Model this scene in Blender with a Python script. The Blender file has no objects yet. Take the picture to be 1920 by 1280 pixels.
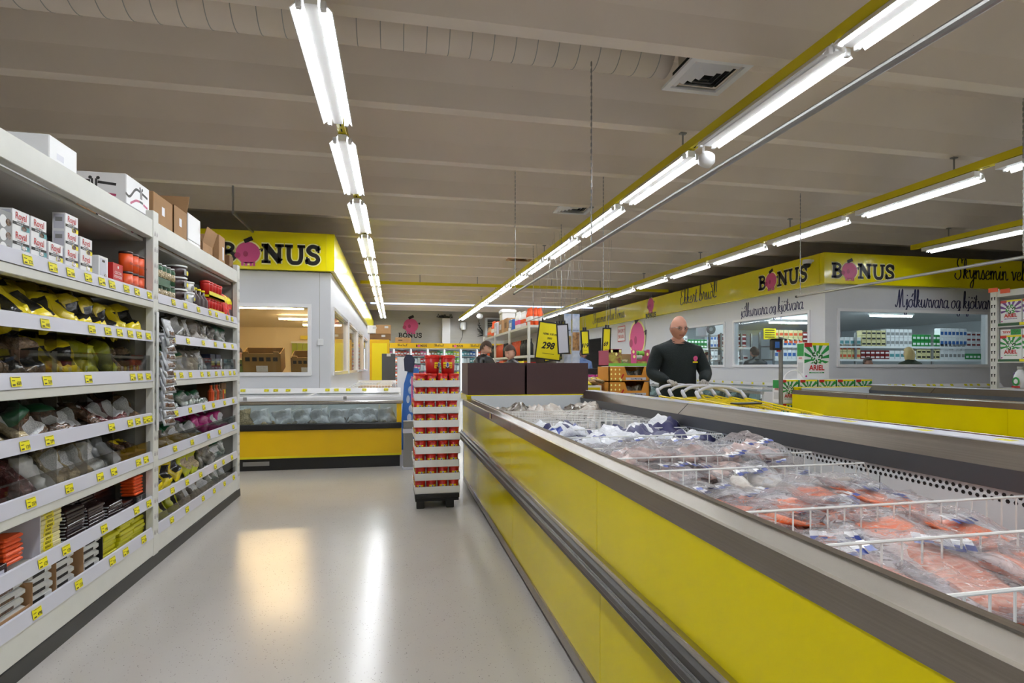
import bpy, math, random
from mathutils import Matrix, Vector, Euler, noise
R = random.Random(7)
PI = math.pi
SC = bpy.context.scene
COL = SC.collection
# ------------------------------------------------------------------ camera, world, exposure
HC = 1.27
YAW = math.atan(220 / 1068)
cam = bpy.data.cameras.new('camera')
cam.sensor_width = 36.0
cam.lens = 1068 * 36 / 1920
cam.shift_y = (687 - 640) / 1920
cam.clip_start = 0.02
co = bpy.data.objects.new('camera', cam)
COL.objects.link(co)
co.location = (0, 0, HC)
co.rotation_euler = (PI / 2, 0, -YAW)
SC.camera = co
w = bpy.data.worlds.new('world'); SC.world = w; w.use_nodes = True
w.node_tree.nodes['Background'].inputs[0].default_value = (.8, .85, 1, 1)
w.node_tree.nodes['Background'].inputs[1].default_value = .05
SC.view_settings.view_transform = 'Standard'
SC.view_settings.look = 'None'
SC.view_settings.gamma = 1
SC.view_settings.use_curve_mapping = False
SC.view_settings.exposure = 1.5
TUBE = 21.0
cy = SC.cycles
cy.max_bounces = 7; cy.diffuse_bounces = 4; cy.glossy_bounces = 3; cy.transmission_bounces = 4
cy.transparent_max_bounces = 14; cy.caustics_reflective = False; cy.caustics_refractive = False
cy.sample_clamp_indirect = 4.0; cy.use_light_tree = True

# ------------------------------------------------------------------ materials
def lin(c):
    if isinstance(c, str):
        c = [int(c[i:i + 2], 16) / 255 for i in (0, 2, 4)]
    return [((x + .055) / 1.055) ** 2.4 if x > .04045 else x / 12.92 for x in c] + [1.0]
MATS = {}
def mat(name, col, rough=.5, metal=0, emit=0, ecol=None, bump=0, bscale=40, var=0, vscale=8, vcol=None, coat=0,
        speck=None, spec=.5, aniso=None, thr=.5):
    m = bpy.data.materials.new(name); m.use_nodes = True
    nt = m.node_tree; b = nt.nodes['Principled BSDF']
    L = lin(col)
    b.inputs['Base Color'].default_value = L
    b.inputs['Roughness'].default_value = rough
    b.inputs['Metallic'].default_value = metal
    b.inputs['Specular IOR Level'].default_value = spec
    if coat:
        b.inputs['Coat Weight'].default_value = coat; b.inputs['Coat Roughness'].default_value = .08
    if emit:
        b.inputs['Emission Color'].default_value = lin(ecol or col); b.inputs['Emission Strength'].default_value = emit
    tc = None
    def coords():
        nonlocal tc
        if tc is None: tc = nt.nodes.new('ShaderNodeTexCoord')
        return tc.outputs['Object']
    last = None
    if var:
        n = nt.nodes.new('ShaderNodeTexNoise'); n.inputs['Scale'].default_value = vscale; n.inputs['Detail'].default_value = 5
        if aniso:
            mp = nt.nodes.new('ShaderNodeMapping'); mp.inputs['Scale'].default_value = aniso
            nt.links.new(coords(), mp.inputs[0]); nt.links.new(mp.outputs[0], n.inputs[0])
        else: nt.links.new(coords(), n.inputs[0])
        r = nt.nodes.new('ShaderNodeValToRGB')
        r.color_ramp.elements[0].position = thr - .14; r.color_ramp.elements[1].position = thr + .14
        c2 = lin(vcol) if vcol else [x * (1 - var) for x in L[:3]] + [1]
        r.color_ramp.elements[0].color = c2; r.color_ramp.elements[1].color = L
        nt.links.new(n.outputs[0], r.inputs[0]); last = r.outputs[0]
    if speck:
        for scale, size, scol in speck:
            v = nt.nodes.new('ShaderNodeTexVoronoi'); v.inputs['Scale'].default_value = scale
            nt.links.new(coords(), v.inputs[0])
            n2 = nt.nodes.new('ShaderNodeTexNoise'); n2.inputs['Scale'].default_value = scale * .17
            nt.links.new(coords(), n2.inputs[0])
            mt = nt.nodes.new('ShaderNodeMath'); mt.operation = 'MULTIPLY'; mt.inputs[1].default_value = size * 2
            nt.links.new(n2.outputs[0], mt.inputs[0])
            lt = nt.nodes.new('ShaderNodeMath'); lt.operation = 'LESS_THAN'
            nt.links.new(v.outputs['Distance'], lt.inputs[0]); nt.links.new(mt.outputs[0], lt.inputs[1])
            mx = nt.nodes.new('ShaderNodeMix'); mx.data_type = 'RGBA'
            nt.links.new(lt.outputs[0], mx.inputs[0])
            if last: nt.links.new(last, mx.inputs[6])
            else: mx.inputs[6].default_value = L
            mx.inputs[7].default_value = lin(scol); last = mx.outputs[2]
    if last: nt.links.new(last, b.inputs['Base Color'])
    if bump:
        n = nt.nodes.new('ShaderNodeTexNoise'); n.inputs['Scale'].default_value = bscale; n.inputs['Detail'].default_value = 3
        nt.links.new(coords(), n.inputs[0])
        bp = nt.nodes.new('ShaderNodeBump'); bp.inputs['Strength'].default_value = bump; bp.inputs['Distance'].default_value = .02
        nt.links.new(n.outputs[0], bp.inputs['Height']); nt.links.new(bp.outputs[0], b.inputs['Normal'])
    MATS[name] = m
    return m
def film(name, tint, base=.22, rough=.12, bump=.7, bscale=22):
    """clear plastic film: see-through with glossy crinkles"""
    m = bpy.data.materials.new(name); m.use_nodes = True; nt = m.node_tree
    out = nt.nodes['Material Output']; nt.nodes.remove(nt.nodes['Principled BSDF'])
    t = nt.nodes.new('ShaderNodeBsdfTransparent'); t.inputs[0].default_value = lin('f4f4f6')
    p = nt.nodes.new('ShaderNodeBsdfPrincipled'); p.inputs['Base Color'].default_value = lin(tint)
    p.inputs['Roughness'].default_value = rough; p.inputs['Specular IOR Level'].default_value = .9
    tc = nt.nodes.new('ShaderNodeTexCoord')
    n = nt.nodes.new('ShaderNodeTexNoise'); n.inputs['Scale'].default_value = bscale; n.inputs['Detail'].default_value = 2
    n.inputs['Distortion'].default_value = 1.5
    nt.links.new(tc.outputs['Object'], n.inputs[0])
    bp = nt.nodes.new('ShaderNodeBump'); bp.inputs['Strength'].default_value = bump; bp.inputs['Distance'].default_value = .03
    nt.links.new(n.outputs[0], bp.inputs['Height']); nt.links.new(bp.outputs[0], p.inputs['Normal'])
    lw = nt.nodes.new('ShaderNodeLayerWeight'); lw.inputs[0].default_value = .3
    nt.links.new(bp.outputs[0], lw.inputs['Normal'])
    ma = nt.nodes.new('ShaderNodeMath'); ma.operation = 'MULTIPLY_ADD'; ma.inputs[1].default_value = .42; ma.inputs[2].default_value = base
    ma.use_clamp = True
    nt.links.new(lw.outputs['Fresnel'], ma.inputs[0])
    mx = nt.nodes.new('ShaderNodeMixShader')
    nt.links.new(ma.outputs[0], mx.inputs[0]); nt.links.new(t.outputs[0], mx.inputs[1]); nt.links.new(p.outputs[0], mx.inputs[2])
    nt.links.new(mx.outputs[0], out.inputs[0]); MATS[name] = m
    return m
def glass(name, tint='f2f6f6', ior=1.45):
    m = bpy.data.materials.new(name); m.use_nodes = True; nt = m.node_tree
    out = nt.nodes['Material Output']; nt.nodes.remove(nt.nodes['Principled BSDF'])
    t = nt.nodes.new('ShaderNodeBsdfTransparent'); t.inputs[0].default_value = lin(tint)
    g = nt.nodes.new('ShaderNodeBsdfGlossy'); g.inputs['Roughness'].default_value = .01
    lw = nt.nodes.new('ShaderNodeLayerWeight'); lw.inputs[0].default_value = .5
    pw = nt.nodes.new('ShaderNodeMath'); pw.operation = 'POWER'; pw.inputs[1].default_value = 5
    fr = nt.nodes.new('ShaderNodeMath'); fr.operation = 'MULTIPLY_ADD'; fr.inputs[1].default_value = .8; fr.inputs[2].default_value = .035
    nt.links.new(lw.outputs['Facing'], pw.inputs[0]); nt.links.new(pw.outputs[0], fr.inputs[0])
    mx = nt.nodes.new('ShaderNodeMixShader')
    nt.links.new(fr.outputs[0], mx.inputs[0]); nt.links.new(t.outputs[0], mx.inputs[1]); nt.links.new(g.outputs[0], mx.inputs[2])
    nt.links.new(mx.outputs[0], out.inputs[0]); MATS[name] = m
    return m
M = MATS
mat('floor', 'bbb6b1', .21, bump=.03, bscale=3, var=.06, vscale=1.2, speck=[(55, .12, '8f8b86'), (38, .07, '6a6660')], spec=.55)
mat('ceil', 'e9dccd', .9, var=.07, vscale=.8, bump=.15, bscale=90, speck=[(9, .016, '403830'), (4, .012, '2a2420'), (22, .02, '6d635a')])
mat('beam', 'ece1d4', .85, var=.05, vscale=1.5, speck=[(9, .012, '403830')])
mat('wall_grey', 'b5b2ad', .8, var=.06, vscale=2, aniso=(1, 1, 6))
mat('wall_white', 'd9dade', .35, var=.03, vscale=1.5)
mat('wall_warm', 'f0e2c4', .6)
mat('fascia', 'f2e200', .22, coat=.3)
mat('yellow', 'd8c600', .17, spec=.2, var=.05, vscale=3)
mat('yellow_warm', 'e0b400', .3, var=.05, vscale=2)
mat('yellow_rail', 'd8c800', .45)
mat('yellow_wire', 'e6cf10', .3)
mat('rack', 'd6d6cf', .4, var=.07, vscale=5)
mat('rack_in', 'a9a8a2', .6)
mat('strip', 'c9c9d4', .3)
mat('back', '4a4743', .8)
mat('tag', 'ece000', .5)
mat('tag_ink', '3a3620', .6)
mat('black', '141414', .4)
mat('black_matte', '1c1c1c', .85)
mat('kick', '33322f', .5, var=.2, vscale=6)
mat('slot', '0c0c0c', .9)
mat('chrome', 'c4c0ba', .22, 1, var=.12, vscale=3, aniso=(30, 1, 30))
mat('chrome_dark', '948c82', .27, .95, var=.12, vscale=4, aniso=(1, .5, 60))
mat('steel', '9a9a98', .35, .9)
mat('bumper', '34312e', .35, var=.25, vscale=8, aniso=(1, 1, 40))
mat('darkgrey', '45474a', .4)
mat('white', 'e9e9ea', .35)
mat('white_gloss', 'f0f0f2', .12, coat=.3)
mat('inner_white', 'd8dde0', .4)
mat('grey', '8b8b8b', .5)
mat('wire', 'e6e6e2', .3)
mat('tube', 'ffffff', .3, emit=TUBE, ecol=(.96, .98, 1))
mat('tube_off', 'e8e8e8', .3)
mat('tube_warm', 'ffe2b0', .3, emit=38, ecol=(1, .84, .62))
mat('tube_cool', 'ffffff', .3, emit=30, ecol=(.9, .97, 1))
mat('fridge_light', 'ffffff', .3, emit=4, ecol=(.93, .97, 1))
mat('skylight', 'dfe8ff', .5, emit=.8, ecol=(.74, .82, 1))
mat('reflector', 'f4f4f4', .25)
mat('card', 'a9835c', .8, var=.1, vscale=6)
mat('card_dark', '7d5d3d', .85, var=.1, vscale=6)
mat('tape', 'c9a36c', .25)
mat('choc_brown', '35201f', .35, var=.1, vscale=20)
mat('panel_brown', '3e2322', .5, var=.12, vscale=90)
mat('pink', 'd9558c', .45)
mat('pink_dark', 'b03a66', .45)
mat('ink', '17130f', .5)
mat('ink_blue', '2a2a55', .5)
mat('halo', 'fff9a0', .4)
mat('red', 'b81c1a', .35)
mat('red_lid', 'c62a20', .3)
mat('red_deep', '7a0f14', .35)
mat('orange', 'd8501a', .4)
mat('orange_card', 'd08a2c', .6)
mat('yellow_bag', 'd8c21a', .22, bump=.5, bscale=18, var=.2, vscale=9)
mat('lime_bag', 'bcc020', .22, bump=.5, bscale=18, var=.2, vscale=9)
mat('white_bag', 'dcdcda', .3, bump=.5, bscale=20, var=.1, vscale=9)
mat('silver_bag', 'c9ccd2', .2, .3, bump=.5, bscale=20)
mat('nuts', '9a7a58', .25, bump=.8, bscale=70, var=.6, vscale=45, coat=.5)
mat('seeds', '6a4a34', .25, bump=.6, bscale=90, var=.6, vscale=80, coat=.5)
mat('pasta', 'c8b48a', .25, bump=.8, bscale=60, var=.45, vscale=50, coat=.5)
mat('dark_bag', '3c3a34', .2, bump=.6, bscale=24, var=.4, vscale=20, vcol='8e8a80', coat=.4)
mat('green_bag', '2f4a3c', .2, bump=.6, bscale=24, var=.6, vscale=14, vcol='a9aaa4', coat=.4)
mat('clear_bag', 'a7a096', .15, bump=.7, bscale=26, var=.5, vscale=16, vcol='5c544a', coat=.5)
mat('red_nuts', '6b3434', .25, bump=.8, bscale=60, var=.4, vscale=60, coat=.5)
mat('magenta_bag', 'c22a86', .2, bump=.5, bscale=20, var=.3, vscale=10)
mat('label_white', 'dcdcdc', .35, var=.25, vscale=160, vcol='8d8d95', aniso=(1, 1, 3), thr=.42)
mat('label_black', '1b1b1d', .15, bump=.2, bscale=20)
mat('label_green', '1d5a38', .3)
mat('label_blue', '2b3f8c', .3)
mat('label_yellow', 'e9d80c', .35)
mat('teal', '4e8f94', .4)
mat('green', '1f8a3c', .4)
mat('green_dark', '1c4d2c', .4)
mat('green_light', '7cc24a', .4)
mat('purple', '6a3a86', .4)
mat('blue', '2f62a8', .35)
mat('navy', '22283f', .4)
mat('skin', 'c08a74', .5)
mat('skin_pale', 'd3a48e', .5)
mat('hair_brown', '3b2618', .7)
mat('hair_blonde', 'd0b278', .6)
mat('hair_grey', '5e5650', .7)
mat('sweater', '101a1b', .9, bump=.3, bscale=140)
mat('jacket_black', '121316', .45, bump=.3, bscale=12)
mat('jacket_green', '2e3524', .8)
mat('shirt_blue', '6d86b8', .8)
mat('shirt_grey', '8b8884', .8)
mat('jeans', '20242e', .8)
mat('shoe', '18181a', .5)
mat('glove', 'a49e98', .85, bump=.3, bscale=120)
mat('lip', '9a5a50', .5)
mat('eye', 'e8e4de', .2)
mat('cream', 'd9cf9a', .45)
mat('choc_bar', '2a1a1a', .22)
mat('bar_yellow', 'c9c41c', .3)
mat('salmon', 'fb7024', .3, var=.45, vscale=30, aniso=(1, 5, 1), vcol='f0a07c', bump=.3, bscale=40, coat=.4)
mat('salmon_pale', 'd98468', .3, var=.4, vscale=26, aniso=(1, 4, 1), vcol='e8b8a4', bump=.3, bscale=40, coat=.4)
mat('fish_pink', 'd0ada2', .35, var=.35, vscale=14, vcol='d9c8c0', bump=.5, bscale=20, coat=.4)
mat('fish_white', 'd6d0c8', .35, var=.25, vscale=18, vcol='b5a79a', bump=.5, bscale=24, coat=.4)
mat('meat_brown', '7a5c34', .6, bump=.6, bscale=90)
mat('frost', 'eceef4', .3, bump=.6, bscale=30, var=.2, vscale=14)
mat('crate_green', '5d6a20', .5)
mat('crate_brown', '8a6a34', .7)
mat('strip_curtain', '93a800', .3)
mat('sky_print', '8aa0c0', .5, var=.6, vscale=4, vcol='e6e6ea')
mat('bread_print', 'b98a52', .5, var=.5, vscale=14, vcol='6a4a2c')
mat('food_print', 'b5aa4a', .5, var=.7, vscale=22, vcol='8a4a3a')
film('film', 'ffffff', .07, bump=.9, bscale=16)
film('film_soft', 'e6e2ea', .3, bump=.9, bscale=16)
glass('glass'); glass('glass_tint', 'd4e2e0'); glass('acrylic', 'dcdcda')

# ------------------------------------------------------------------ geometry helpers
TXT = {}
def text_geo(s, bold=0.0):
    k = (s, bold)
    if k not in TXT:
        cu = bpy.data.curves.new('t', 'FONT'); cu.body = s; cu.size = 1; cu.offset = bold; cu.align_x = 'CENTER'; cu.resolution_u = 3
        ob = bpy.data.objects.new('t', cu); COL.objects.link(ob)
        dg = bpy.context.evaluated_depsgraph_get(); dg.update()
        me = ob.evaluated_get(dg).to_mesh()
        TXT[k] = ([v.co.copy() for v in me.vertices], [tuple(p.vertices) for p in me.polygons])
        ob.evaluated_get(dg).to_mesh_clear()
        bpy.data.objects.remove(ob); bpy.data.curves.remove(cu)
    return TXT[k]
def FM(o, right=(1, 0, 0), up=(0, 0, 1)):
    r = Vector(right).normalized(); u = Vector(up).normalized(); n = r.cross(u)
    return Matrix(((r.x, u.x, n.x, o[0]), (r.y, u.y, n.y, o[1]), (r.z, u.z, n.z, o[2]), (0, 0, 0, 1)))
def catmull(pts, k=5):
    if len(pts) < 3: return [Vector(p) for p in pts]
    P = [Vector(p) for p in pts]; P = [P[0] * 2 - P[1]] + P + [P[-1] * 2 - P[-2]]
    out = []
    for i in range(1, len(P) - 2):
        a, b, c, d = P[i - 1:i + 3]
        for j in range(k):
            t = j / k
            out.append(.5 * ((2 * b) + (c - a) * t + (2 * a - 5 * b + 4 * c - d) * t * t + (3 * b - a - 3 * c + d) * t ** 3))
    out.append(P[-2]); return out
class MB:
    def __init__(s): s.v = []; s.f = []; s.m = []; s.mats = []; s.X = None
    def _mi(s, m):
        if m not in s.mats: s.mats.append(m)
        return s.mats.index(m)
    def add(s, vs, fs, m, X=None):
        b = len(s.v); X = X if X is not None else s.X
        s.v.extend([(X @ Vector(v)) for v in vs] if X is not None else [Vector(v) for v in vs])
        if callable(m):
            for f in fs:
                s.f.append(tuple(b + i for i in f)); s.m.append(s._mi(m(f, vs)))
        else:
            k = s._mi(m)
            for f in fs: s.f.append(tuple(b + i for i in f)); s.m.append(k)
        return s
    def box(s, x0, y0, z0, x1, y1, z1, m, X=None, c=0):
        """axis box; c>0 chamfers the four vertical-plane edges (top and sides)"""
        if x0 > x1: x0, x1 = x1, x0
        if y0 > y1: y0, y1 = y1, y0
        if z0 > z1: z0, z1 = z1, z0
        if not c:
            vs = [(x, y, z) for z in (z0, z1) for y in (y0, y1) for x in (x0, x1)]
            fs = [(0, 2, 3, 1), (4, 5, 7, 6), (0, 1, 5, 4), (2, 6, 7, 3), (0, 4, 6, 2), (1, 3, 7, 5)]
            return s.add(vs, fs, m, X)
        vs = []
        for z, i in ((z0, c), (z0 + c, 0), (z1 - c, 0), (z1, c)):
            a0, a1, b0, b1 = x0 + i, x1 - i, y0 + i, y1 - i
            vs += [(a0 + c, b0, z), (a1 - c, b0, z), (a1, b0 + c, z), (a1, b1 - c, z), (a1 - c, b1, z), (a0 + c, b1, z), (a0, b1 - c, z), (a0, b0 + c, z)]
        fs = [tuple(range(7, -1, -1)), tuple(range(24, 32))]
        for l in range(3):
            for k in range(8):
                a = l * 8 + k; b_ = l * 8 + (k + 1) % 8
                fs.append((a, b_, b_ + 8, a + 8))
        return s.add(vs, fs, m, X)
    def quad(s, a, b, c, d, m, X=None): return s.add([a, b, c, d], [(0, 1, 2, 3)], m, X)
    def rect(s, w, h, m, X, cx=0, cy=0, z=.0008):
        return s.add([(cx - w / 2, cy - h / 2, z), (cx + w / 2, cy - h / 2, z), (cx + w / 2, cy + h / 2, z), (cx - w / 2, cy + h / 2, z)], [(0, 1, 2, 3)], m, X)
    def disc(s, w, h, m, X, cx=0, cy=0, z=.0008, n=20, a0=0, a1=2 * PI):
        vs = [(cx + w / 2 * math.cos(a0 + (a1 - a0) * i / n), cy + h / 2 * math.sin(a0 + (a1 - a0) * i / n), z) for i in range(n)]
        return s.add(vs, [tuple(range(n))], m, X)
    def cyl(s, p0, p1, r, m, n=8, r2=None, X=None, caps=True):
        p0 = Vector(p0); p1 = Vector(p1); d = p1 - p0; r2 = r if r2 is None else r2
        if d.length < 1e-9: return s
        q = d.to_track_quat('Z', 'Y').to_matrix()
        vs = []
        for p, rr in ((p0, r), (p1, r2)):
            for i in range(n):
                a = 2 * PI * (i + .5) / n
                vs.append(p + q @ Vector((rr * math.cos(a), rr * math.sin(a), 0)))
        fs = [(i, (i + 1) % n, n + (i + 1) % n, n + i) for i in range(n)]
        if caps: fs += [tuple(range(n - 1, -1, -1)), tuple(range(n, 2 * n))]
        return s.add(vs, fs, m, X)
    def tube(s, pts, r, m, n=6, X=None):
        P = [Vector(p) for p in pts]; vs = []; fs = []
        for i, p in enumerate(P):
            d = (P[min(i + 1, len(P) - 1)] - P[max(i - 1, 0)])
            q = d.to_track_quat('Z', 'Y').to_matrix()
            for k in range(n):
                a = 2 * PI * k / n; vs.append(p + q @ Vector((r * math.cos(a), r * math.sin(a), 0)))
        for i in range(len(P) - 1):
            for k in range(n):
                a = i * n + k; b_ = i * n + (k + 1) % n; fs.append((a, b_, b_ + n, a + n))
        fs += [tuple(range(n - 1, -1, -1)), tuple(range((len(P) - 1) * n, len(P) * n))]
        return s.add(vs, fs, m, X)
    def lathe(s, prof, m, n=16, X=None, o=(0, 0, 0)):
        vs = []; fs = []
        for r, z in prof:
            for k in range(n):
                a = 2 * PI * k / n; vs.append((o[0] + r * math.cos(a), o[1] + r * math.sin(a), o[2] + z))
        for i in range(len(prof) - 1):
            for k in range(n):
                a = i * n + k; b_ = i * n + (k + 1) % n; fs.append((a, b_, b_ + n, a + n))
        fs += [tuple(range(n - 1, -1, -1)), tuple(range((len(prof) - 1) * n, len(prof) * n))]
        return s.add(vs, fs, m, X)
    def prism(s, prof, a0, a1, m, axis='y', X=None):
        """profile polygon extruded: axis y -> prof is (x,z); axis x -> prof is (y,z)"""
        n = len(prof)
        if axis == 'y': vs = [(p[0], a0, p[1]) for p in prof] + [(p[0], a1, p[1]) for p in prof]
        else: vs = [(a0, p[0], p[1]) for p in prof] + [(a1, p[0], p[1]) for p in prof]
        fs = [(i, (i + 1) % n, n + (i + 1) % n, n + i) for i in range(n)] + [tuple(range(n - 1, -1, -1)), tuple(range(n, 2 * n))]
        return s.add(vs, fs, m, X)
    def text(s, t, size, m, X, cx=0, cy=0, z=.0012, bold=0, sx=1):
        vs, fs = text_geo(t, bold)
        return s.add([(v.x * size * sx + cx, v.y * size + cy, z) for v in vs], fs, m, X)
    def stroke(s, pts, w, m, X, z=.001, wmin=None, smooth=True, k=5):
        P = catmull([Vector((p[0], p[1])) for p in pts], k) if smooth else [Vector(p[:2]) for p in pts]
        wmin = w if wmin is None else wmin
        vs = []; fs = []
        for i, p in enumerate(P):
            d = P[min(i + 1, len(P) - 1)] - P[max(i - 1, 0)]
            if d.length < 1e-9: d = Vector((1, 0))
            d.normalize(); nrm = Vector((-d.y, d.x))
            ww = wmin + (w - wmin) * abs(d.y)
            a = p + nrm * ww / 2; b_ = p - nrm * ww / 2
            vs += [(a.x, a.y, z), (b_.x, b_.y, z)]
        for i in range(len(P) - 1): fs.append((2 * i, 2 * i + 1, 2 * i + 3, 2 * i + 2))
        return s.add(vs, fs, m, X)
    def mesh(s, name, smooth=False):
        me = bpy.data.meshes.new(name)
        me.from_pydata([tuple(v) for v in s.v], [], s.f)
        for m in s.mats: me.materials.append(MATS[m])
        me.polygons.foreach_set('material_index', s.m)
        if smooth: me.polygons.foreach_set('use_smooth', [True] * len(s.f))
        me.update(); return me
    def build(s, name, parent=None, smooth=False, world=True, loc=None, rot=None):
        if parent is not None and world:
            o = parent.matrix_basis.copy(); q = parent.parent
            while q: o = q.matrix_basis @ o; q = q.parent
            o = o.inverted(); s.v = [o @ v for v in s.v]
        ob = bpy.data.objects.new(name, s.mesh(name, smooth)); COL.objects.link(ob)
        if parent is not None: ob.parent = parent
        if loc is not None: ob.location = loc
        if rot is not None: ob.rotation_euler = rot
        return ob
def tag(o, label=None, cat=None, group=None, kind=None):
    if label: o['label'] = label
    if cat: o['category'] = cat
    if group: o['group'] = group
    if kind: o['kind'] = kind
    return o
def thing(name, label, cat, loc=(0, 0, 0), rot=(0, 0, 0), group=None):
    o = bpy.data.objects.new(name, None); o.empty_display_size = .1; COL.objects.link(o)
    o.location = loc; o.rotation_euler = rot
    o.matrix_basis = Matrix.LocRotScale(Vector(loc), Euler(rot), None)
    return tag(o, label, cat, group)
def place(me, name, loc, rot=(0, 0, 0), label=None, cat=None, group=None, parent=None, scale=None):
    o = bpy.data.objects.new(name, me); COL.objects.link(o)
    o.location = loc; o.rotation_euler = rot
    if scale: o.scale = scale
    if parent: o.parent = parent
    return tag(o, label, cat, group)
def struct(o, kind='structure'): o['kind'] = kind; return o
def copy_tree(o, parent=None):
    c = o.copy(); COL.objects.link(c); c.parent = parent
    for ch in [x for x in COL.objects if x.parent == o]: copy_tree(ch, c)
    return c
ORD = ['first', 'second', 'third', 'fourth', 'fifth', 'sixth', 'seventh', 'eighth', 'ninth', 'tenth', 'eleventh', 'twelfth', 'thirteenth',
       'fourteenth', 'fifteenth', 'sixteenth', 'seventeenth', 'eighteenth', 'nineteenth', 'twentieth']
def od(i):
    if i < 20: return ORD[i]
    t, u = divmod(i + 1, 10); T = ['', '', 'twenty', 'thirty', 'forty', 'fifty']
    return (['', '', 'twentieth', 'thirtieth', 'fortieth', 'fiftieth'][t] if u == 0 else T[t] + '-' + ORD[u - 1])

# stroke alphabet: flowing script
G = {
 'a': (1.1, [[(.9, .85), (.5, 1), (.1, .6), (.15, .1), (.5, 0), (.85, .4), (.95, 1), (.85, .3), (1.0, 0), (1.25, .15)]]),
 'o': (1.1, [[(.6, 1), (.15, .7), (.1, .2), (.5, -.02), (.9, .4), (.8, .9), (.55, 1), (.9, .85), (1.15, .9)]]),
 'r': (.88, [[(0, .1), (.2, .6), (.35, 1.15), (.45, .95), (.7, .95), (.6, .5), (.7, .05), (.95, .15)]]),
 'v': (1.0, [[(0, .85), (.2, 1), (.35, .5), (.42, 0), (.7, .4), (.85, .95), (1.1, .9)]]),
 'k': (.95, [[(0, .1), (.4, 1.2), (.5, 2.1), (.32, 2.2), (.2, 1.5), (.12, 0)], [(.15, .4), (.5, .95), (.72, .8), (.4, .5), (.7, .05), (1, .15)]]),
 'l': (.6, [[(0, .1), (.4, 1.2), (.5, 2.1), (.32, 2.2), (.2, 1.5), (.22, .2), (.42, 0), (.65, .2)]]),
 'b': (.95, [[(0, .1), (.4, 1.2), (.5, 2.1), (.32, 2.2), (.2, 1.5), (.15, .2), (.5, 0), (.8, .4), (.7, .9), (.5, .95), (1.0, .85)]]),
 'j': (.6, [[(.1, .3), (.35, 1), (.3, 0), (.12, -.9), (-.18, -.95), (-.08, -.5), (.6, .2)], [(.38, 1.4), (.42, 1.55)]]),
 'i': (.6, [[(0, .2), (.3, 1), (.22, .2), (.42, 0), (.65, .2)], [(.33, 1.4), (.37, 1.55)]]),
 'u': (1.15, [[(0, .3), (.25, 1), (.2, .2), (.45, 0), (.8, .5), (.9, 1), (.85, .2), (1.02, 0), (1.25, .2)]]),
 'g': (1.0, [[(.85, .9), (.5, 1), (.1, .6), (.2, .05), (.55, .1), (.9, .95), (.85, 0), (.7, -.9), (.3, -.95), (.35, -.5), (1.05, .2)]]),
 't': (.65, [[(0, .2), (.4, 1.8), (.22, .3), (.42, 0), (.7, .2)], [(-.05, 1.2), (.7, 1.25)]]),
 's': (.75, [[(0, .1), (.35, 1.05), (.45, .8), (.62, .3), (.42, 0), (.1, .1), (.5, .05), (.85, .2)]]),
 'y': (1.05, [[(0, .8), (.2, 1), (.25, .4), (.5, .1), (.8, .6), (.9, 1), (.85, 0), (.65, -.9), (.3, -.9), (.4, -.4), (1.1, .2)]]),
 'n': (1.05, [[(0, .5), (.2, 1), (.2, 0), (.25, .6), (.55, 1), (.7, .7), (.7, .2), (.88, 0), (1.1, .2)]]),
 'm': (1.5, [[(0, .5), (.2, 1), (.2, 0), (.25, .6), (.5, 1), (.62, .7), (.6, 0), (.68, .6), (.95, 1), (1.1, .7), (1.12, .2), (1.3, 0), (1.5, .2)]]),
 'e': (.8, [[(.05, .4), (.5, .55), (.65, .85), (.4, 1), (.12, .6), (.15, .15), (.45, 0), (.85, .25)]]),
 'M': (2.0, [[(-.2, .3), (.0, .0), (.35, .6), (.7, 2.2), (.75, .3), (.8, .1), (1.35, 2.3), (1.4, .4), (1.6, 0), (1.9, .2)]]),
 'S': (1.4, [[(1.2, 1.7), (1.1, 2.2), (.6, 2.2), (.4, 1.6), (.9, 1.0), (.95, .3), (.5, -.1), (.0, .2), (.1, .6)], [(1.2, 2.0), (1.45, 2.2)]]),
 'E': (1.2, [[(1.0, 1.8), (.8, 2.2), (.4, 2.0), (.45, 1.4), (.75, 1.2), (.2, 1.0), (.1, .3), (.5, -.05), (1.1, .3)]]),
 'B': (1.4, [[(.35, 2.2), (.3, 1.0), (.15, 0)], [(-.1, 1.7), (.4, 2.2), (1.0, 2.1), (.9, 1.4), (.35, 1.15), (1.0, 1.0), (1.05, .3), (.5, -.05), (.0, .2)]]),
 'd': (1.0, [[(.75, .8), (.4, .95), (.1, .5), (.3, 0), (.7, .3), (.8, 1.2), (.3, 2.1)], [(.35, 1.5), (.95, 1.75)]]),
 '!': (.5, [[(.35, 2.2), (.2, .7)], [(.15, .05), (.17, .2)]]),
 ' ': (.6, []),
}
def script(mb, s, h, m, X, x0, y0, thick=.2, sx=1.0):
    """h = x-height in metres"""
    x = x0
    for ch in s:
        acc = None
        b = ch
        if ch in 'óö': acc = ch; b = 'o'
        if ch == 'ð': b = 'd'
        adv, st = G[b]
        for p in st: mb.stroke([((q[0] * sx) * h + x, q[1] * h + y0) for q in p], thick * h, m, X, wmin=thick * h * .3)
        if acc == 'ó': mb.stroke([(x + .5 * h, y0 + 1.3 * h), (x + .75 * h, y0 + 1.75 * h)], thick * h, m, X, smooth=False)
        if acc == 'ö':
            for q in (.3, .7): mb.stroke([(x + q * h, y0 + 1.3 * h), (x + (q + .03) * h, y0 + 1.5 * h)], thick * h * 1.2, m, X, smooth=False)
        x += adv * h * sx
    return x
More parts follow.
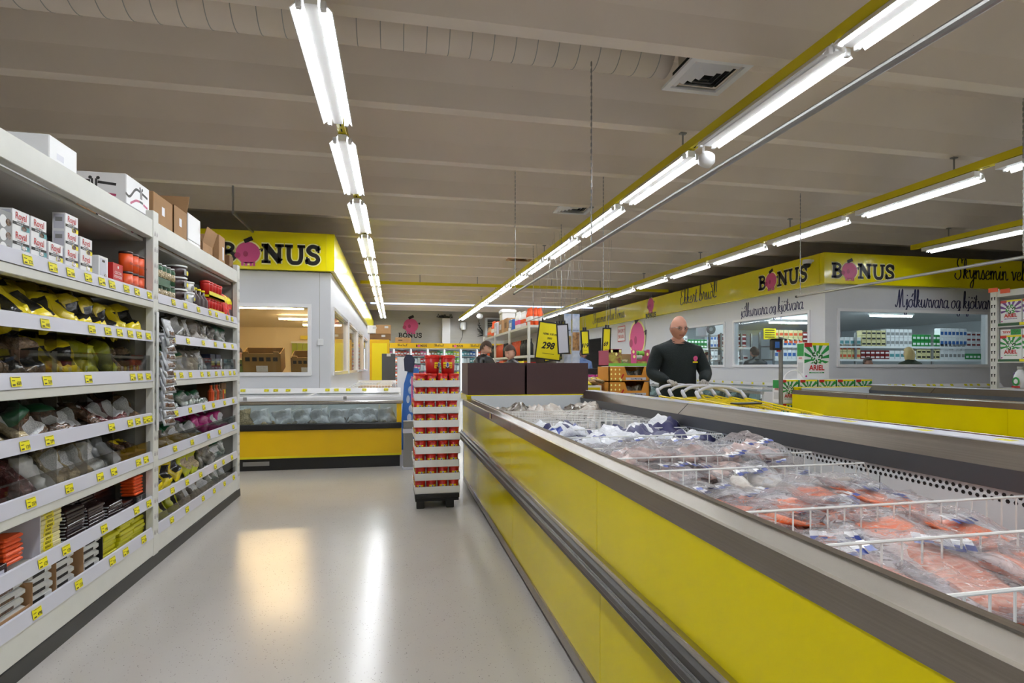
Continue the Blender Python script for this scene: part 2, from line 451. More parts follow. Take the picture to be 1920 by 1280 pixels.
SL = {  # slab letters: list of (polyline, width, smooth)
 'B': (.86, [([(.22, 0), (.22, 1)], .24, 0), ([(.0, .93), (.3, .93)], .14, 0), ([(.0, .07), (.3, .07)], .14, 0),
             ([(.2, .92), (.5, .91), (.66, .76), (.5, .56), (.2, .54)], .17, 1), ([(.2, .5), (.55, .5), (.73, .28), (.55, .09), (.2, .08)], .18, 1)]),
 'O': (1.0, [([(.5, .93), (.17, .7), (.15, .3), (.5, .07), (.83, .3), (.83, .7), (.5, .93)], .22, 1)]),
 'N': (1.12, [([(.22, .02), (.22, 1)], .17, 0), ([(.86, .0), (.86, 1)], .17, 0), ([(.2, .95), (.88, .07)], .27, 0),
              ([(.0, .07), (.44, .07)], .14, 0), ([(0, .93), (.3, .93)], .14, 0), ([(.65, .93), (1.08, .93)], .14, 0)]),
 'U': (1.0, [([(.2, .96), (.2, .35), (.32, .1), (.5, .06), (.7, .1), (.8, .35), (.8, .96)], .2, 1), ([(0, .93), (.4, .93)], .14, 0), ([(.62, .93), (1.0, .93)], .14, 0)]),
 'S': (.8, [([(.64, .72), (.55, .9), (.3, .92), (.15, .74), (.3, .55), (.55, .45), (.64, .25), (.48, .08), (.22, .1), (.1, .3)], .21, 1),
            ([(.66, .62), (.66, .98)], .1, 0), ([(.09, .02), (.09, .4)], .1, 0)]),
}
def slab(mb, s, h, m, X, x0, y0, halo=None):
    x = x0
    for ch in s:
        if ch == ' ': x += .95 * h; continue
        if ch == 'Ó':
            mb.stroke([(x + .45 * h, y0 + 1.08 * h), (x + .65 * h, y0 + 1.28 * h)], .13 * h, m, X, z=.004, smooth=False); ch = 'O'
        adv, st = SL[ch]
        for pl, wd, sm in st:
            pts = [(x + p[0] * h, y0 + p[1] * h) for p in pl]
            if halo: mb.stroke(pts, (wd + .12) * h, halo, X, z=.002, smooth=bool(sm))
            mb.stroke(pts, wd * h, m, X, z=.004, smooth=bool(sm))
        x += adv * h
    return x
def piggy(mb, r, X, cx, cy, sx=1.0, halo='halo'):
    """plain piggy-bank emblem: oval body, snout, ear, feet, tail and coin"""
    if halo: mb.disc(2.25 * r * sx, 2.15 * r, halo, X, cx, cy, .002)
    for a in (-.45, -.15, .25, .5): mb.rect(.2 * r * sx, .35 * r, 'pink', X, cx + a * r * sx, cy - .98 * r, .005)
    mb.disc(2 * r * sx, 1.9 * r, 'pink', X, cx, cy, .005)
    mb.disc(.5 * r * sx, .5 * r, 'pink_dark', X, cx - .85 * r * sx, cy - .25 * r, .007)
    mb.disc(.38 * r * sx, .5 * r, 'pink_dark', X, cx - .2 * r * sx, cy - .1 * r, .007)
    mb.stroke([(cx + .95 * r * sx, cy + .3 * r), (cx + 1.12 * r * sx, cy + .38 * r), (cx + 1.2 * r * sx, cy + .22 * r), (cx + 1.08 * r * sx, cy + .2 * r), (cx + 1.25 * r * sx, cy + .42 * r)], .08 * r, 'ink', X, z=.006)
    mb.stroke([(cx - .3 * r * sx, cy + .98 * r), (cx + .38 * r * sx, cy + 1.3 * r)], .36 * r, 'ink', X, z=.008, smooth=False)
def bonus_logo(h, X, name='logo', parent=None):
    mb = MB()
    slab(mb, 'B', h, 'ink', X, 0, 0, 'halo')
    piggy(mb, .58 * h, X, 1.37 * h, .5 * h)
    slab(mb, 'NUS', h, 'ink', X, 2.02 * h, 0, 'halo')
    return mb.build(name, parent)

# ================================================================== SETTING
XL, XR, YB, YF = -6.0, 17.0, -5.0, 23.7
mb = MB(); mb.box(XL, YB, -.1, XR, YF, 0, 'floor'); struct(mb.build('floor'))
mb = MB(); mb.box(XL, YB, 3.9, XR, YF, 4.05, 'ceil'); ceiling = struct(mb.build('ceiling'))
# rooflight strip between two beams far back
def beam_mesh():
    b = MB(); b.prism([(-.32, 3.9), (-.13, 3.62), (-.06, 3.44), (.06, 3.44), (.13, 3.62), (.32, 3.9)], XL, XR, 'beam', axis='x')
    return b.mesh('beam')
bm_ = beam_mesh()
for k in range(-7, 16):
    y = 4.86 + 1.25 * k
    if YB + .4 < y < YF - .3: place(bm_, 'beam', (0, y, 0), parent=ceiling)
b = MB(); b.box(-.8, 19.86 - .05, 3.40, 7.1, 19.86 + .05, 3.438, 'skylight'); tag(b.build('rooflight_strip'), 'long bluish glowing rooflight strip across the ceiling near the grey back wall', 'light')  # emissive strip under a beam stands in for daylight through the skylight
for nm, bx in (('wall_back', (XL, YF, 0, XR, YF + .15, 4)), ('wall_front', (XL, YB - .15, 0, XR, YB, 4)), ('wall_left', (XL - .15, YB, 0, XL, YF, 4)), ('wall_right', (XR, YB, 0, XR + .15, YF, 4))):
    b = MB(); b.box(*bx, 'wall_grey'); struct(b.build(nm))

def holed_wall(b, axis, c0, c1, a0, a1, z0, z1, holes, m):
    """wall slab between c0..c1, running a0..a1, with rectangular holes (h0,h1,zb,zt)"""
    def bx(p0, p1, q0, q1):
        if p1 - p0 < 1e-4 or q1 - q0 < 1e-4: return
        if axis == 'x': b.box(p0, c0, q0, p1, c1, q1, m)
        else: b.box(c0, p0, q0, c1, p1, q1, m)
    cur = a0
    for h0, h1, zb, zt in holes:
        bx(cur, h0, z0, z1); bx(h0, h1, z0, zb); bx(h0, h1, zt, z1); cur = h1
    bx(cur, a1, z0, z1)
def window(name, axis, c, h0, h1, zb, zt, out, m='glass', fr=.05):
    """frame + pane; out = direction sign of the outside"""
    t = MB()
    def bx(p0, p1, q0, q1):
        d = .02 * out
        if axis == 'x': t.box(p0, c, q0, p1, c + d, q1, 'white_gloss')
        else: t.box(c, p0, q0, c + d, p1, q1, 'white_gloss')
    bx(h0 - fr, h0, zb - fr, zt + fr); bx(h1, h1 + fr, zb - fr, zt + fr); bx(h0, h1, zt, zt + fr); bx(h0, h1, zb - fr, zb)
    f = struct(t.build(name))
    p = MB()
    if axis == 'x': p.box(h0, c - .03 * out, zb, h1, c - .022 * out, zt, m)
    else: p.box(c - .03 * out, h0, zb, c - .022 * out, h1, zt, m)
    p.build('pane', f)
# ---- cold room on the left
LX, LY = -.89, 8.45
sideL = [(8.8, 11.25), (11.65, 14.05), (14.45, 16.4), (16.9, 19.2)]
b = MB(); holed_wall(b, 'x', LY, LY + .1, XL, LX, 0, 2.6, [(-3.2, -1.2, 1.19, 2.10)], 'wall_white')
for xs in (-1.04, -2.24, -3.44): b.box(xs - .003, LY - .002, 0, xs + .003, LY, 2.6, 'rack_in')
struct(b.build('wall_left.001'))
b = MB(); holed_wall(b, 'y', LX - .1, LX, LY + .1, YF, 0, 2.6, [(a, c, 1.19, 2.1) for a, c in sideL], 'wall_white')
struct(b.build('wall_left.002'))
window('window_1', 'x', LY, -3.2, -1.2, 1.19, 2.10, -1)
for i, (a, c) in enumerate(sideL): window('window_%d' % (i + 2), 'y', LX, a, c, 1.19, 2.1, 1)
b = MB(); b.box(XL, LY + .1, 2.5, LX - .1, 19.0, 2.56, 'wall_warm'); b.box(XL, 19.0, 0, LX - .1, 19.1, 2.5, 'wall_warm'); b.box(XL + .01, LY + .1, 0, XL + .06, 19, 2.5, 'wall_warm')
struct(b.build('wall_left.003'))
# yellow fascia, one piece per face
FZ0, FZ1 = 2.61, 3.13
b = MB(); b.box(XL, 8.35, FZ0, -.83, 8.45, FZ1, 'fascia'); b.box(-.945, 8.348, FZ0, -.94, 8.35, FZ1, 'yellow_rail'); fasL = struct(b.build('trim_1'))
b = MB(); b.box(-.93, 8.46, FZ0, -.83, YF, FZ1, 'fascia')
fasLs = struct(b.build('trim_2'))
b = MB(); b.box(XL, LY + .1, 2.6, -.95, YF, 2.7, 'wall_white'); struct(b.build('ceiling.001'))
bonus_logo(.268, FM((-2.33, 8.35, 2.69)), 'logo', fasL)
# ---- cold room on the right
RX, RY = 7.2, 8.45
sideR = [(8.85, 11.1), (11.5, 13.6)]
b = MB(); holed_wall(b, 'x', RY, RY + .1, RX, XR, 0, 2.7, [(7.48, 10.6, 1.31, 2.22)], 'wall_white'); struct(b.build('wall_right.001'))
b = MB(); holed_wall(b, 'y', RX, RX + .1, RY + .1, YF, 0, 2.7, [(a, c, 1.31, 2.22) for a, c in sideR] + [(19.2, 21.6, 0, 2.3)], 'wall_white')
b.box(RX - .004, 18.3, 0, RX, 18.9, 2.6, 'white_gloss')
struct(b.build('wall_right.002'))
window('window_6', 'x', RY, 7.48, 10.6, 1.31, 2.22, -1)
for i, (a, c) in enumerate(sideR): window('window_%d' % (i + 7), 'y', RX, a, c, 1.31, 2.22, -1)
b = MB(); b.box(RX + .1, RY + .1, 2.62, XR, YF, 2.68, 'wall_white'); b.box(RX + .1, 19.0, 0, XR, 19.1, 2.62, 'inner_white'); b.box(XR - .06, RY + .1, 0, XR - .01, 19, 2.62, 'inner_white')
struct(b.build('wall_right.003'))
b = MB(); b.box(7.1, 8.35, 2.68, XR, 8.45, 3.2, 'fascia'); fasR = struct(b.build('trim_3'))
b = MB(); b.box(7.1, 8.46, 2.68, 7.2, YF, 3.2, 'fascia'); fasRs = struct(b.build('trim_4'))
bonus_logo(.257, FM((7.24, 8.35, 2.775)), 'logo', fasR)
b = MB(); script(b, 'Skynsemin velur Bónus', .16, 'ink', FM((9.78, 8.35, 2.84)), 0, 0, .17, .8); b.build('lettering', fasR)
XS = FM((7.1, 10.12, 2.78), (0, -1, 0))
bonus_logo(.28, XS, 'logo', fasRs)
b = MB(); script(b, 'Ekkert bruðl!', .17, 'ink', FM((7.1, 13.3, 2.83), (0, -1, 0)), 0, 0, .17, .9); b.build('lettering', fasRs)
b = MB(); script(b, 'Skynsemin velur Bónus', .17, 'ink', FM((7.1, 19.8, 2.83), (0, -1, 0)), 0, 0, .17, .85); b.build('lettering', fasRs)
b = MB(); X_ = FM((7.1, 15.0, 3.02), (0, -1, 0)); piggy(b, .2, X_, 0, 0)
slab(b, 'BÓNUS', .14, 'ink', X_, -.33, -.37, 'halo'); b.build('logo', fasRs)
b = MB(); script(b, 'Mjólkurvara og kjötvara', .14, 'ink_blue', FM((8.64, 8.45, 2.32)), 0, 0, .17, .7)
tag(b.build('lettering'), 'dark blue script reading Mjolkurvara og kjotvara on white wall facing the shoppers', 'lettering')
b = MB(); script(b, 'jólkurvara og kjötvara', .13, 'ink_blue', FM((7.2, 10.86, 2.31), (0, -1, 0)), 0, 0, .17, .72)
tag(b.build('lettering'), 'worn dark blue script on the side wall, above the window behind the scale pole', 'lettering')
b = MB(); X_ = FM((7.18, 16.1, 2.12), (0, -1, 0)); piggy(b, .52, X_, 0, 0)
b.box(-.5, -.5, -.015, .5, .5, .0, 'white', X=FM((7.19, 16.1, 2.12), (0, -1, 0)))
tag(b.build('wall_sign'), 'large pink piggy bank emblem on the white side wall behind the cardboard displays', 'sign')
b = MB(); X_ = FM((7.19, 17.35, 2.33), (0, -1, 0)); b.rect(.62, .5, 'red', X_, z=.002); b.rect(.57, .45, 'white', X_, z=.003)
b.text('EKKERT', .15, 'red', X_, 0, .04, .005, .02); b.text('BRUÐL', .15, 'red', X_, 0, -.14, .005, .02); b.box(-.3, -.24, -.01, .3, .24, 0, 'white', X=X_)
tag(b.build('wall_sign'), 'small white notice with red lettering left of the big piggy bank emblem', 'sign')
# dark void above the cold rooms stays open; grey wall behind carries the emblem
b = MB(); X_ = FM((.35, YF, 2.95)); piggy(b, .3, X_, .3, .0, halo=None); slab(b, 'BÓNUS', .2, 'ink', X_, -.2, -.5)
b.box(0, -.3, -.0, .6, .3, .001, 'pink', X=X_) if False else None
tag(b.build('wall_sign'), 'pink piggy bank emblem over black BONUS letters on the grey back wall', 'sign')
# camera on the fascia corner
t = thing('security_camera', 'white dome security camera on the yellow fascia by the corner', 'camera', (7.04, 8.62, 3.08))
b = MB(); b.box(6.98, 8.58, 3.08, 7.1, 8.66, 3.12, 'white', c=.01); b.build('bracket', t)
b = MB(); b.lathe([(.0, .05), (.07, .05), (.075, .0), (.07, -.02)], 'white', 16, o=(6.97, 8.6, 3.06)); b.build('housing', t, smooth=False)
b = MB(); b.lathe([(.06, 0), (.055, -.04), (.03, -.065), (.0, -.07)], 'black', 14, o=(6.97, 8.6, 3.04)); b.build('dome', t, smooth=True)

# ================================================================== LIGHT FITTINGS
LZ = 3.17
def fitting_parts(double, off=()):
    out = {}
    b = MB(); b.box(-.035, 0, -.01, .035, 1.5, .045, 'reflector')
    if double:
        b.prism([(.035, .04), (.105, -.03), (.110, -.028), (.035, .052)], .02, 1.48, 'reflector'); b.prism([(-.035, .052), (-.110, -.028), (-.105, -.03), (-.035, .04)], .02, 1.48, 'reflector')
    else: b.prism([(.035, .04), (.09, .03), (.13, -.04), (.137, -.04), (.095, .045), (.035, .052)], .02, 1.48, 'reflector')
    out['housing'] = b.mesh('housing')
    b = MB(); b.cyl((0, .03, 0), (0, 1.47, 0), .013, 'tube', 8); out['tube'] = b.mesh('tube')
    b = MB(); b.cyl((0, .03, 0), (0, 1.47, 0), .013, 'tube_off', 8); out['dead'] = b.mesh('tube')
    b = MB(); b.box(-.016, -.012, -.03, .016, .02, .02, 'white', c=.004); out['socket'] = b.mesh('socket')
    return out
FP = {True: fitting_parts(True), False: fitting_parts(False)}
def fitting(x, y, double, label, group, dead=False):
    fp = FP[double]
    t = thing('batten_light', label, 'light', (x, y, LZ), group=group)
    place(fp['housing'], 'housing', (0, 0, 0), parent=t)
    xs = (-.062, .062) if double else (.075,)
    for i, dx in enumerate(xs):
        place(fp['dead' if dead and i == 0 else 'tube'], 'tube', (dx, 0, -.005), parent=t)
        place(fp['socket'], 'socket', (dx, .015, 0), parent=t); place(fp['socket'], 'socket', (dx, 1.485, 0), parent=t)
    return t
def rail(x, y0, y1, label, hz=LZ):
    t = thing('light_rail', label, 'rail', (x, y0, hz + .05))
    b = MB(); b.box(x - .035, y0, hz + .054, x + .035, y1, hz + .13, 'yellow_rail')
    b.build('channel', t)
    b = MB(); y = y0 + .1
    while y < min(y1, 12) - .1: b.box(x - .006, y, hz + .0530, x + .006, y + .06, hz + .0539, 'slot'); y += .11
    tag(b.build('slots', t), kind='stuff')
    y = 4.86 - 1.25 * 6
    while y < y1:
        if y > y0:
            b = MB(); b.box(x - .006, y - .006, hz + .13, x + .006, y + .006, 3.45, 'steel'); b.box(x - .03, y - .02, 3.425, x + .03, y + .02, 3.438, 'steel'); b.build('hanger', t)
        y += 2.5
def row(x, starts, double, rl, words, dead=()):
    rail(x, starts[0] - .5, starts[-1] + 1.7, rl)
    for i, y in enumerate(starts):
        if y < 0: lb = 'light overhead behind the camera, %s' % words; g = 'lights behind the camera'
        else: lb = '%s, %s from the front' % (words, od(sum(1 for q in starts[:i] if q >= 0))); g = 'ceiling lights'
        fitting(x, y, double, lb, g, i in dead)
row(-.43, [3.12 - 1.8 * 4, 3.12 - 1.8 * 3, 3.12 - 1.8 * 2, 3.12 - 1.8, 3.12, 4.96, 6.80, 8.62, 10.42, 12.2, 14.0, 15.8, 17.6, 19.4, 21.2], True, 'yellow cable rail carrying the twin tubes above the left aisle', 'glowing twin tube batten above the left aisle')
row(2.62, [-3.8, -2.05, -.35, 1.4, 2.95, 4.7, 6.42, 8.1, 9.8, 11.5, 13.2, 14.9, 16.6, 18.3, 20.0, 21.6], True, 'yellow cable rail above the big freezer, with slotted underside', 'batten above the big freezer', dead=(4,))
row(5.68, [-3.9, -2.2, -.5, 1.2, 2.92, 4.62, 6.34, 8.02, 9.7, 11.4, 13.1, 14.8, 16.5, 18.2, 19.9, 21.6], False, 'yellow cable rail between the freezers and the right cold room', 'single tube batten of the third row')
row(8.5, [-3.9, -2.2, -.5, 1.2, 2.9, 4.6, 6.3], False, 'short yellow cable rail over the detergent rack', 'single tube batten of the fourth row')
row(-3.35, [-2.2, -.5, 1.3, 3.1, 4.9, 6.5], True, 'yellow cable rail above the boxes on the left shelving', 'twin tube batten behind the left shelving')
b = MB(); b.box(-.8, 13.93, 3.24, 7.1, 14.0, 3.31, 'yellow_rail'); struct(b.build('trim_5'))
for x in (.6, 2.0, 3.9, 5.2):
    b = MB(); b.box(x - .01, 13.95, 3.31, x + .01, 13.97, 3.6, 'steel'); tag(b.build('hanger'), 'thin steel hanger of the yellow cross rail', 'hanger', 'hangers of the cross rail')
for x in (-1.9,):
    b = MB(); b.box(x - .01, 7.36, 3.13, x + .01, 7.38, 3.6, 'steel'); b.box(x - .03, 7.34, 3.5, x + .03, 7.40, 3.58, 'steel')
    b.box(x - .01, 7.36, 3.1, x + .01, 8.5, 3.13, 'steel'); tag(b.build('ceiling_hanger'), 'steel hanger rod above the left yellow BONUS fascia', 'hanger')
# warm and cool room lights
for i, (x, y) in enumerate([(-3.0, 11.9), (-2.75, 14.6), (-2.5, 16.6), (-4.5, 10.0), (-2.2, 9.6)]):
    t = thing('room_light', 'warm tube light inside the left cold room, %s from the window' % od(i), 'light', (x, y, 2.42))
    b = MB(); b.box(x, y - .05, 2.44, x + 1.25, y + .05, 2.498, 'reflector'); b.build('housing', t)
    b = MB(); b.cyl((x + .02, y, 2.42), (x + 1.23, y, 2.42), .022, 'tube_warm', 8); b.build('tube', t)
for i, (x, y) in enumerate([(7.9, 10.4), (8.6, 11.6), (11.0, 9.8), (7.9, 13.9), (8.1, 15.5), (10.5, 14.5), (11.5, 12.0)]):
    t = thing('room_light', 'cool tube light inside the right cold room, %s of seven' % od(i), 'light', (x, y, 2.53))
    b = MB(); b.box(x, y - .06, 2.55, x + 1.25, y + .06, 2.617, 'reflector'); b.build('housing', t)
    b = MB(); b.cyl((x + .02, y, 2.53), (x + 1.23, y, 2.53), .024, 'tube_cool', 8); b.build('tube', t)
# emergency spot on the second rail
t = thing('spot_lamp', 'white round spot lamp hanging from the rail above the big freezer', 'lamp', (2.62, 4.48, 3.1))
b = MB(); b.lathe([(.0, .06), (.05, .05), (.075, .0), (.06, -.05), (.0, -.06)], 'white', 16, X=Matrix.Translation((2.64, 4.48, 3.06)) @ Matrix.Rotation(.9, 4, 'X')); b.build('head', t, smooth=True)
b = MB(); b.cyl((2.62, 4.5, 3.1), (2.62, 4.5, 3.2), .012, 'white', 6); b.build('stem', t)
t = thing('spot_lamp', 'small white globe at the far end of the row above the big freezer', 'lamp', (2.9, 19.6, 3.1))
b = MB(); b.lathe([(.0, .1), (.08, .07), (.12, .0), (.08, -.07), (.0, -.1)], 'white', 14, o=(2.9, 19.6, 3.02)); b.build('head', t, smooth=True)
b = MB(); b.cyl((2.9, 19.6, 3.1), (2.62, 19.6, 3.24), .012, 'white', 6); b.build('stem', t)

# ================================================================== CEILING DUCT, DIFFUSERS, RODS
t = thing('air_duct', 'white spiral air duct running across the ceiling to the grille', 'duct', (-1.5, 4.16, 3.6))
b = MB(); b.cyl((XL + .1, 4.16, 3.72), (2.1, 4.16, 3.72), .165, 'beam', 28); b.build('tube', t, smooth=True)
b = MB()
x = XL + .3
while x < 2.05: b.cyl((x, 4.16, 3.72), (x + .006, 4.16, 3.72), .167, 'rack_in', 28); x += .16
tag(b.build('seam', t), kind='stuff')
def diffuser(x, y, z, s, label, m='white'):
    t = thing('air_diffuser', label, 'vent', (x, y, z))
    b = MB(); b.prism([(y - s, z), (y - s + .02, z + .03), (y + s - .02, z + .03), (y + s, z)], x - s, x + s, m, axis='x') if False else None
    h = s
    for (a0, a1, c0, c1) in ((-h, h, -h, -h + .05), (-h, h, h - .05, h), (-h, -h + .05, -h + .05, h - .05), (h - .05, h, -h + .05, h - .05)):
        b.box(x + a0, y + c0, z, x + a1, y + c1, z + .02, m)
    b.build('flange', t)
    k = 0; q = h - .055
    while q > .035:
        v = MB(); zz = z - .004
        o, i_ = q, q - .026
        P = [(x - o, y - o, zz + .03), (x + o, y - o, zz + .03), (x + o, y + o, zz + .03), (x - o, y + o, zz + .03), (x - i_, y - i_, zz + .002), (x + i_, y - i_, zz + .002), (x + i_, y + i_, zz + .002), (x - i_, y + i_, zz + .002)]
        v.add(P, [(0, 1, 5, 4), (1, 2, 6, 5), (2, 3, 7, 6), (3, 0, 4, 7)], m); v.build('louvre', t); q -= .043
    v = MB(); v.box(x - h + .06, y - h + .07, z + .035, x + h - .06, y + h - .07, z + .11, 'black_matte'); v.build('box', t)
    v = MB(); v.box(x - h + .02, y - h + .02, z + .02, x + h - .02, y + h - .02, z + .4, 'beam'); v.build('plenum', t) if False else None
    return t
diffuser(2.36, 4.01, 3.50, .25, 'square white air grille at the end of the spiral duct')
diffuser(2.5, 7.75, 3.50, .25, 'smaller looking square air grille further back in the ceiling')
diffuser(2.55, 11.55, 3.5, .25, 'brownish square air grille far back in the ceiling', 'card')
for y in (4.01, 7.75, 11.55):
    b = MB(); b.box(2.2, y - .14, 3.612, 2.52, y + .14, 3.88, 'beam'); tag(b.build('vent_neck'), 'metal duct neck above an air grille', 'duct', 'necks of the air grilles')
def chain(b, x, y, z0, z1):
    z = z0; k = 0
    while z < z1:
        b.cyl((x, y, z), (x, y, min(z + .028, z1)), .006 if k % 2 else .0028, 'steel', 5); z += .024; k += 1
def rod(x, z, y0, y1, ch, label, r=.014):
    t = thing('hanging_rod', label, 'rod', (x, y0, z))
    b = MB(); b.cyl((x, y0, z), (x, y1, z), r, 'steel', 10); b.build('tube', t)
    b = MB(); b.cyl((x, y1, z), (x, y1 + .03, z), r * 1.15, 'black', 10); b.build('cap', t)
    for y in ch:
        b = MB(); chain(b, x, y, z + r, 3.9 if abs((y - 4.86 + .625) % 1.25 - .625) > .3 else 3.45); b.build('chain', t)
rod(1.376, 2.13, .2, 6.53, (3.87, 6.5), 'long chromed rod hanging on chains above the big freezer')
rod(5.01, 2.16, 2.0, 6.35, (3.7, 6.3), 'steel rod hanging on chains in front of the right BONUS fascia')
rod(2.5, 2.14, 6.4, 10.9, (6.6, 8.4, 10.2), 'thin white sign rod ahead, carrying the yellow price signs', .008)

# ================================================================== BACK WALL
t = thing('wall_duct', 'vertical white cable duct on the grey back wall with black cables on top', 'duct', (2.05, 23.6, 2.2))
b = MB(); b.box(1.92, 23.5, 2.2, 2.24, 23.7, 3.25, 'white'); b.build('cover', t)
b = MB()
for k in range(14):
    a = R.uniform(0, 6); b.tube([(1.7 + .04 * k, 23.55, 3.3), (1.75 + .04 * k, 23.5 - .1 * R.random(), 3.36 + .08 * math.sin(a)), (1.82 + .04 * k, 23.55, 3.28)], .018, 'black', 5)
tag(b.build('cables', t), kind='stuff')
t = thing('wall_lamp', 'small white wall box with a thin cable on the back wall', 'lamp', (2.75, 23.6, 2.9))
b = MB(); b.box(2.65, 23.55, 2.83, 2.93, 23.7, 3.12, 'steel', c=.02); b.build('bracket', t)
b = MB(); b.cyl((2.79, 23.5, 2.8), (2.79, 23.5, 3.1), .09, 'white', 14); b.build('shade', t)
b = MB(); b.tube([(2.79, 23.67, 2.8), (2.76, 23.67, 2.5), (2.6, 23.67, 2.15)], .008, 'black', 5); b.build('cord', t)
t = thing('unit_heater', 'grey box heater with dark horizontal louvres high on the back wall', 'heater', (4.1, 23.5, 2.6))
b = MB(); b.box(3.7, 23.4, 2.55, 4.5, 23.69, 3.3, 'inner_white', c=.02); b.box(3.78, 23.39, 2.62, 4.42, 23.4, 3.23, 'black'); b.build('casing', t)
for k in range(8):
    b = MB(); b.box(3.78, 23.35, 2.64 + .075 * k, 4.42, 23.39, 2.66 + .075 * k, 'grey'); b.build('louvre', t)
b = MB()
for k in range(7): b.tube([(3.45 + .03 * k, 23.6, 3.2 - .1 * k), (3.4 + .05 * math.sin(k * 2), 23.5, 3.0 - .08 * k), (3.62, 23.6, 2.75 - .03 * k)], .018, 'black', 5)
tag(b.build('pipes', t), kind='stuff')
# glass door fridges
fr = thing('glass_door_fridge', 'long row of lit glass door fridges along the back wall under a yellow band', 'fridge', (2.4, 23.2, 0))
b = MB(); b.box(-.9, 23.65, 0, 5.6, 23.69, 2.0, 'inner_white'); b.box(-.9, 22.9, 0, 5.6, 23.65, .25, 'inner_white'); b.box(-.9, 22.9, 1.98, 5.6, 23.65, 2.04, 'inner_white'); b.build('body', fr)
b = MB(); b.box(-.9, 22.88, 2.0, 5.6, 23.0, 2.2, 'yellow_warm'); b.build('header', fr)
for k in range(9):
    b = MB(); X_ = FM((-.62 + .72 * k, 22.88, 2.05))
    if k % 2 == 0: slab(b, 'B', .09, 'ink', X_, 0, 0); piggy(b, .05, X_, .12, .045, halo=None); slab(b, 'NUS', .09, 'ink', X_, .18, 0)
    else: script(b, 'Ekkert bruðl', .045, 'ink', X_, 0, .02, .2, .8)
    b.build('lettering', fr)
goods = [['pink', 'red', 'salmon'], ['red', 'salmon', 'orange'], ['pink', 'white', 'red'], ['green', 'green_light', 'crate_brown'], ['label_yellow', 'white', 'green_light'], ['blue', 'white', 'teal'], ['red', 'white', 'orange'], ['teal', 'white', 'blue'], ['green', 'white', 'pink']]
gm = {}
def good_mesh(m, w=.11, d=.16, h=.15, m2='white'):
    k = (m, w, d, h, m2)
    if k not in gm:
        b = MB(); b.box(-w / 2, -d / 2, 0, w / 2, d / 2, h, m, c=.006); b.rect(w * .8, h * .35, m2, FM((0, -d / 2, h * .45))); gm[k] = b.mesh('carton')
    return gm[k]
for k in range(8):
    x = -.72 + .66 * k
    b = MB(); b.box(x, 22.9, .25, x + .04, 22.94, 1.98, 'white_gloss'); b.build('post', fr)
    b = MB(); b.box(x + .045, 22.96, .3, x + .06, 22.98, 1.95, 'fridge_light'); b.build('tube', fr)
    d_ = MB(); d_.box(x + .05, 22.88, .25, x + .08, 22.9, 1.98, 'steel'); d_.box(x + .62, 22.88, .25, x + .65, 22.9, 1.98, 'steel'); d_.box(x + .08, 22.88, 1.94, x + .62, 22.9, 1.98, 'steel'); d_.box(x + .08, 22.88, .25, x + .62, 22.9, .29, 'steel')
    dd = d_.build('door', fr); g_ = MB(); g_.box(x + .08, 22.888, .29, x + .62, 22.892, 1.94, 'glass'); g_.build('pane', dd)
    for j in range(6):
        z = .3 + .28 * j
        b = MB(); b.box(x + .05, 22.97, z - .025, x + .65, 23.6, z, 'white'); b.build('shelf', fr)
        for q in range(5):
            if j < 1: continue
            m = goods[k][(j + (q > 2)) % 3]
            place(good_mesh(m, .1, .16, .17 if (q + j) % 2 else .2), 'food_pack', (x + .12 + .115 * q, 23.08, z + .002), label='%s coloured food packs behind fridge door %s, shelf %s' % (m.replace('_', ' '), od(k), od(j)), cat='food pack', group='packs in the back wall fridges')
b = MB(); b.box(.02, 22.95, 2.2, .64, 23.35, 2.42, 'card', c=.01); b.box(.14, 22.948, 2.3, .3, 22.95, 2.33, 'ink'); tag(b.build('cardboard_box'), 'brown cardboard box on top of the back wall fridges, under the emblem', 'box')
b = MB(); b.box(-.75, 22.95, 2.2, -.35, 23.3, 2.4, 'card', c=.01); tag(b.build('cardboard_box'), 'flat brown box on the fridges at the cold room corner', 'box')

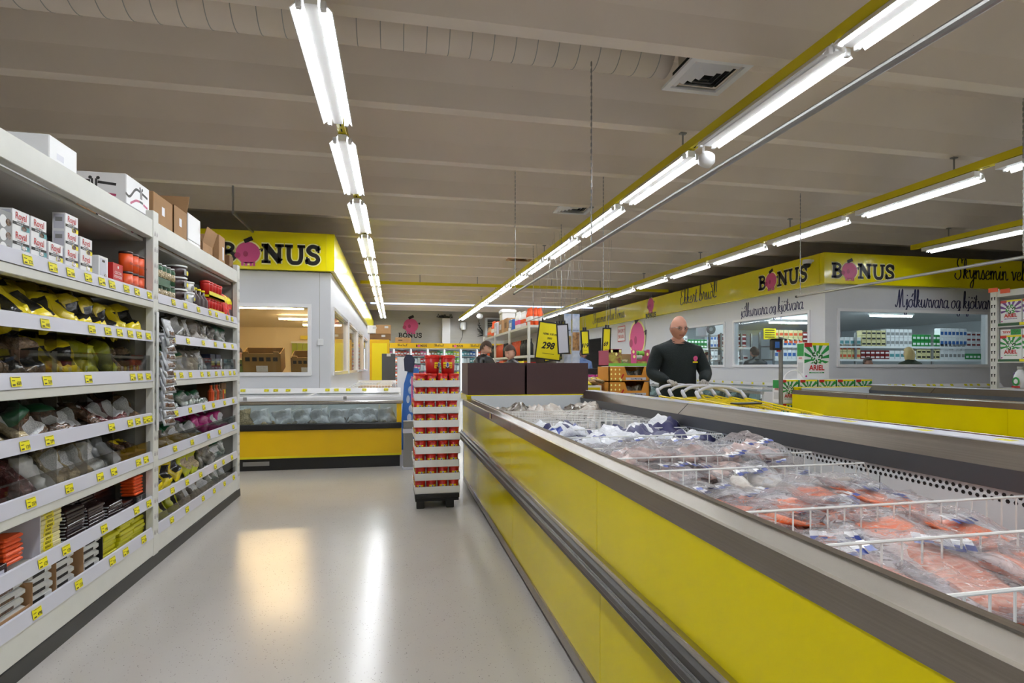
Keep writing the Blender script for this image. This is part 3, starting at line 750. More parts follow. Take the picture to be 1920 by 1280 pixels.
# ================================================================== CHEST FREEZERS (open islands)
def grille(b, x, y0, y1, z0, z1, sgn):
    """dotted air grille strip on an inner wall"""
    y = y0
    while y < y1:
        for j in range(2):
            zz = z0 + (j + .5) * (z1 - z0) / 2; yy = y + .012 * j
            vs = [(x, yy + .008 * math.cos(a * PI / 3), zz + .008 * math.sin(a * PI / 3)) for a in range(6)]
            b.add(vs, [tuple(range(6)) if sgn > 0 else tuple(range(5, -1, -1))], 'black')
        y += .026
def island(X0, X1, Y0, Y1, root_label, joints, detail=True, zr=1.0, rim_inner=.066):
    t = thing('freezer_island', root_label, 'freezer', ((X0 + X1) / 2, (Y0 + Y1) / 2, 0))
    b = MB(); b.box(X0 + .06, Y0 + .05, 0, X1 - .06, Y1 - .05, .04, 'black_matte'); b.build('plinth', t)
    ys = [Y0] + joints + [Y1]
    for i in range(len(ys) - 1):
        a, c = ys[i] + .0012, ys[i + 1] - .0012
        p = MB(); p.box(X0, a, .575, X0 + .03, c, .862, 'yellow', c=.002); p.box(X0 + .001, a, .855, X0 + .02, c, .868, 'fascia'); p.build('upper_panel', t)
        p = MB(); p.box(X0 + .012, a, .088, X0 + .03, c, .49, 'yellow', c=.002); p.build('lower_panel', t)
        p = MB(); p.box(X0 + .002, a, .038, X0 + .028, c, .09, 'chrome_dark'); p.build('kick_strip', t)
        p = MB(); p.box(X1 - .03, a, .09, X1, c, .93, 'yellow', c=.002); p.build('side_panel', t)
    # bumper: bright top lip and ribbed dark rubber
    b = MB(); b.box(X0 - .022, Y0, .566, X0 + .01, Y1, .588, 'chrome', c=.003); b.build('bumper_lip', t)
    b = MB(); b.prism([(X0, .475), (X0 - .028, .482), (X0 - .036, .492), (X0 - .034, .505), (X0 - .044, .515), (X0 - .044, .532), (X0 - .034, .54), (X0 - .034, .56), (X0 - .02, .567), (X0, .567)], Y0, Y1, 'bumper'); b.build('bumper', t)
    b = MB()
    for z, x in ((.51, .0395), (.536, .0395)): b.box(X0 - x - .001, Y0, z, X0 - x + .001, Y1, z + .002, 'steel')
    b.build('bumper_line', t)
    # near rim
    js = [Y0] + [j for k, j in enumerate(joints) if k % 2 == 0] + [Y1]
    for i in range(len(js) - 1):
        a, c = js[i] + .002, js[i + 1] - .002
        p = MB(); p.prism([(X0 - .003, .854), (X0 - .003, .912), (X0 + .001, .917), (X0 + rim_inner, .923), (X0 + rim_inner, .86)], a, c, 'chrome_dark'); p.build('rim', t)
    b = MB(); b.prism([(X0 + rim_inner, .88), (X0 + rim_inner, .927), (X0 + rim_inner + .005, .930), (X0 + rim_inner + .010, .925), (X0 + rim_inner + .017, .929), (X0 + rim_inner + .022, .925), (X0 + rim_inner + .024, .88)], Y0 + .05, Y1 - .04, 'chrome'); b.build('slide_rail', t)
    # far rim
    for i in range(len(js) - 1):
        a, c = js[i] + .25, js[i + 1] + .246
        if i == 0: a = Y0
        if i == len(js) - 2: c = Y1
        p = MB(); p.prism([(X1 - .14, zr - .02), (X1 - .12, zr), (X1 + .02, zr), (X1 + .02, zr - .07), (X1 - .03, zr - .075), (X1 - .2, zr - .075)], a + .002, c - .002, 'chrome_dark'); q = p.build('far_rim', t)
    p = MB(); p.box(X1 - .118, Y0, zr, X1 + .018, Y1, zr + .004, 'strip'); p.build('ticket_strip', t)
    p = MB(); p.prism([(X1 - .2, zr - .075), (X1 - .06, zr - .075), (X1 - .06, zr - .15), (X1 - .19, zr - .15)], Y0, Y1, 'darkgrey'); p.build('dark_band', t)
    # tub
    ix0, ix1 = X0 + rim_inner + .02, X1 - .17
    b = MB(); b.box(ix0 - .01, Y0 + .06, .3, ix0, Y1 - .06, .9, 'inner_white'); b.box(ix1, Y0 + .06, .3, ix1 + .01, Y1 - .06, zr - .15, 'inner_white')
    b.box(ix0, Y0 + .05, .3, ix1, Y0 + .06, .9, 'inner_white'); b.box(ix0 - .01, Y1 - .12, .3, ix1 + .01, Y1 - .10, .955, 'inner_white'); b.box(ix0, Y0 + .06, .3, ix1, Y1 - .06, .31, 'inner_white'); b.build('tub', t)
    for j in joints:
        p = MB(); p.box(ix1 - .001, j + .1, .4, ix1 + .001, j + .104, zr - .2, 'darkgrey'); p.build('wall_seam', t)
    if detail:
        b = MB(); grille(b, ix1 - .0015, max(Y0, .6), Y1 - .15, zr - .2, zr - .16, 1); tag(b.build('air_grille', t), kind='stuff')
    # ends
    for a, c in ((Y1 - .1, Y1), (Y0, Y0 + .05)):
        b = MB(); b.box(X0 + .03, a, .04, X1 - .03, c, .95, 'yellow'); b.box(X0 + .02, a - .01 if a > 3 else a, .95, X1 - .02, c, .963, 'fascia'); b.build('end_panel', t)
    return t, ix0, ix1
FX0, FX1, FY1 = .727, 2.22, 6.17
isl, ix0, ix1 = island(FX0, FX1, -.6, FY1, 'long open freezer island with yellow panels and chrome rims, holding frozen fish', [.42, 1.985, 3.57, 5.15])
b = MB(); X_ = FM((FX0 - .007, 4.35, .862), (0, -1, 0)); b.rect(.05, .045, 'label_white', X_, .025, .03, .0006); b.rect(.04, .035, 'yellow_warm', X_, .025, .03, .0008); b.build('size_sticker', isl)
# price labels on the far ticket strip
TG = {}
def tag_mesh(num):
    if num not in TG:
        b = MB(); X_ = FM((0, 0, 0)); b.box(-.031, 0, -.020, .031, .0015, .020, 'tag')
        b.rect(.05, .002, 'tag_ink', X_, 0, .017); b.rect(.02, .003, 'tag_ink', X_, -.018, .004); b.rect(.018, .006, 'tag_ink', X_, -.018, -.013)
        b.text(num, .021, 'tag_ink', X_, .014, -.014, .001, .01); TG[num] = b.mesh('price_tag')
    return TG[num]
NUMS = ['222', '185', '339', '659', '379', '139', '259', '198', '498', '129', '598', '89']
for i in range(14):
    y = .9 + .37 * i + R.uniform(-.08, .08)
    place(tag_mesh(NUMS[i % 12]), 'price_tag', Vector((FX1 - .05, y, 1.005)) - isl.location, (-PI / 2, 0, PI / 2), parent=isl)
b = MB(); X_ = FM((ix1 - .002, 2.62, .78), (0, -1, 0))
b.rect(.13, .05, 'label_white', X_)
b.build('info_sticker', isl)

# wire dividers standing in the tub
def divider(x0, x1, y, z, h=.26):
    b = MB(); r = .0042
    b.tube([(x0, y, z - h), (x0, y, z - .03), (x0 + .02, y, z), (x1 - .02, y, z), (x1, y, z - .03), (x1, y, z - h)], r, 'wire', 6)
    for q in (z - h, z - h * .5): b.cyl((x0, y, q), (x1, y, q), r * .8, 'wire', 5)
    n = int((x1 - x0) / .058)
    for i in range(1, n): b.cyl((x0 + (x1 - x0) * i / n, y, z - h), (x0 + (x1 - x0) * i / n, y, z), r * .62, 'wire', 5)
    return b
for i, y in enumerate([.35, .86, 1.16, 1.47, 2.12, 2.44, 2.76, 3.22, 3.66, 4.22, 4.36, 4.5, 4.64, 4.8, 4.95, 5.1, 5.25]):
    z = .85 if i < 8 else .845
    o = divider(ix0 + .04, ix1 - .03, y, z).build('wire_divider')
    tag(o, 'white wire divider across the freezer island, %s from its camera end' % od(i), 'divider', 'wire dividers in the freezer')

# ---- bags and packs
def pillow(b, w, h, t, m, seed, nx=8, ny=10, lab=None, end=None, flat=.35, cr=.16, X=None, ragged=.03):
    rr = random.Random(seed); off = Vector((seed * 3.7, seed * 1.3, 0))
    def P(i, j, s):
        u = -1 + 2 * i / nx; v = -1 + 2 * j / ny
        e = 0
        if i in (0, nx) or j in (0, ny): T = 0
        else: T = t / 2 * max(0, (1 - abs(u) ** 3)) ** .6 * max(0, (1 - abs(v) ** 5)) ** .7
        n = noise.noise(Vector((u * 1.7, v * 1.7, s * .6)) + off); n2 = noise.noise(Vector((u * 4, v * 4, s * 2)) + off)
        z = T * s * (1 if s > 0 else flat) * (1 + .8 * n + .45 * n2)
        z += cr * t * noise.noise(Vector((u * 1.2, v * 1.2, 5)) + off)
        px = w / 2 * u * (1 - .07 * (1 - v * v)) + ragged * w * noise.noise(Vector((v * 3, u, 9)) + off)
        py = h / 2 * v + ragged * h * noise.noise(Vector((u * 3, v, 13)) + off)
        return (px, py, z)
    vs = []; idx = {}
    for s in (1, -1):
        for j in range(ny + 1):
            for i in range(nx + 1):
                bd = i in (0, nx) or j in (0, ny)
                if s == -1 and bd: idx[(s, i, j)] = idx[(1, i, j)]; continue
                idx[(s, i, j)] = len(vs); vs.append(P(i, j, s))
    def fm(f_u, f_v, s):
        if end and (f_v < .1 or f_v > .9): return end
        if lab and s > 0:
            for (u0, u1, v0, v1, lm) in lab:
                if u0 <= f_u <= u1 and v0 <= f_v <= v1: return lm
        return m
    for s in (1, -1):
        for j in range(ny):
            for i in range(nx):
                q = [idx[(s, i, j)], idx[(s, i + 1, j)], idx[(s, i + 1, j + 1)], idx[(s, i, j + 1)]]
                if s < 0: q.reverse()
                lm = fm((i + .5) / nx, (j + .5) / ny, s)
                b.add([vs[k] for k in q], [(0, 1, 2, 3)], lm, X)
    return b
def weld(me):
    import bmesh
    bm = bmesh.new(); bm.from_mesh(me); bmesh.ops.remove_doubles(bm, verts=bm.verts, dist=1e-6); bm.to_mesh(me); bm.free(); return me
BAGS = {}
def bag(kind, seed, w, h, t, m, lab=None, end=None, **k):
    key = (kind, seed)
    if key not in BAGS:
        b = MB(); pillow(b, w, h, t, m, seed, lab=lab, end=end, **k); BAGS[key] = weld(b.mesh(kind, smooth=True))
    return BAGS[key]
# frozen fish packs: film + fillet + label
def fillet_mesh(m, seed, w, l, t):
    return bag('fillet_' + m + str(w), seed, w, l, t, m, flat=.6, cr=.5, ragged=.09, nx=6, ny=9)
FILM = [bag('film', s, .27, .40, .05, 'film', cr=.9, ragged=.07, nx=10, ny=12) for s in range(4)]
FILMB = [bag('film_big', s, .33, .34, .09, 'film', cr=.5, ragged=.09, nx=10, ny=12) for s in (11, 12, 13)]
END_FILM = 0
def lab_mesh(kind):
    key = ('lab', kind)
    if key not in BAGS:
        b = MB(); X_ = Matrix.Identity(4)
        w, h = (.13, .055) if kind != 'big' else (.17, .12)
        n = 6
        for i in range(n):
            u0, u1 = -w / 2 + w * i / n, -w / 2 + w * (i + 1) / n
            z0 = .006 * math.sin(i * 1.3); z1 = .006 * math.sin((i + 1) * 1.3)
            for (v0, v1, mm) in ((-h / 2, -h * .1, 'label_blue'), (-h * .1, h / 2, 'white_gloss')):
                b.add([(u0, v0, z0), (u1, v0, z0), (u1, v1, z1), (u0, v1, z1)], [(0, 1, 2, 3)], mm)
        if kind == 'big':
            for i in range(9): b.box(-.03 + i * .006, .02, .007, -.027 + i * .006, .05, .0078, 'ink')
            for i in range(4): b.box(-.07, -.005 + .012 * i, .008, -.035, -.002 + .012 * i, .0086, 'grey')
        BAGS[key] = b.mesh('label')
    return BAGS[key]
cnt = {}
def fish(kind, x, y, z, rz, tilt=(0, 0), label=None, s=1.0):
    col = {'salmon': 'salmon', 'pale': 'salmon_pale', 'pink': 'fish_pink', 'white': 'fish_white', 'breaded': 'meat_brown'}[kind]
    t = thing({'salmon': 'salmon_pack', 'pale': 'salmon_pack', 'pink': 'fish_pack', 'white': 'fish_pack', 'breaded': 'breaded_fish_pack'}[kind],
              label, 'frozen fish', (x, y, z), (tilt[0], tilt[1], rz), 'frozen fish packs in the freezer island')
    seed = R.randrange(4)
    big = kind in ('pink', 'breaded')
    n = cnt.setdefault('f', 0); cnt['f'] += 1
    sc = (s, s, s)
    place(FILMB[seed % 3] if big else FILM[seed], 'film', (0, 0, .012), parent=t, scale=sc)
    if kind in ('salmon', 'pale'):
        place(fillet_mesh(col, seed, .19, .34, .035), 'fillet', (0.01, 0, .0), parent=t, scale=sc)
    elif kind == 'white':
        for q in (-1, 1): place(fillet_mesh(col, seed + q + 2, .09, .26, .04), 'fillet', (q * .055, .01 * q, 0), (0, 0, q * .15), parent=t, scale=sc)
    elif kind == 'pink':
        for q in (-1, 0, 1): place(fillet_mesh(col, seed + q + 2, .10, .27, .05), 'fillet', (q * .09, .02 * q, .01 * (q == 0)), (.1 * q, 0, q * .25), parent=t, scale=sc)
    else:
        for q in range(5): place(fillet_mesh(col, seed, .1, .12, .06), 'fillet', (.09 * math.cos(q * 1.3), .09 * math.sin(q * 1.3), 0), (0, 0, q), parent=t, scale=sc)
    place(lab_mesh('big' if kind == 'breaded' else 'small'), 'label', (.03, .09 * (1 if seed % 2 else -1), .035 if not big else .075), (0, 0, R.uniform(-.4, .4)), parent=t, scale=sc)
    return t
def layer(kind, ylo, yhi, zt, n, word, rows=1):
    zt -= .075 + (.03 if zt > .835 else 0)
    for i in range(n):
        u = (i + .5) / n
        x = ix0 + .22 + (ix1 - ix0 - .44) * u + R.uniform(-.03, .03)
        y = ylo + (yhi - ylo) * (.5 + R.uniform(-.12, .12))
        fish(kind, x, y, zt + .018 * (i % 3) + R.uniform(0, .03), R.uniform(-.5, .5) + (PI / 2 if R.random() < .35 else 0), (R.uniform(-.18, .18), R.uniform(-.2, .2)),
             '%s, %s from aisle' % (word, od(i)))
def filler(y0, y1, z, m, word):
    """hidden packs below: a low flat bed so that the tub never shows bare"""
    for i in range(5):
        for j in range(max(1, int((y1 - y0) / .3))):
            x = ix0 + .19 + i * .205; y = y0 + .15 + j * .3
            if y > y1: continue
            place(bag('bed_' + m, i % 3, .3, .36, .08, m, cr=.8, ragged=.08), 'frozen_pack', (x, y, z + R.uniform(-.02, .02)), (R.uniform(-.1, .1), R.uniform(-.1, .1), R.uniform(0, 6)),
                  'pack lying under the others between the dividers, %s' % word, 'frozen fish', 'packs under the top layer, ' + word)
filler(-.1, 1.15, (.66), 'frost', 'breaded and salmon end'); filler(1.18, 2.1, .66, 'salmon_pale', 'salmon section')
filler(2.1, 3.2, .66, 'fish_pink', 'whole fillet section'); filler(3.2, 4.2, .66, 'frost', 'blue and white bag section'); filler(5.2, 5.95, .68, 'frost', 'far end section')
filler(4.2, 5.2, .60, 'fish_pink', 'empty looking wire baskets section')
layer('breaded', .4, .84, .78, 4, 'clear bag of brown breaded fish, blue label')
layer('salmon', .87, 1.15, .78, 4, 'vacuum pack of orange salmon between the second and third dividers')
layer('pale', .98, 1.3, .81, 4, 'pale salmon pack lying over the third divider gap')
layer('salmon', 1.2, 1.45, .79, 3, 'orange salmon pack just behind the third divider')
layer('salmon', 1.52, 1.9, .80, 5, 'large orange salmon side, middle of the freezer')
layer('salmon', 1.6, 2.1, .84, 4, 'topmost orange salmon pack, middle of the freezer')
layer('white', 1.95, 2.15, .82, 3, 'white fish pack lying on the wires behind the salmon')
layer('pink', 2.15, 2.7, .84, 4, 'bulky clear bag of pinkish fillets heaped above the wires')
layer('pink', 2.3, 2.9, .90, 3, 'uppermost bag of pinkish fillets of the heap')
layer('white', 2.76, 3.2, .82, 5, 'flat clear bag of pale fish with blue label')
layer('white', 2.9, 3.3, .86, 4, 'clear pale fish bag before the blue ones')
# blue and white printed bags
def lab_bw(seed):
    return [(.1, .9, .72, .9, 'ink_blue'), (.0, .35, .3, .5, 'ink_blue'), (.45, .95, .42, .58, 'label_blue')] if seed % 2 else [(.2, 1, .1, .3, 'ink_blue'), (.55, 1, .3, .8, 'ink_blue')]
for i in range(16):
    s = i % 4
    me = bag('blue_white_bag', s, .28, .36, .12, 'frost', lab=lab_bw(s), cr=.25, ragged=.05, nx=12, ny=14)
    place(me, 'frozen_bag', (ix0 + .15 + (i % 5) * .23, 3.35 + .22 * (i // 5) + R.uniform(-.05, .05), .745 + .03 * (i % 3)), (R.uniform(-.15, .15), R.uniform(-.15, .15), R.uniform(-1, 1)),
          'white fish bag with dark blue print, row %s, %s from the aisle' % (od(i // 5), od(i % 5)), 'frozen fish', 'blue and white bags in the freezer')
for i in range(12):
    place(bag('sea_bag', i % 3, .26, .3, .14, 'clear_bag' if i % 2 else 'fish_white', cr=.25, ragged=.06), 'frozen_bag', (ix0 + .15 + (i % 6) * .2, 5.5 + .24 * (i // 6), .76 + .03 * (i % 2)), (R.uniform(-.3, .3), R.uniform(-.3, .3), R.uniform(-1, 1)),
          'crinkled clear bag of shellfish heaped at the far end, row %s, %s from the left' % (od(i // 6), od(i % 6)), 'frozen food', 'bags heaped at the far end of the freezer')
# brown panels standing on the freezer's far end
for i, (x0, x1, lb) in enumerate([(.77, 1.40, 'dark brown board bin standing on the freezer end, above the yellow trim'), (1.425, 2.13, 'dark brown board bin beside the other, under the price signs')]):
    t = thing('board_bin', lb, 'bin', ((x0 + x1) / 2, 6.4, .965))
    for nm, bx in (('front_board', (x0, 6.10, .965, x1, 6.115, 1.31)), ('rear_board', (x0, 6.6, .965, x1, 6.615, 1.31)), ('side_board', (x0, 6.115, .965, x0 + .015, 6.6, 1.31)), ('side_board', (x1 - .015, 6.115, .965, x1, 6.6, 1.31)), ('bottom_board', (x0 + .015, 6.115, .965, x1 - .015, 6.6, .98))):
        b = MB(); b.box(*bx, 'panel_brown'); b.build(nm, t)
b = MB(); b.box(.78, 6.18, 0, 2.17, 6.64, .963, 'inner_white'); b.box(.76, 6.18, .9, 2.19, 6.66, .9625, 'yellow'); tag(b.build('end_counter'), 'white counter block behind the freezer island carrying the brown bins', 'counter')

# ---- second island on the right
isl2, jx0, jx1 = island(5.9, 7.35, 1.2, 7.6, 'second open freezer island with yellow side, right of the shopping carts', [2.4, 4.5, 6.2], detail=False, zr=.985)
for i in range(9):
    place(bag('bed_frost', i % 3, .3, .36, .08, 'frost', cr=.8, ragged=.08), 'frozen_pack', (jx0 + .2 + (i % 3) * .35, 5.0 + .6 * (i // 3), .72), (0, 0, i), 'white frozen pack inside the second freezer island', 'frozen food', 'packs in the second freezer island')

# ---- glass fronted freezer before the left cold room
def closed_freezer(name_lab, x0, x1, y0, y1, front, zt=.88):
    """front: '-y' or '-x' ; glass window in the front, sliding lids on top"""
    t = thing('display_freezer', name_lab, 'freezer', ((x0 + x1) / 2, (y0 + y1) / 2, 0))
    b = MB(); b.box(x0 + .04, y0 + .04, 0, x1 - .02, y1, .15, 'black'); b.build('kick', t)
    if front == '-y':
        b = MB(); b.box(x0, y0, .15, x1, y0 + .05, .49, 'yellow_warm', c=.004); b.build('front_panel', t)
        b = MB(); b.box(x0, y0 + .002, .15, x1, y0 - .006, .175, 'yellow_rail'); b.build('trim_strip', t)
        b = MB(); b.box(x0, y0 - .03, .49, x1, y0 + .06, .565, 'black', c=.008); b.build('bumper', t)
        b = MB(); b.box(x0, y0 + .01, .565, x1 - .06, y0 + .018, .80, 'glass'); b.build('window', t)
        b = MB(); b.box(x1 - .06, y0, .49, x1, y0 + .06, .83, 'yellow_warm'); b.build('corner_post', t)
        b = MB(); b.box(x0, y0 - .02, .80, x1 + .02, y0 + .05, .845, 'chrome', c=.01); b.build('handrail', t)
        b = MB(); b.box(x0, y0, .846, x1, y0 + .035, .89, 'white_gloss'); b.build('lid_frame', t)
        b = MB(); b.box(x1 - .03, y0 + .06, .15, x1, y1, .84, 'yellow_warm'); b.box(x0, y0 + .06, .15, x0 + .03, y1, .84, 'yellow_warm'); b.build('side_panel', t)
        b = MB(); b.box(x0 + .03, y1 - .05, .15, x1 - .03, y1, .94, 'inner_white'); b.box(x0 + .03, y0 + .06, .35, x1 - .03, y1 - .05, .38, 'inner_white'); b.build('tub', t)
        b = MB(); b.prism([(y1 - .12, .90), (y1 - .06, .97), (y1, .97), (y1, .90)], x0, x1, 'white_gloss', axis='x'); b.build('ticket_rail', t)
        n = max(2, int((x1 - x0) / 1.0))
        for i in range(n):
            a = x0 + (x1 - x0) * i / n; c = x0 + (x1 - x0) * (i + 1) / n
            b = MB(); b.box(a + .01, y0 + .04, .885, c - .01, y1 - .12, .893, 'glass'); b.box(a, y0 + .035, .88, a + .02, y1 - .12, .90, 'white_gloss'); b.box(c - .02, y0 + .035, .88, c, y1 - .12, .90, 'white_gloss'); b.box(a, y0 + .03, .882, c, y0 + .05, .905, 'white_gloss'); b.build('lid', t)
            b = MB(); b.box(a + .45, y0 - .012, .86, a + .49, y0 + .0, .90, 'grey'); b.build('latch', t)
        b = MB(); b.box(x0 + .05, y1 - .06, .76, x1 - .05, y1 - .052, .80, 'grey'); b.build('air_grille', t)
        k = 0; x = x0 + .2
        while x < x1 - .1:
            place(tag_mesh(NUMS[k % 12]), 'price_tag', Vector((x, y1 - .1, .945)) - t.location, (-.6, 0, 0), parent=t); x += [.16, .22, .3, .12][k % 4]; k += 1
        b = MB(); x = x0 + 1.6; b.box(x, y0 + .03, .06, x + .3, y0 + .035, .11, 'steel'); b.build('kick_bracket', t)
    else:
        b = MB(); b.box(x0, y0, .15, x0 + .05, y1, .49, 'yellow'); b.build('front_panel', t)
        b = MB(); b.box(x0 - .03, y0, .49, x0 + .06, y1, .565, 'black'); b.build('bumper', t)
        b = MB(); b.box(x0 + .01, y0 + .05, .565, x0 + .018, y1, .80, 'glass_tint'); b.build('window', t)
        b = MB(); b.box(x0 - .02, y0, .80, x0 + .05, y1, .845, 'chrome'); b.build('handrail', t)
        b = MB(); b.box(x0 + .05, y0 + .01, .15, x1, y0 + .05, .84, 'white_gloss'); b.build('side_panel', t)
        b = MB(); b.box(x1 - .05, y0 + .05, .15, x1, y1, .92, 'inner_white'); b.box(x0 + .05, y0 + .05, .35, x1 - .05, y1 - .05, .38, 'inner_white'); b.build('tub', t)
        n = int((y1 - y0) / 1.0)
        for i in range(n):
            a = y0 + (y1 - y0) * i / n; c = y0 + (y1 - y0) * (i + 1) / n
            b = MB(); b.box(x0 + .04, a + .02, .885, x1 - .1, c - .02, .892, 'glass'); b.box(x0 + .03, a, .88, x1 - .1, a + .03, .90, 'white_gloss'); b.box(x0 + .02, a, .88, x0 + .05, c, .905, 'white_gloss'); b.build('lid', t)
        b = MB(); b.box(x1 - .12, y0, .90, x1, y1, .97, 'white_gloss'); b.build('ticket_rail', t)
        for k in range(int((y1 - y0) / .35)):
            place(tag_mesh(NUMS[k % 12]), 'price_tag', Vector((x1 - .122, y0 + .2 + .35 * k, .94)) - t.location, (0, 0, -PI / 2), parent=t)
    return t
closed_freezer('glass fronted freezer with yellow base before the left cold room', -3.4, .085, 7.38, 8.42, '-y')
closed_freezer('white lidded freezer along the right cold room front, under the long window', 7.5, 10.8, 7.42, 8.42, '-y')
closed_freezer('glass sided freezer along the side of the right cold room, beyond the carts', 6.1, 7.15, 8.62, 14.4, '-x')
# contents of the glass fronted freezer
k = 0
for x in [-3.1, -2.85, -2.6, -2.35, -2.1, -1.85, -1.62, -1.38, -1.15, -.95, -.72, -.5, -.3, -.12]:
    for j in range(3):
        m = ['pasta', 'frost', 'green_bag', 'frost', 'clear_bag', 'pasta'][(k // 4 + j) % 6] if x < -1.2 else ['frost', 'frost', 'teal' if j == 5 else 'clear_bag'][(k + j) % 3]
        place(bag('chest_' + m, k % 3, .24, .22, .11, m, cr=.5, ragged=.06, lab=[(.3, .7, .3, .7, 'label_white')] if k % 4 == 0 else None), 'frozen_bag', (x + R.uniform(-.02, .02), 7.55 + R.uniform(0, .04), .45 + .085 * j), (PI / 2 * (.6 if j == 2 else .15) + R.uniform(-.2, .2), R.uniform(-.3, .3), R.uniform(-.5, .5)),
              'frozen bag behind the glass of the left freezer, %s column from the shelving, layer %s' % (od(k // 3), od(j)), 'frozen food', 'bags behind the freezer glass'); k += 1
for i, x in enumerate([-2.65, -1.95, -1.25, -.9, -.2]):
    b = MB()
    for z in (.42, .52, .62, .72, .78): b.cyl((x, 7.44, z), (x, 8.2, z), .004, 'wire', 5)
    for q in range(10): b.cyl((x, 7.44 + q * .084, .4), (x, 7.44 + q * .084, .78), .003, 'wire', 5)
    tag(b.build('wire_divider'), 'white wire divider inside the glass fronted freezer, %s from the shelving' % od(i), 'divider')
for i in range(20):
    place(bag('side_bag', i % 3, .26, .3, .12, 'frost' if i % 2 else 'clear_bag', cr=.5, lab=[(.3, .8, .3, .6, 'label_blue')] if i % 3 == 0 else None, ragged=.06), 'frozen_bag', (6.32 + .12 * (i % 2), 8.85 + .27 * i, .62 + .1 * (i % 2)), (R.uniform(-.3, .3), -.8, R.uniform(-.5, .5)),
          'clear frozen bag behind the glass of the freezer beyond the carts, %s along' % od(i), 'frozen food', 'bags in the freezer beyond the carts')
# low freezer along the left cold room side
t = thing('side_freezer', 'long chest freezer with white sliding lids along the left cold room wall', 'freezer', (-.42, 11.4, 0))
b = MB(); b.box(-.86, 8.5, .1, 0, 14.6, .72, 'white'); b.box(-.03, 8.5, .72, 0, 14.6, .82, 'white'); b.box(-.86, 8.5, .72, -.83, 14.6, .82, 'white'); b.box(-.83, 8.5, .72, -.03, 8.53, .82, 'white'); b.build('body', t)
b = MB(); b.box(-.88, 8.5, .86, -.8, 14.6, .90, 'white_gloss'); b.box(-.04, 8.5, .82, .03, 14.6, .89, 'white_gloss'); b.box(-.88, 14.55, .82, .03, 14.6, .93, 'white_gloss'); b.build('rim', t)
for i in range(6):
    b = MB(); b.box(-.8 + .05, 8.6 + i, .885, -.35, 9.45 + i, .89, 'glass'); b.box(-.8, 8.55 + i, .88, -.05, 8.6 + i, .905, 'white_gloss'); b.box(-.37, 8.6 + i, .88, -.34, 9.5 + i, .9, 'white_gloss'); b.build('lid', t)
for i in range(14):
    place(bag('side_pack', i % 3, .3, .34, .1, ['fish_pink', 'card', 'frost'][i % 3], cr=.4), 'frozen_pack', (-.24 - .3 * (i % 2), 8.9 + .42 * i, .79), (0, 0, i), 'frozen pack lying in the side freezer, %s from its front' % od(i), 'frozen food', 'packs in the side freezer')
t = thing('wire_basket', 'white wire basket full of brown packs in the side freezer', 'basket', (-.3, 10.2, .84))
b = MB()
for z in (.88, .94, 1.0):
    b.tube([(-.62, 9.9, z), (-.06, 9.9, z), (-.06, 10.6, z), (-.62, 10.6, z), (-.62, 9.9, z)], .005, 'wire', 5)
for q in range(12): b.cyl((-.62 + .05 * q, 9.9, .84), (-.62 + .05 * q, 9.9, 1.0), .003, 'wire', 5)
b.build('wires', t)
b = MB(); b.box(-.6, 9.92, .86, -.08, 10.58, .93, 'card'); tag(b.build('cardboard_tray'), 'flat brown tray inside the white wire basket', 'tray')
# steel bumper post
t = thing('guard_post', 'dented bright steel guard post by the freezer corner, next to the tub stack', 'post', (.17, 7.2, 0))
b = MB(); b.box(.105, 7.14, 0, .225, 7.24, .60, 'steel', c=.006); b.build('post', t)
b = MB(); b.box(.10, 7.135, .45, .228, 7.245, .50, 'strip'); b.build('band', t)
b = MB(); b.box(.095, 7.125, 0, .235, 7.25, .03, 'strip', c=.004); b.build('foot_plate', t)

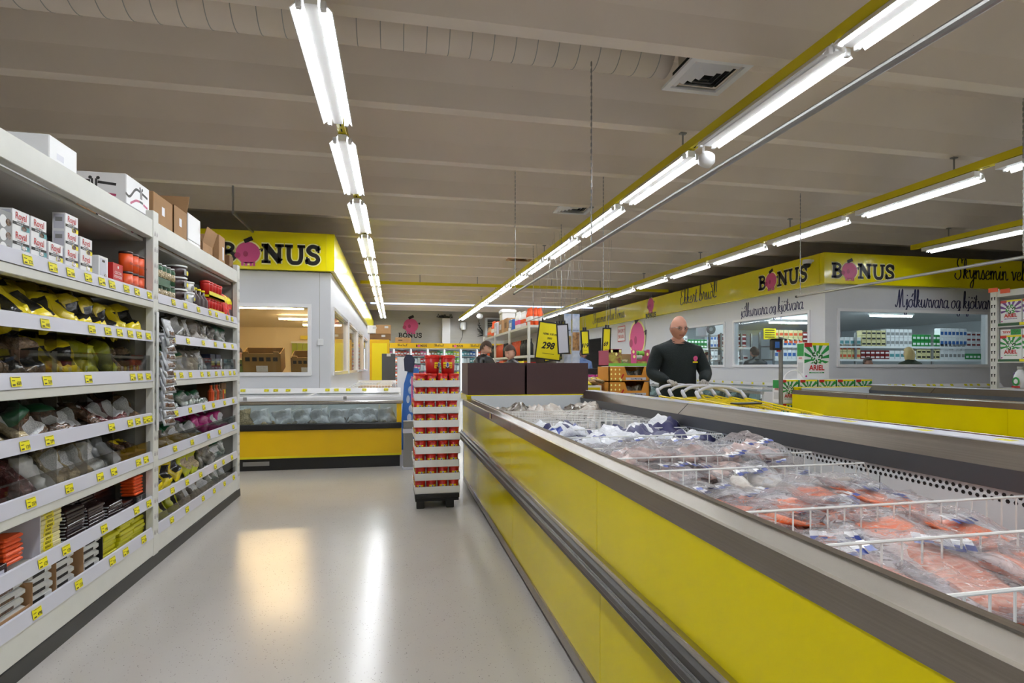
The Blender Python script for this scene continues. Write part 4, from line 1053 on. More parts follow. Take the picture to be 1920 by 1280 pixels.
# ================================================================== LEFT SHELVING
SXF = -1.5
LV = {'A': 1.745, 'B': 1.49, 'C': 1.24, 'D': .975, 'E': .73, 'F': .45, 'G': .25}
def upright_mesh():
    b = MB(); b.box(-.045, -.04, 0, 0, .04, 2.26, 'rack', c=.003)
    z = .2
    while z < 2.15:
        for y in (-.018, .014): b.add([(.0008, y - .004, z), (.0008, y + .004, z), (.0008, y + .004, z + .02), (.0008, y - .004, z + .02)], [(0, 1, 2, 3)], 'slot'); b.add([(.0009, y - .002, z + .02), (.0009, y + .002, z + .02), (.0009, y + .002, z + .03), (.0009, y - .002, z + .03)], [(0, 1, 2, 3)], 'slot')
        z += .1
    return b.mesh('upright')
UP = upright_mesh()
def bay(y0, y1, label, tags):
    t = thing('shelving_unit', label, 'shelving', (SXF - .3, (y0 + y1) / 2, 0))
    L = t.location
    place(UP, 'upright', Vector((SXF + .004, y1, 0)) - L, parent=t)
    place(UP, 'upright', Vector((SXF - .6, y1, 0)) - L, parent=t)
    if y0 < 3: place(UP, 'upright', Vector((SXF + .004, y0, 0)) - L, parent=t)
    a, c = y0 + .04, y1 - .04
    b = MB(); b.box(SXF - .62, a, .1, SXF - .6, c, 2.2, 'back'); b.build('back_panel', t)
    b = MB(); b.box(SXF - .595, y1 - .03, .1, SXF - .045, y1 + .03, 2.2, 'rack_in') if False else b.box(SXF - .595, y1 - .006, .1, SXF - .045, y1 + .006, 2.2, 'rack_in'); b.build('end_panel', t)
    b = MB(); b.box(SXF - .055, a, 2.085, SXF + .0, c, 2.2, 'rack', c=.003); b.box(SXF - .6, a, 2.06, SXF - .055, c, 2.08, 'rack_in'); b.build('top_beam', t)
    for k, z in LV.items():
        b = MB(); b.box(SXF - .6, a, z - .05, SXF - .03, c, z - .03, 'rack'); b.build('shelf', t)
        b = MB(); b.prism([(SXF - .03, z - .06), (SXF + .006, z - .062), (SXF - .004, z), (SXF - .012, z + .004), (SXF - .03, z - .01)], a, c, 'strip'); b.build('label_strip', t)
        if k in 'ACE':
            b = MB(); b.box(SXF - .05, a, z - .105, SXF + .002, c, z - .063, 'rack', c=.003); b.build('shelf_beam', t)
        for ty, num in tags.get(k, []):
            if y0 < 3: ty = min(3.95, 2.67 + (ty - 2.4) * .82)
            place(tag_mesh(num), 'price_tag', Vector((SXF + .0055, ty, z - .031)) - L, (-.15, 0, PI / 2), parent=t)
        if k in 'B' and y0 < 3:
            pass
    # clear fronts
    for k, h in (('C', .10), ('D', .0), ('E', .07)):
        if h == 0 : continue
        z = LV[k]
        b = MB(); b.box(SXF - .018, a, z, SXF - .014, c, z + h, 'acrylic'); b.build('acrylic_front', t)
    if y0 < 3:
        for k in ('C', 'D', 'E'):
            z = LV[k]
            yy = a + .35
            while yy < c:
                b = MB(); b.box(SXF - .5, yy, z - .03, SXF - .03, yy + .003, z + .2, 'acrylic'); b.build('acrylic_divider', t); yy += .27
    else:
        for k in ('E', 'G'):
            b = MB(); b.box(SXF - .018, a, LV[k], SXF - .014, c, LV[k] + .055, 'acrylic'); b.build('acrylic_front', t)
    b = MB(); b.box(SXF - .03, y0 + .001, .075, SXF + .002, y1 - .001, .188, 'rack'); b.box(SXF - .6, a, .17, SXF - .03, c, .19, 'rack'); b.build('base_board', t)
    b = MB(); b.prism([(SXF - .03, 0), (SXF + .012, 0), (SXF + .008, .07), (SXF - .03, .075)], y0, y1 + (.04 if y1 > 5 else 0), 'kick'); b.build('kick_plate', t)
    b = MB(); b.box(SXF - .6, a, 0.0, SXF - .03, c, .17, 'rack_in'); b.build('base', t)
    return t
def rt(y0, y1, n, st=0): return [(y0 + (y1 - y0) * (i + .5) / n + R.uniform(-.05, .05), NUMS[(i * 5 + st) % 12]) for i in range(n)]
bay(2.07, 4.03, 'white shelving bay closest to the camera, stacked with baking goods, nuts and chocolate', {'A': rt(2.4, 4.0, 9, 0), 'B': [(2.62, '185'), (3.1, '259'), (3.3, '259'), (3.46, '198'), (3.62, '259'), (3.76, '198'), (3.92, '89')], 'C': [(2.38, '659'), (2.64, '339'), (3.06, '898'), (3.66, '259'), (3.78, '129'), (3.92, '198')],
     'D': [(2.45, '139'), (2.66, '379'), (3.35, '198'), (3.62, '259'), (3.74, '259'), (3.87, '198'), (3.95, '129')], 'E': [(2.5, '259'), (2.85, '229'), (3.2, '259'), (3.38, '198'), (3.75, '259'), (3.88, '198')], 'F': [(2.6, '129'), (2.82, '129'), (3.25, '198'), (3.72, '259'), (3.93, '198')], 'G': [(2.55, '498'), (2.95, '259'), (3.36, '259'), (3.55, '259'), (3.84, '129')]})
bay(4.03, 6.0, 'white shelving bay further along, before the glass fronted freezer', {k: rt(4.2, 5.95, n, i) for i, (k, n) in enumerate([('A', 7), ('B', 6), ('C', 9), ('D', 6), ('E', 5), ('F', 6), ('G', 6)])})

# ---- goods on the shelving
def SM(x, y, z, tilt=0, spin=0):
    """matrix for something standing on the shelf and facing the aisle"""
    up = Vector((-math.sin(tilt), math.sin(spin) * math.cos(tilt), math.cos(spin) * math.cos(tilt))).normalized()
    rg = Vector((0, math.cos(spin), -math.sin(spin)))
    return FM((x, y, z), rg, up)
def splace(me, name, x, y, z, tilt, spin, yaw, label, cat, group):
    mt = Matrix.Translation((x, y, z)) @ Matrix.Rotation(yaw, 4, 'Z') @ SM(0, 0, 0, tilt, spin)
    return place(me, name, (x, y, z), mt.to_euler(), label, cat, group)
def bag_row(level, y0, y1, n, w, h, t, specs, zoff=0, xo=.125, tilt=.5, level_word='', depth_rows=2, cat='bag of food', where=''):
    for r_ in range(depth_rows):
        for i in range(n):
            y = y0 + (y1 - y0) * (i + .5) / n + R.uniform(-.02, .02)
            m, lb, words = specs[(i * len(specs) // n) % len(specs)]
            s = R.randrange(4)
            me = bag('goods_%s_%s_%.2f' % (m, bool(lb), w), s, w, h, t, m, lab=lb, cr=.5, ragged=.06)
            z = LV[level] - .03 + h * .42 * math.cos(tilt) + r_ * .07 + R.uniform(-.01, .02)
            splace(me, 'food_bag', SXF - xo - r_ * .16, y, z + zoff, tilt + R.uniform(-.15, .2), R.uniform(-.35, .35), R.uniform(-.3, .3),
                   '%s, %s, %s, %s along' % (words, where, 'front' if r_ == 0 else 'rear', od(i)), cat, 'bags on the ' + where)
BLK = [(.3, .75, .3, .7, 'label_black')]
WHT = [(.25, .75, .35, .8, 'label_white')]
GRN = [(0, 1, .7, 1, 'label_green'), (.3, .7, .3, .6, 'label_white')]
bag_row('B', 2.55, 3.95, 10, .19, .24, .07, [('yellow_bag', BLK, 'yellow bag with black label')], tilt=.75, where='second shelf of the near bay', zoff=-.01)
bag_row('C', 2.58, 3.95, 10, .19, .22, .07, [('nuts', BLK, 'clear bag of nuts with black label'), ('yellow_bag', BLK, 'yellow bag with black label'), ('lime_bag', None, 'lime yellow bag'), ('nuts', BLK, 'brown nut bag with black label')], tilt=.5, where='third shelf of the near bay')
bag_row('D', 2.58, 3.95, 9, .2, .22, .06, [('pasta', WHT, 'bag of pale flakes with white label'), ('seeds', GRN, 'brown seed bag with green top'), ('seeds', WHT, 'brown seed bag with white label'), ('red_nuts', WHT, 'reddish bag with white label'), ('nuts', WHT, 'nut bag with white label')], tilt=.8, where='fourth shelf of the near bay', zoff=-.02)
bag_row('E', 2.58, 3.7, 7, .2, .23, .07, [('red_nuts', None, 'dark red bag'), ('white_bag', None, 'white printed bag'), ('pasta', WHT, 'bag of pale drops with printed top'), ('white_bag', WHT, 'white paper bag with grey print'), ('silver_bag', None, 'silvery white bag')], tilt=.55, where='fifth shelf of the near bay', zoff=-.01)
b = MB(); b.box(SXF - .4, 3.72, .70, SXF - .03, 3.97, .755, 'card_dark', c=.004); tag(b.build('cardboard_tray'), 'low brown tray of small dark sweets at the end of the fifth shelf', 'tray')
bag_row('E', 3.74, 3.95, 2, .13, .12, .04, [('seeds', [(.1, .9, .5, .9, 'yellow_bag')], 'small dark sweet bag with yellow corner')], tilt=1.0, zoff=.06, where='brown tray of the fifth shelf', depth_rows=2)
bag_row('B', 4.62, 5.92, 8, .17, .21, .07, [('dark_bag', WHT, 'dark glossy bag'), ('clear_bag', None, 'grey clear bag'), ('dark_bag', [(.2, .8, .1, .3, 'orange')], 'dark bag with orange corner'), ('green_bag', GRN, 'clear bag with green header')], tilt=.35, where='second shelf of the far bay')
bag_row('C', 4.3, 5.3, 6, .19, .23, .08, [('pasta', GRN, 'bag of dried fruit with green header'), ('clear_bag', WHT, 'clear bag with white label')], tilt=.5, where='third shelf of the far bay')
bag_row('D', 4.35, 5.3, 6, .18, .18, .07, [('green_bag', GRN, 'dark green and clear bag')], tilt=.9, where='fourth shelf of the far bay', zoff=-.01)
bag_row('E', 4.15, 5.9, 9, .2, .22, .08, [('clear_bag', GRN, 'large clear bag with green print'), ('green_bag', WHT, 'crinkled clear bag with label'), ('magenta_bag', None, 'bright magenta bag'), ('magenta_bag', WHT, 'magenta bag with pale label')], tilt=.75, where='fifth shelf of the far bay', zoff=-.02)
bag_row('F', 4.15, 5.9, 9, .18, .24, .07, [('yellow_bag', BLK, 'yellow bag with black label'), ('lime_bag', [(.2, .7, .2, .6, 'pasta')], 'lime bag with yellow window'), ('dark_bag', None, 'dark crinkled bag'), ('green_bag', GRN, 'clear bag with green header')], tilt=.3, where='sixth shelf of the far bay')
bag_row('G', 4.1, 5.9, 9, .19, .22, .08, [('lime_bag', BLK, 'lime yellow bag with black label'), ('clear_bag', WHT, 'clear bag with white label'), ('green_bag', GRN, 'clear bag with green header')], tilt=.4, where='bottom shelf of the far bay', zoff=-.02)
for i in range(3):
    b = MB(); y = 5.42 + .17 * i; z = LV['C' if i < 2 else 'D'] - .03
    b.box(SXF - .3, y, z, SXF - .08, y + .13, z + .17, 'navy' if i < 2 else 'card_dark', c=.004); b.rect(.09, .04, 'label_yellow', FM((SXF - .08, y + .065, z + .09), (0, 1, 0)))
    tag(b.build('tea_box'), ['dark blue box with yellow label, third shelf, far bay, left one', 'dark blue box with yellow label, third shelf, far bay, right one', 'dark box on the fourth shelf of the far bay'][i], 'box')
for i in range(5):
    b = MB(); y = 5.5 + .075 * i; z = LV['D'] - .03; b.lathe([(.025, 0), (.028, .1), (.012, .13), (.012, .16)], 'nuts' if i % 2 else 'orange', 10, o=(SXF - .1, y, z)); b.lathe([(.013, .16), (.013, .18)], 'black', 8, o=(SXF - .1, y, z))
    tag(b.build('spice_jar'), 'slim spice jar on the fourth shelf of the far bay, %s of five' % od(i), 'jar', 'spice jars')
# clip strip of silver pouches at the bay joint
b = MB(); b.box(SXF + .01, 4.02, .86, SXF + .014, 4.05, 1.62, 'white'); tag(b.build('clip_strip'), 'white hanging strip on the upright between the two shelving bays', 'strip')
for i in range(12):
    z = 1.52 - .052 * i; big = i in (0, 1, 6)
    me = bag('pouch', i % 3, .1, .13, .028, 'silver_bag', lab=[(.1, .9, .1, .25, 'seeds')], cr=.4)
    splace(me, 'silver_pouch', SXF + .045, 4.10 + (.02 if i < 4 else 0), z, .35, R.uniform(-.2, .2), -.35 + R.uniform(-.2, .2), 'silver pouch clipped to the strip between the bays, %s from the top' % od(i), 'pouch', 'pouches on the clip strip')

# --- top shelf A: pudding boxes, cocoa
def pudding(second):
    b = MB(); w_, d_, h_ = .112, .055, .083
    b.box(-w_ / 2, 0, 0, w_ / 2, d_, h_, 'white')
    X_ = FM((0, 0, 0)); b.text('Royal', .042, 'red', X_, 0, .045, .001, .012, .8)
    b.rect(w_ * .98, .013, 'ink', X_, 0, .026); b.text('VANILLE' if second else 'CHOCOLAT', .011, 'white', X_, -.01, .022, .0016, .01)
    b.rect(w_ * .5, .02, 'teal' if second else 'label_yellow', X_, .03, .012); b.disc(.035, .02, 'seeds', X_, .02, .012, .0015); b.rect(.05, .004, 'grey', X_, 0, .037)
    b.rect(.03, .06, 'red', FM((w_ / 2, d_ / 2, .04), (0, 1, 0))) if False else None
    Xt = FM((0, d_ / 2, h_), (1, 0, 0), (0, 1, 0)); b.text('Royal', .03, 'red', Xt, 0, -.01, .001, .01)
    Xs = FM((-w_ / 2, d_ / 2, h_ / 2), (0, -1, 0)); b.rect(.045, .07, 'strip', Xs); b.rect(.03, .02, 'grey', Xs, 0, .01, .0012)
    return b.mesh('pudding_box')
PU = [pudding(0), pudding(1)]
def side_pudding():
    b = MB(); w_, d_, h_ = .083, .055, .05
    b.box(-.056, 0, 0, .056, .09, .05, 'white'); X_ = FM((0, 0, 0)); b.text('Ro', .04, 'red', FM((0, 0, 0), (0, 0, 1), (-1, 0, 0)), .025, .01, .001, .012); b.text('al', .04, 'red', FM((0, 0, 0), (0, 0, 1), (-1, 0, 0)), .025, -.035, .001, .012)
    return b.mesh('pudding_box')
PS = side_pudding()
zA = LV['A'] - .03
def pud(me, y, z, x=SXF - .06, yaw=PI / 2, i=0, wd=''):
    place(me, 'pudding_box', (x, y, z), (0, 0, yaw), 'white pudding box with red lettering %s' % wd, 'box', 'pudding boxes on the top shelf')
n = 0
for ci, (y, st) in enumerate([(2.80, 2), (2.925, 2), (3.055, 1), (3.19, 3), (3.325, 2)]):
    z = zA + .0
    for q in range(2): pud(PS, y, z, i=n, wd='lying under others, stack %s from the camera, layer %s' % (od(ci), od(q))) if q < 1 else None
    z += .05
    for q in range(st): pud(PU[(ci < 2)], y, z, i=n, wd='upright in stack %s from the camera, tier %s' % (od(ci), od(q))); z += .083
for ci, y in enumerate([2.78, 2.9, 3.02, 3.14, 3.26]):
    for q in range(2): pud(PU[q], y, zA + .083 * q, x=SXF - .15, wd='in the rear row, %s from the camera, tier %s' % (od(ci), od(q)))
b = MB(); b.box(SXF - .25, 2.55, zA, SXF - .05, 2.73, zA + .19, 'grey', c=.004)
for q in range(3): b.disc(.045, .05, 'white', FM((SXF - .05, 2.67, zA + .035 + .055 * q), (0, 1, 0)), .0, 0); b.disc(.035, .03, 'seeds', FM((SXF - .05, 2.67, zA + .035 + .055 * q), (0, 1, 0)), .03, 0, .0015)
tag(b.build('sweets_case'), 'grey case of meringue packs at the camera end of the top shelf', 'case')
b = MB(); b.box(SXF - .45, 2.75, zA + .17, SXF - .25, 3.1, zA + .22, 'card', c=.004); tag(b.build('cardboard_box'), 'flat brown box in the shade behind the pudding boxes', 'box')
b = MB(); b.box(-.05, 0, 0, .05, .06, .155, 'white'); X_ = FM((0, 0, 0)); b.rect(.075, .13, 'strip', X_, -.0, .078); b.rect(.06, .02, 'ink', X_, 0, .02, .0012); b.disc(.03, .03, 'seeds', X_, .02, .05, .0016); b.rect(.03, .012, 'ink', X_, 0, .13, .0014)
place(b.mesh('cocoa_box'), 'cocoa_box', (SXF - .06, 3.50, zA), (0, 0, PI / 2), 'tall white box with dark cocoa picture between pudding and red boxes', 'box')
b = MB(); b.box(-.06, 0, 0, .06, .06, .145, 'red'); X_ = FM((0, 0, 0)); b.text('COCOA', .022, 'white', X_, .0, .085, .001, .01); b.text('POWDER', .022, 'white', X_, .0, .062, .001, .01); b.disc(.018, .018, 'white', X_, 0, .125); b.rect(.05, .045, 'white', X_, -.03, .025); b.add([(.005, .005, .0012), (.05, .005, .0012), (.03, .035, .0012)], [(0, 1, 2)], 'choc_brown', X_)
rcm = b.mesh('cocoa_box')
for q in range(2): place(rcm, 'cocoa_box', (SXF - .06 - .075 * q, 3.67, zA), (0, 0, PI / 2), ['red cocoa powder box on the top shelf', 'red cocoa powder box behind the front one'][q], 'box')
b = MB(); b.lathe([(.036, 0), (.036, .105)], 'orange', 16); b.lathe([(.037, .105), (.037, .118), (.03, .12)], 'choc_brown', 16)
for q in range(1): b.text('COCOA', .02, 'choc_brown', FM((0, -.037, .04)), 0, 0, .0005, .01)
tin = b.mesh('cocoa_tin', True)
k = 0
for y in (3.79, 3.87, 3.95):
    for q in range(2):
        place(tin, 'cocoa_tin', (SXF - .07, y, zA + .12 * q), (0, 0, PI / 2), 'orange cocoa tin, column %s from the red box, tier %s' % (od(int((y - 3.78) / .08)), od(q)), 'tin', 'orange cocoa tins'); k += 1
b = MB(); b.box(SXF - .115, 3.75, zA - .0, SXF - .03, 3.985, zA + .035, 'orange'); b.text('COCOA', .025, 'choc_brown', FM((SXF - .03, 3.86, zA + .008), (0, 1, 0)), 0, 0, .001, .01); tag(b.build('display_tray'), 'low orange tray printed COCOA holding the cocoa tins', 'tray')
# far bay top shelf
b = MB(); b.lathe([(.033, 0), (.033, .1), (.028, .112)], 'green_dark', 14); b.lathe([(.034, .03), (.034, .08)], 'pasta', 14); b.lathe([(.03, .112), (.03, .125)], 'steel', 14); gj = b.mesh('jar', True)
for i in range(5):
    for q in range(2): place(gj, 'herb_jar', (SXF - .07, 4.17 + .075 * i, zA + .125 * q), (0, 0, 0), 'green and cream jar beside the upright, %s along, tier %s' % (od(i), od(q)), 'jar', 'green jars on the far bay top shelf')
b = MB(); b.box(SXF - .11, 4.13, zA + .098, SXF - .03, 4.36, zA + .15, 'green_dark'); tag(b.build('display_tray'), 'dark green tray edge over the lower green jars', 'tray')
def tubm(r, h, c1, lab):
    b = MB(); b.lathe([(r * .85, 0), (r, h * .85)], c1, 18); b.lathe([(r * 1.06, h * .85), (r * 1.06, h), (r * .98, h)], 'white', 18); 
    X_ = FM((0, -r * .93, h * .4)); b.rect(r, h * .45, lab, X_, 0, 0, .004); b.disc(r * .5, r * .45, 'label_yellow', X_, r * .3, 0, .006)
    return b.mesh('tub', True)
tb1 = tubm(.075, .085, 'choc_brown', 'grey'); tb2 = tubm(.055, .08, 'white', 'grey')
for q in range(3): place(tb1, 'sauce_tub', (SXF - .10, 4.66, zA + .045 + .087 * q), (0, 0, PI / 2), 'round dark tub with white lid, %s from below, far bay' % od(q), 'tub', 'dark tubs with white lids')
for q in range(2): place(tb2, 'sauce_tub', (SXF - .08, 4.82, zA + .045 + .082 * q), (0, 0, PI / 2), 'smaller white tub beside the dark ones, %s from below' % od(q), 'tub', 'small white tubs')
b = MB(); b.box(SXF - .2, 4.57, zA, SXF - .02, 4.89, zA + .043, 'white', c=.003); tag(b.build('cardboard_tray'), 'white tray under the round tubs on the far bay top shelf', 'tray')
b = MB(); b.lathe([(.04, 0), (.045, .02), (.045, .1), (.02, .14), (.02, .17)], 'choc_brown', 14); b.lathe([(.022, .17), (.022, .185)], 'label_yellow', 12); sj = b.mesh('bottle', True)
for i in range(3): place(sj, 'syrup_bottle', (SXF - .07, 4.97 + .095 * i, zA), (0, 0, 0), 'dark syrup bottle right of the tubs, %s of three' % od(i), 'bottle', 'syrup bottles')
b = MB(); b.lathe([(.035, 0), (.04, .09), (.04, .1)], 'red', 14); b.lathe([(.042, .1), (.042, .115), (.035, .12)], 'red_lid', 14); rj = b.mesh('jar', True)
for i in range(5):
    for q in range(2): place(rj, 'drink_jar', (SXF - .08 , 5.27 + .085 * i, zA + .02 + .145 * q), (0, 0, 0), 'red jar with red lid on the far bay top shelf, %s along, tier %s' % (od(i), od(q)), 'jar', 'red jars')
for q in range(2):
    b = MB(); b.box(SXF - .13, 5.22, zA + .145 * q, SXF - .03, 5.66, zA + .018 + .145 * q, 'label_yellow'); b.box(SXF - .033, 5.22, zA + .145 * q, SXF - .03, 5.66, zA + .05 + .145 * q, 'label_yellow'); b.text('Malteseis'[:0] or 'HHH', .03, 'red', FM((SXF - .03, 5.45, zA + .012 + .145 * q), (0, 1, 0)), 0, 0, .001, .01) if False else None
    tag(b.build('display_tray'), '%s yellow tray holding red jars' % ['lower', 'upper'][q], 'tray')
for i in range(2):
    me = bag('red_sweets', i, .15, .24, .06, 'red_lid', lab=[(.2, .8, .6, .9, 'label_yellow'), (.2, .8, .1, .35, 'choc_brown')])
    splace(me, 'sweet_bag', SXF - .07, 5.78 + .1 * i, zA + .12, .15, 0, 0, 'tall red and yellow bag at the far end of the top shelf, %s of two' % od(i), 'bag')  if False else place(me, 'sweet_bag', (SXF - .07, 5.76 + .12 * i, zA + .12), SM(0, 0, 0, .15, 0).to_euler(), 'tall red and yellow bag at the far end of the top shelf, %s of two' % od(i), 'bag', 'red bags')

# --- F and G: stacks of bars
def barm(w_, d_, h_, m, edge=None, lab=None, txt=None, c=.003, wrap=False):
    b = MB(); b.box(-w_ / 2, 0, 0, w_ / 2, d_, h_, m, c=c)
    X_ = FM((0, 0, 0))
    if wrap: b.box(-w_ / 2 - .008, .004, h_ * .3, -w_ / 2, d_ - .004, h_ * .6, 'silver_bag'); b.box(w_ / 2, .004, h_ * .3, w_ / 2 + .008, d_ - .004, h_ * .6, 'silver_bag')
    if lab: b.rect(w_ * .42, h_ * .94, lab, X_, -w_ * .1, h_ / 2)
    if txt: b.text(txt, h_ * .72, 'ink', X_, -w_ * .1, h_ * .22, .0015, .02)
    Xt = FM((0, d_ / 2, h_), (1, 0, 0), (0, 1, 0)); b.rect(w_ * .5, d_ * .4, lab or edge or m, Xt)
    return b.mesh('bar')
def stack(me, name, y, z, n, dz, words, cat, grp, x=SXF - .05, yaw=PI / 2, j=.006):
    for q in range(n):
        place(me, name, (x + R.uniform(-j, j), y + R.uniform(-j, j), z + dz * q), (0, 0, yaw + R.uniform(-.04, .04)), '%s, %s from below' % (words, od(q)), cat, grp)
zF = LV['F'] - .03; zG = LV['G'] - .03
m_b = barm(.17, .08, .0185, 'cream', lab='label_yellow', txt='BÓNUS')
stack(m_b, 'chocolate_bar', 3.0, zF, 11, .0195, 'cream bar with yellow BONUS label in the tall stack', 'chocolate', 'cream and yellow bars')
stack(m_b, 'chocolate_bar', 3.0, zF, 11, .0195, 'cream bar of the rear stack', 'chocolate', 'cream and yellow bars', x=SXF - .17)
m_k = barm(.165, .08, .0155, 'choc_bar', wrap=True)
for i, y in enumerate((3.21, 3.41, 3.61)):
    stack(m_k, 'chocolate_bar', y, zF, [9, 7, 5][i], .0165, 'dark chocolate bar with silver ends, %s front stack' % od(i), 'chocolate', 'dark bars with silver ends')
for i, y in enumerate((3.18, 3.37, 3.56)):
    stack(m_k, 'chocolate_bar', y, zF, 14, .0165, 'dark chocolate bar with silver ends, %s rear stack' % od(i), 'chocolate', 'dark bars with silver ends', x=SXF - .16)
stack(m_k, 'chocolate_bar', 3.79, zF, 3, .0165, 'dark chocolate bar with silver ends in the low stack', 'chocolate', 'dark bars with silver ends')
m_o = barm(.12, .08, .018, 'orange', c=.006)
stack(m_o, 'chocolate_bar', 2.74, zF + .03, 6, .0195, 'orange bar with white ends beside the dark carton', 'chocolate', 'orange bars near the camera', x=SXF - .05)
stack(m_o, 'chocolate_bar', 3.91, zF + .06, 6, .0195, 'orange bar on the black carton by the upright', 'chocolate', 'orange bars by the upright')
m_w = barm(.13, .1, .02, 'white_bag', c=.005)
stack(m_w, 'chocolate_bar', 2.70, zF, 1, .022, 'white wrapped bar with orange neighbour', 'chocolate', 'white bars near the camera', x=SXF - .16)
b = MB(); b.box(SXF - .13, 3.85, zF, SXF - .035, 3.98, zF + .057, 'black', c=.002); script(b, 'dark', .014, 'strip', FM((SXF - .035, 3.87, zF + .02), (0, 1, 0)), 0, 0, .2); b.build
tag(b.build('carton'), 'black carton with pale script under the orange bars by the upright', 'carton')
G['d'] = G['b']
b = MB(); b.box(SXF - .32, 3.62, zF + .12, SXF - .16, 3.86, zF + .235, 'choc_bar', c=.002); script(b, 'Skynsemin'[:0] + 'bonbon' if False else 'sunny', .016, 'strip', FM((SXF - .16, 3.66, zF + .17), (0, 1, 0)), 0, 0, .2); tag(b.build('carton'), 'black open carton with pale script behind the silver ended bars', 'carton')
b = MB(); b.box(SXF - .34, 3.60, zF, SXF - .18, 3.92, zF + .118, 'choc_bar', c=.002); tag(b.build('carton'), 'black carton below the open one, in the shade of shelf six', 'carton')
b = MB(); b.box(SXF - .02 - .08, 2.55, zF, SXF - .03, 2.66, zF + .06, 'choc_bar', c=.002); b.rect(.06, .02, 'strip', FM((SXF - .03, 2.61, zF + .03), (0, 1, 0))); tag(b.build('carton'), 'dark carton with small white print at the camera end of shelf six', 'carton')
t = thing('display_carton', 'open white carton with yellow printed front behind the orange bars', 'carton', (SXF - .15, 2.62, zF))
b = MB(); b.box(SXF - .28, 2.54, zF, SXF - .275, 2.90, zF + .2, 'strip'); b.box(SXF - .28, 2.895, zF, SXF - .04, 2.90, zF + .19, 'strip'); b.box(SXF - .274, 2.66, zF + .05, SXF - .272, 2.89, zF + .14, 'yellow_warm'); b.build('walls', t)
b = MB()
for q in range(5): b.box(SXF - .271, 2.75 + .022 * q, zF + .06, SXF - .27, 2.765 + .022 * q, zF + .11, 'card_dark')
b.build('lettering', t)
m_g = barm(.15, .12, .036, 'white_bag', edge='ink', c=.01, lab=None)
def bagm(w_, d_, h_, m, band):
    b = MB(); b.box(-w_ / 2, 0, 0, w_ / 2, d_, h_, m, c=.011); b.box(-w_ / 2 + .01, -.0012, h_ * .3, w_ * .1, 0, h_ * .65, band); b.box(-w_ / 2 - .0012, .03, h_ * .25, -w_ / 2, d_ - .03, h_ * .75, band); return b.mesh('pack')
m_g = bagm(.165, .12, .038, 'white_bag', 'ink')
stack(m_g, 'cereal_pack', 3.36, zG, 5, .040, 'white pack with black band in the tallest white stack', 'pack', 'white packs on the bottom shelf', yaw=PI / 2 + .0)
stack(m_g, 'cereal_pack', 3.12, zG, 5, .038, 'white pack with black band, second white stack beside the brown partition', 'pack', 'white packs on the bottom shelf')
stack(m_g, 'cereal_pack', 2.92, zG, 4, .038, 'white pack with black band between the partitions', 'pack', 'white packs on the bottom shelf')
stack(m_g, 'cereal_pack', 3.2, zG, 5, .04, 'white pack in the rear row of the bottom shelf', 'pack', 'white packs on the bottom shelf', x=SXF - .2)
m_wp = bagm(.2, .15, .035, 'white_bag', 'seeds')
stack(m_wp, 'cake_pack', 2.71, zG - .0, 4, .038, 'white pack with brown print in the brown tray by the camera', 'pack', 'white packs in the tray')
m_y = barm(.17, .09, .022, 'bar_yellow', c=.004, edge='bar_yellow')
for i, (y, n, dx) in enumerate([(3.555, 6, 0), (3.735, 6, 0), (3.91, 5, 0), (3.6, 8, .14), (3.8, 8, .14), (3.52, 6, .24)]):
    stack(m_y, 'chocolate_bar', y, zG, n, .0235, 'yellow green bar, %s stack' % od(i), 'chocolate', 'yellow green bars on the bottom shelf', x=SXF - .05 - dx, j=.012)
b = MB()
for z, y in ((zG, 3.345),): b.box(SXF - .13, 3.455, zG, SXF - .045, 3.463, zG + .13, 'ink')
tag(b.build('carton_divider'), 'thin black divider left of the yellow green bars', 'divider')
for i, y in enumerate((2.825, 3.02, 3.235)):
    b = MB(); b.box(SXF - .28, y - .004, zG, SXF - .04 if i == 1 else SXF - .03, y, zG + (.17 if i else .12), 'card', c=0); b.box(SXF - .28, y - .2 if i == 0 else y - .01, zG, SXF - .275, y, zG + .12, 'card')
    tag(b.build('cardboard_partition'), 'brown cardboard partition on the bottom shelf, %s from the camera' % od(i), 'cardboard')
b = MB(); b.box(SXF - .28, 2.58, zG - .004, SXF - .035, 2.82, zG - .001, 'card'); b.box(SXF - .04, 2.58, zG, SXF - .035, 2.82, zG + .03, 'card'); tag(b.build('carton_tray'), 'shallow brown tray under the white packs by the camera', 'tray')

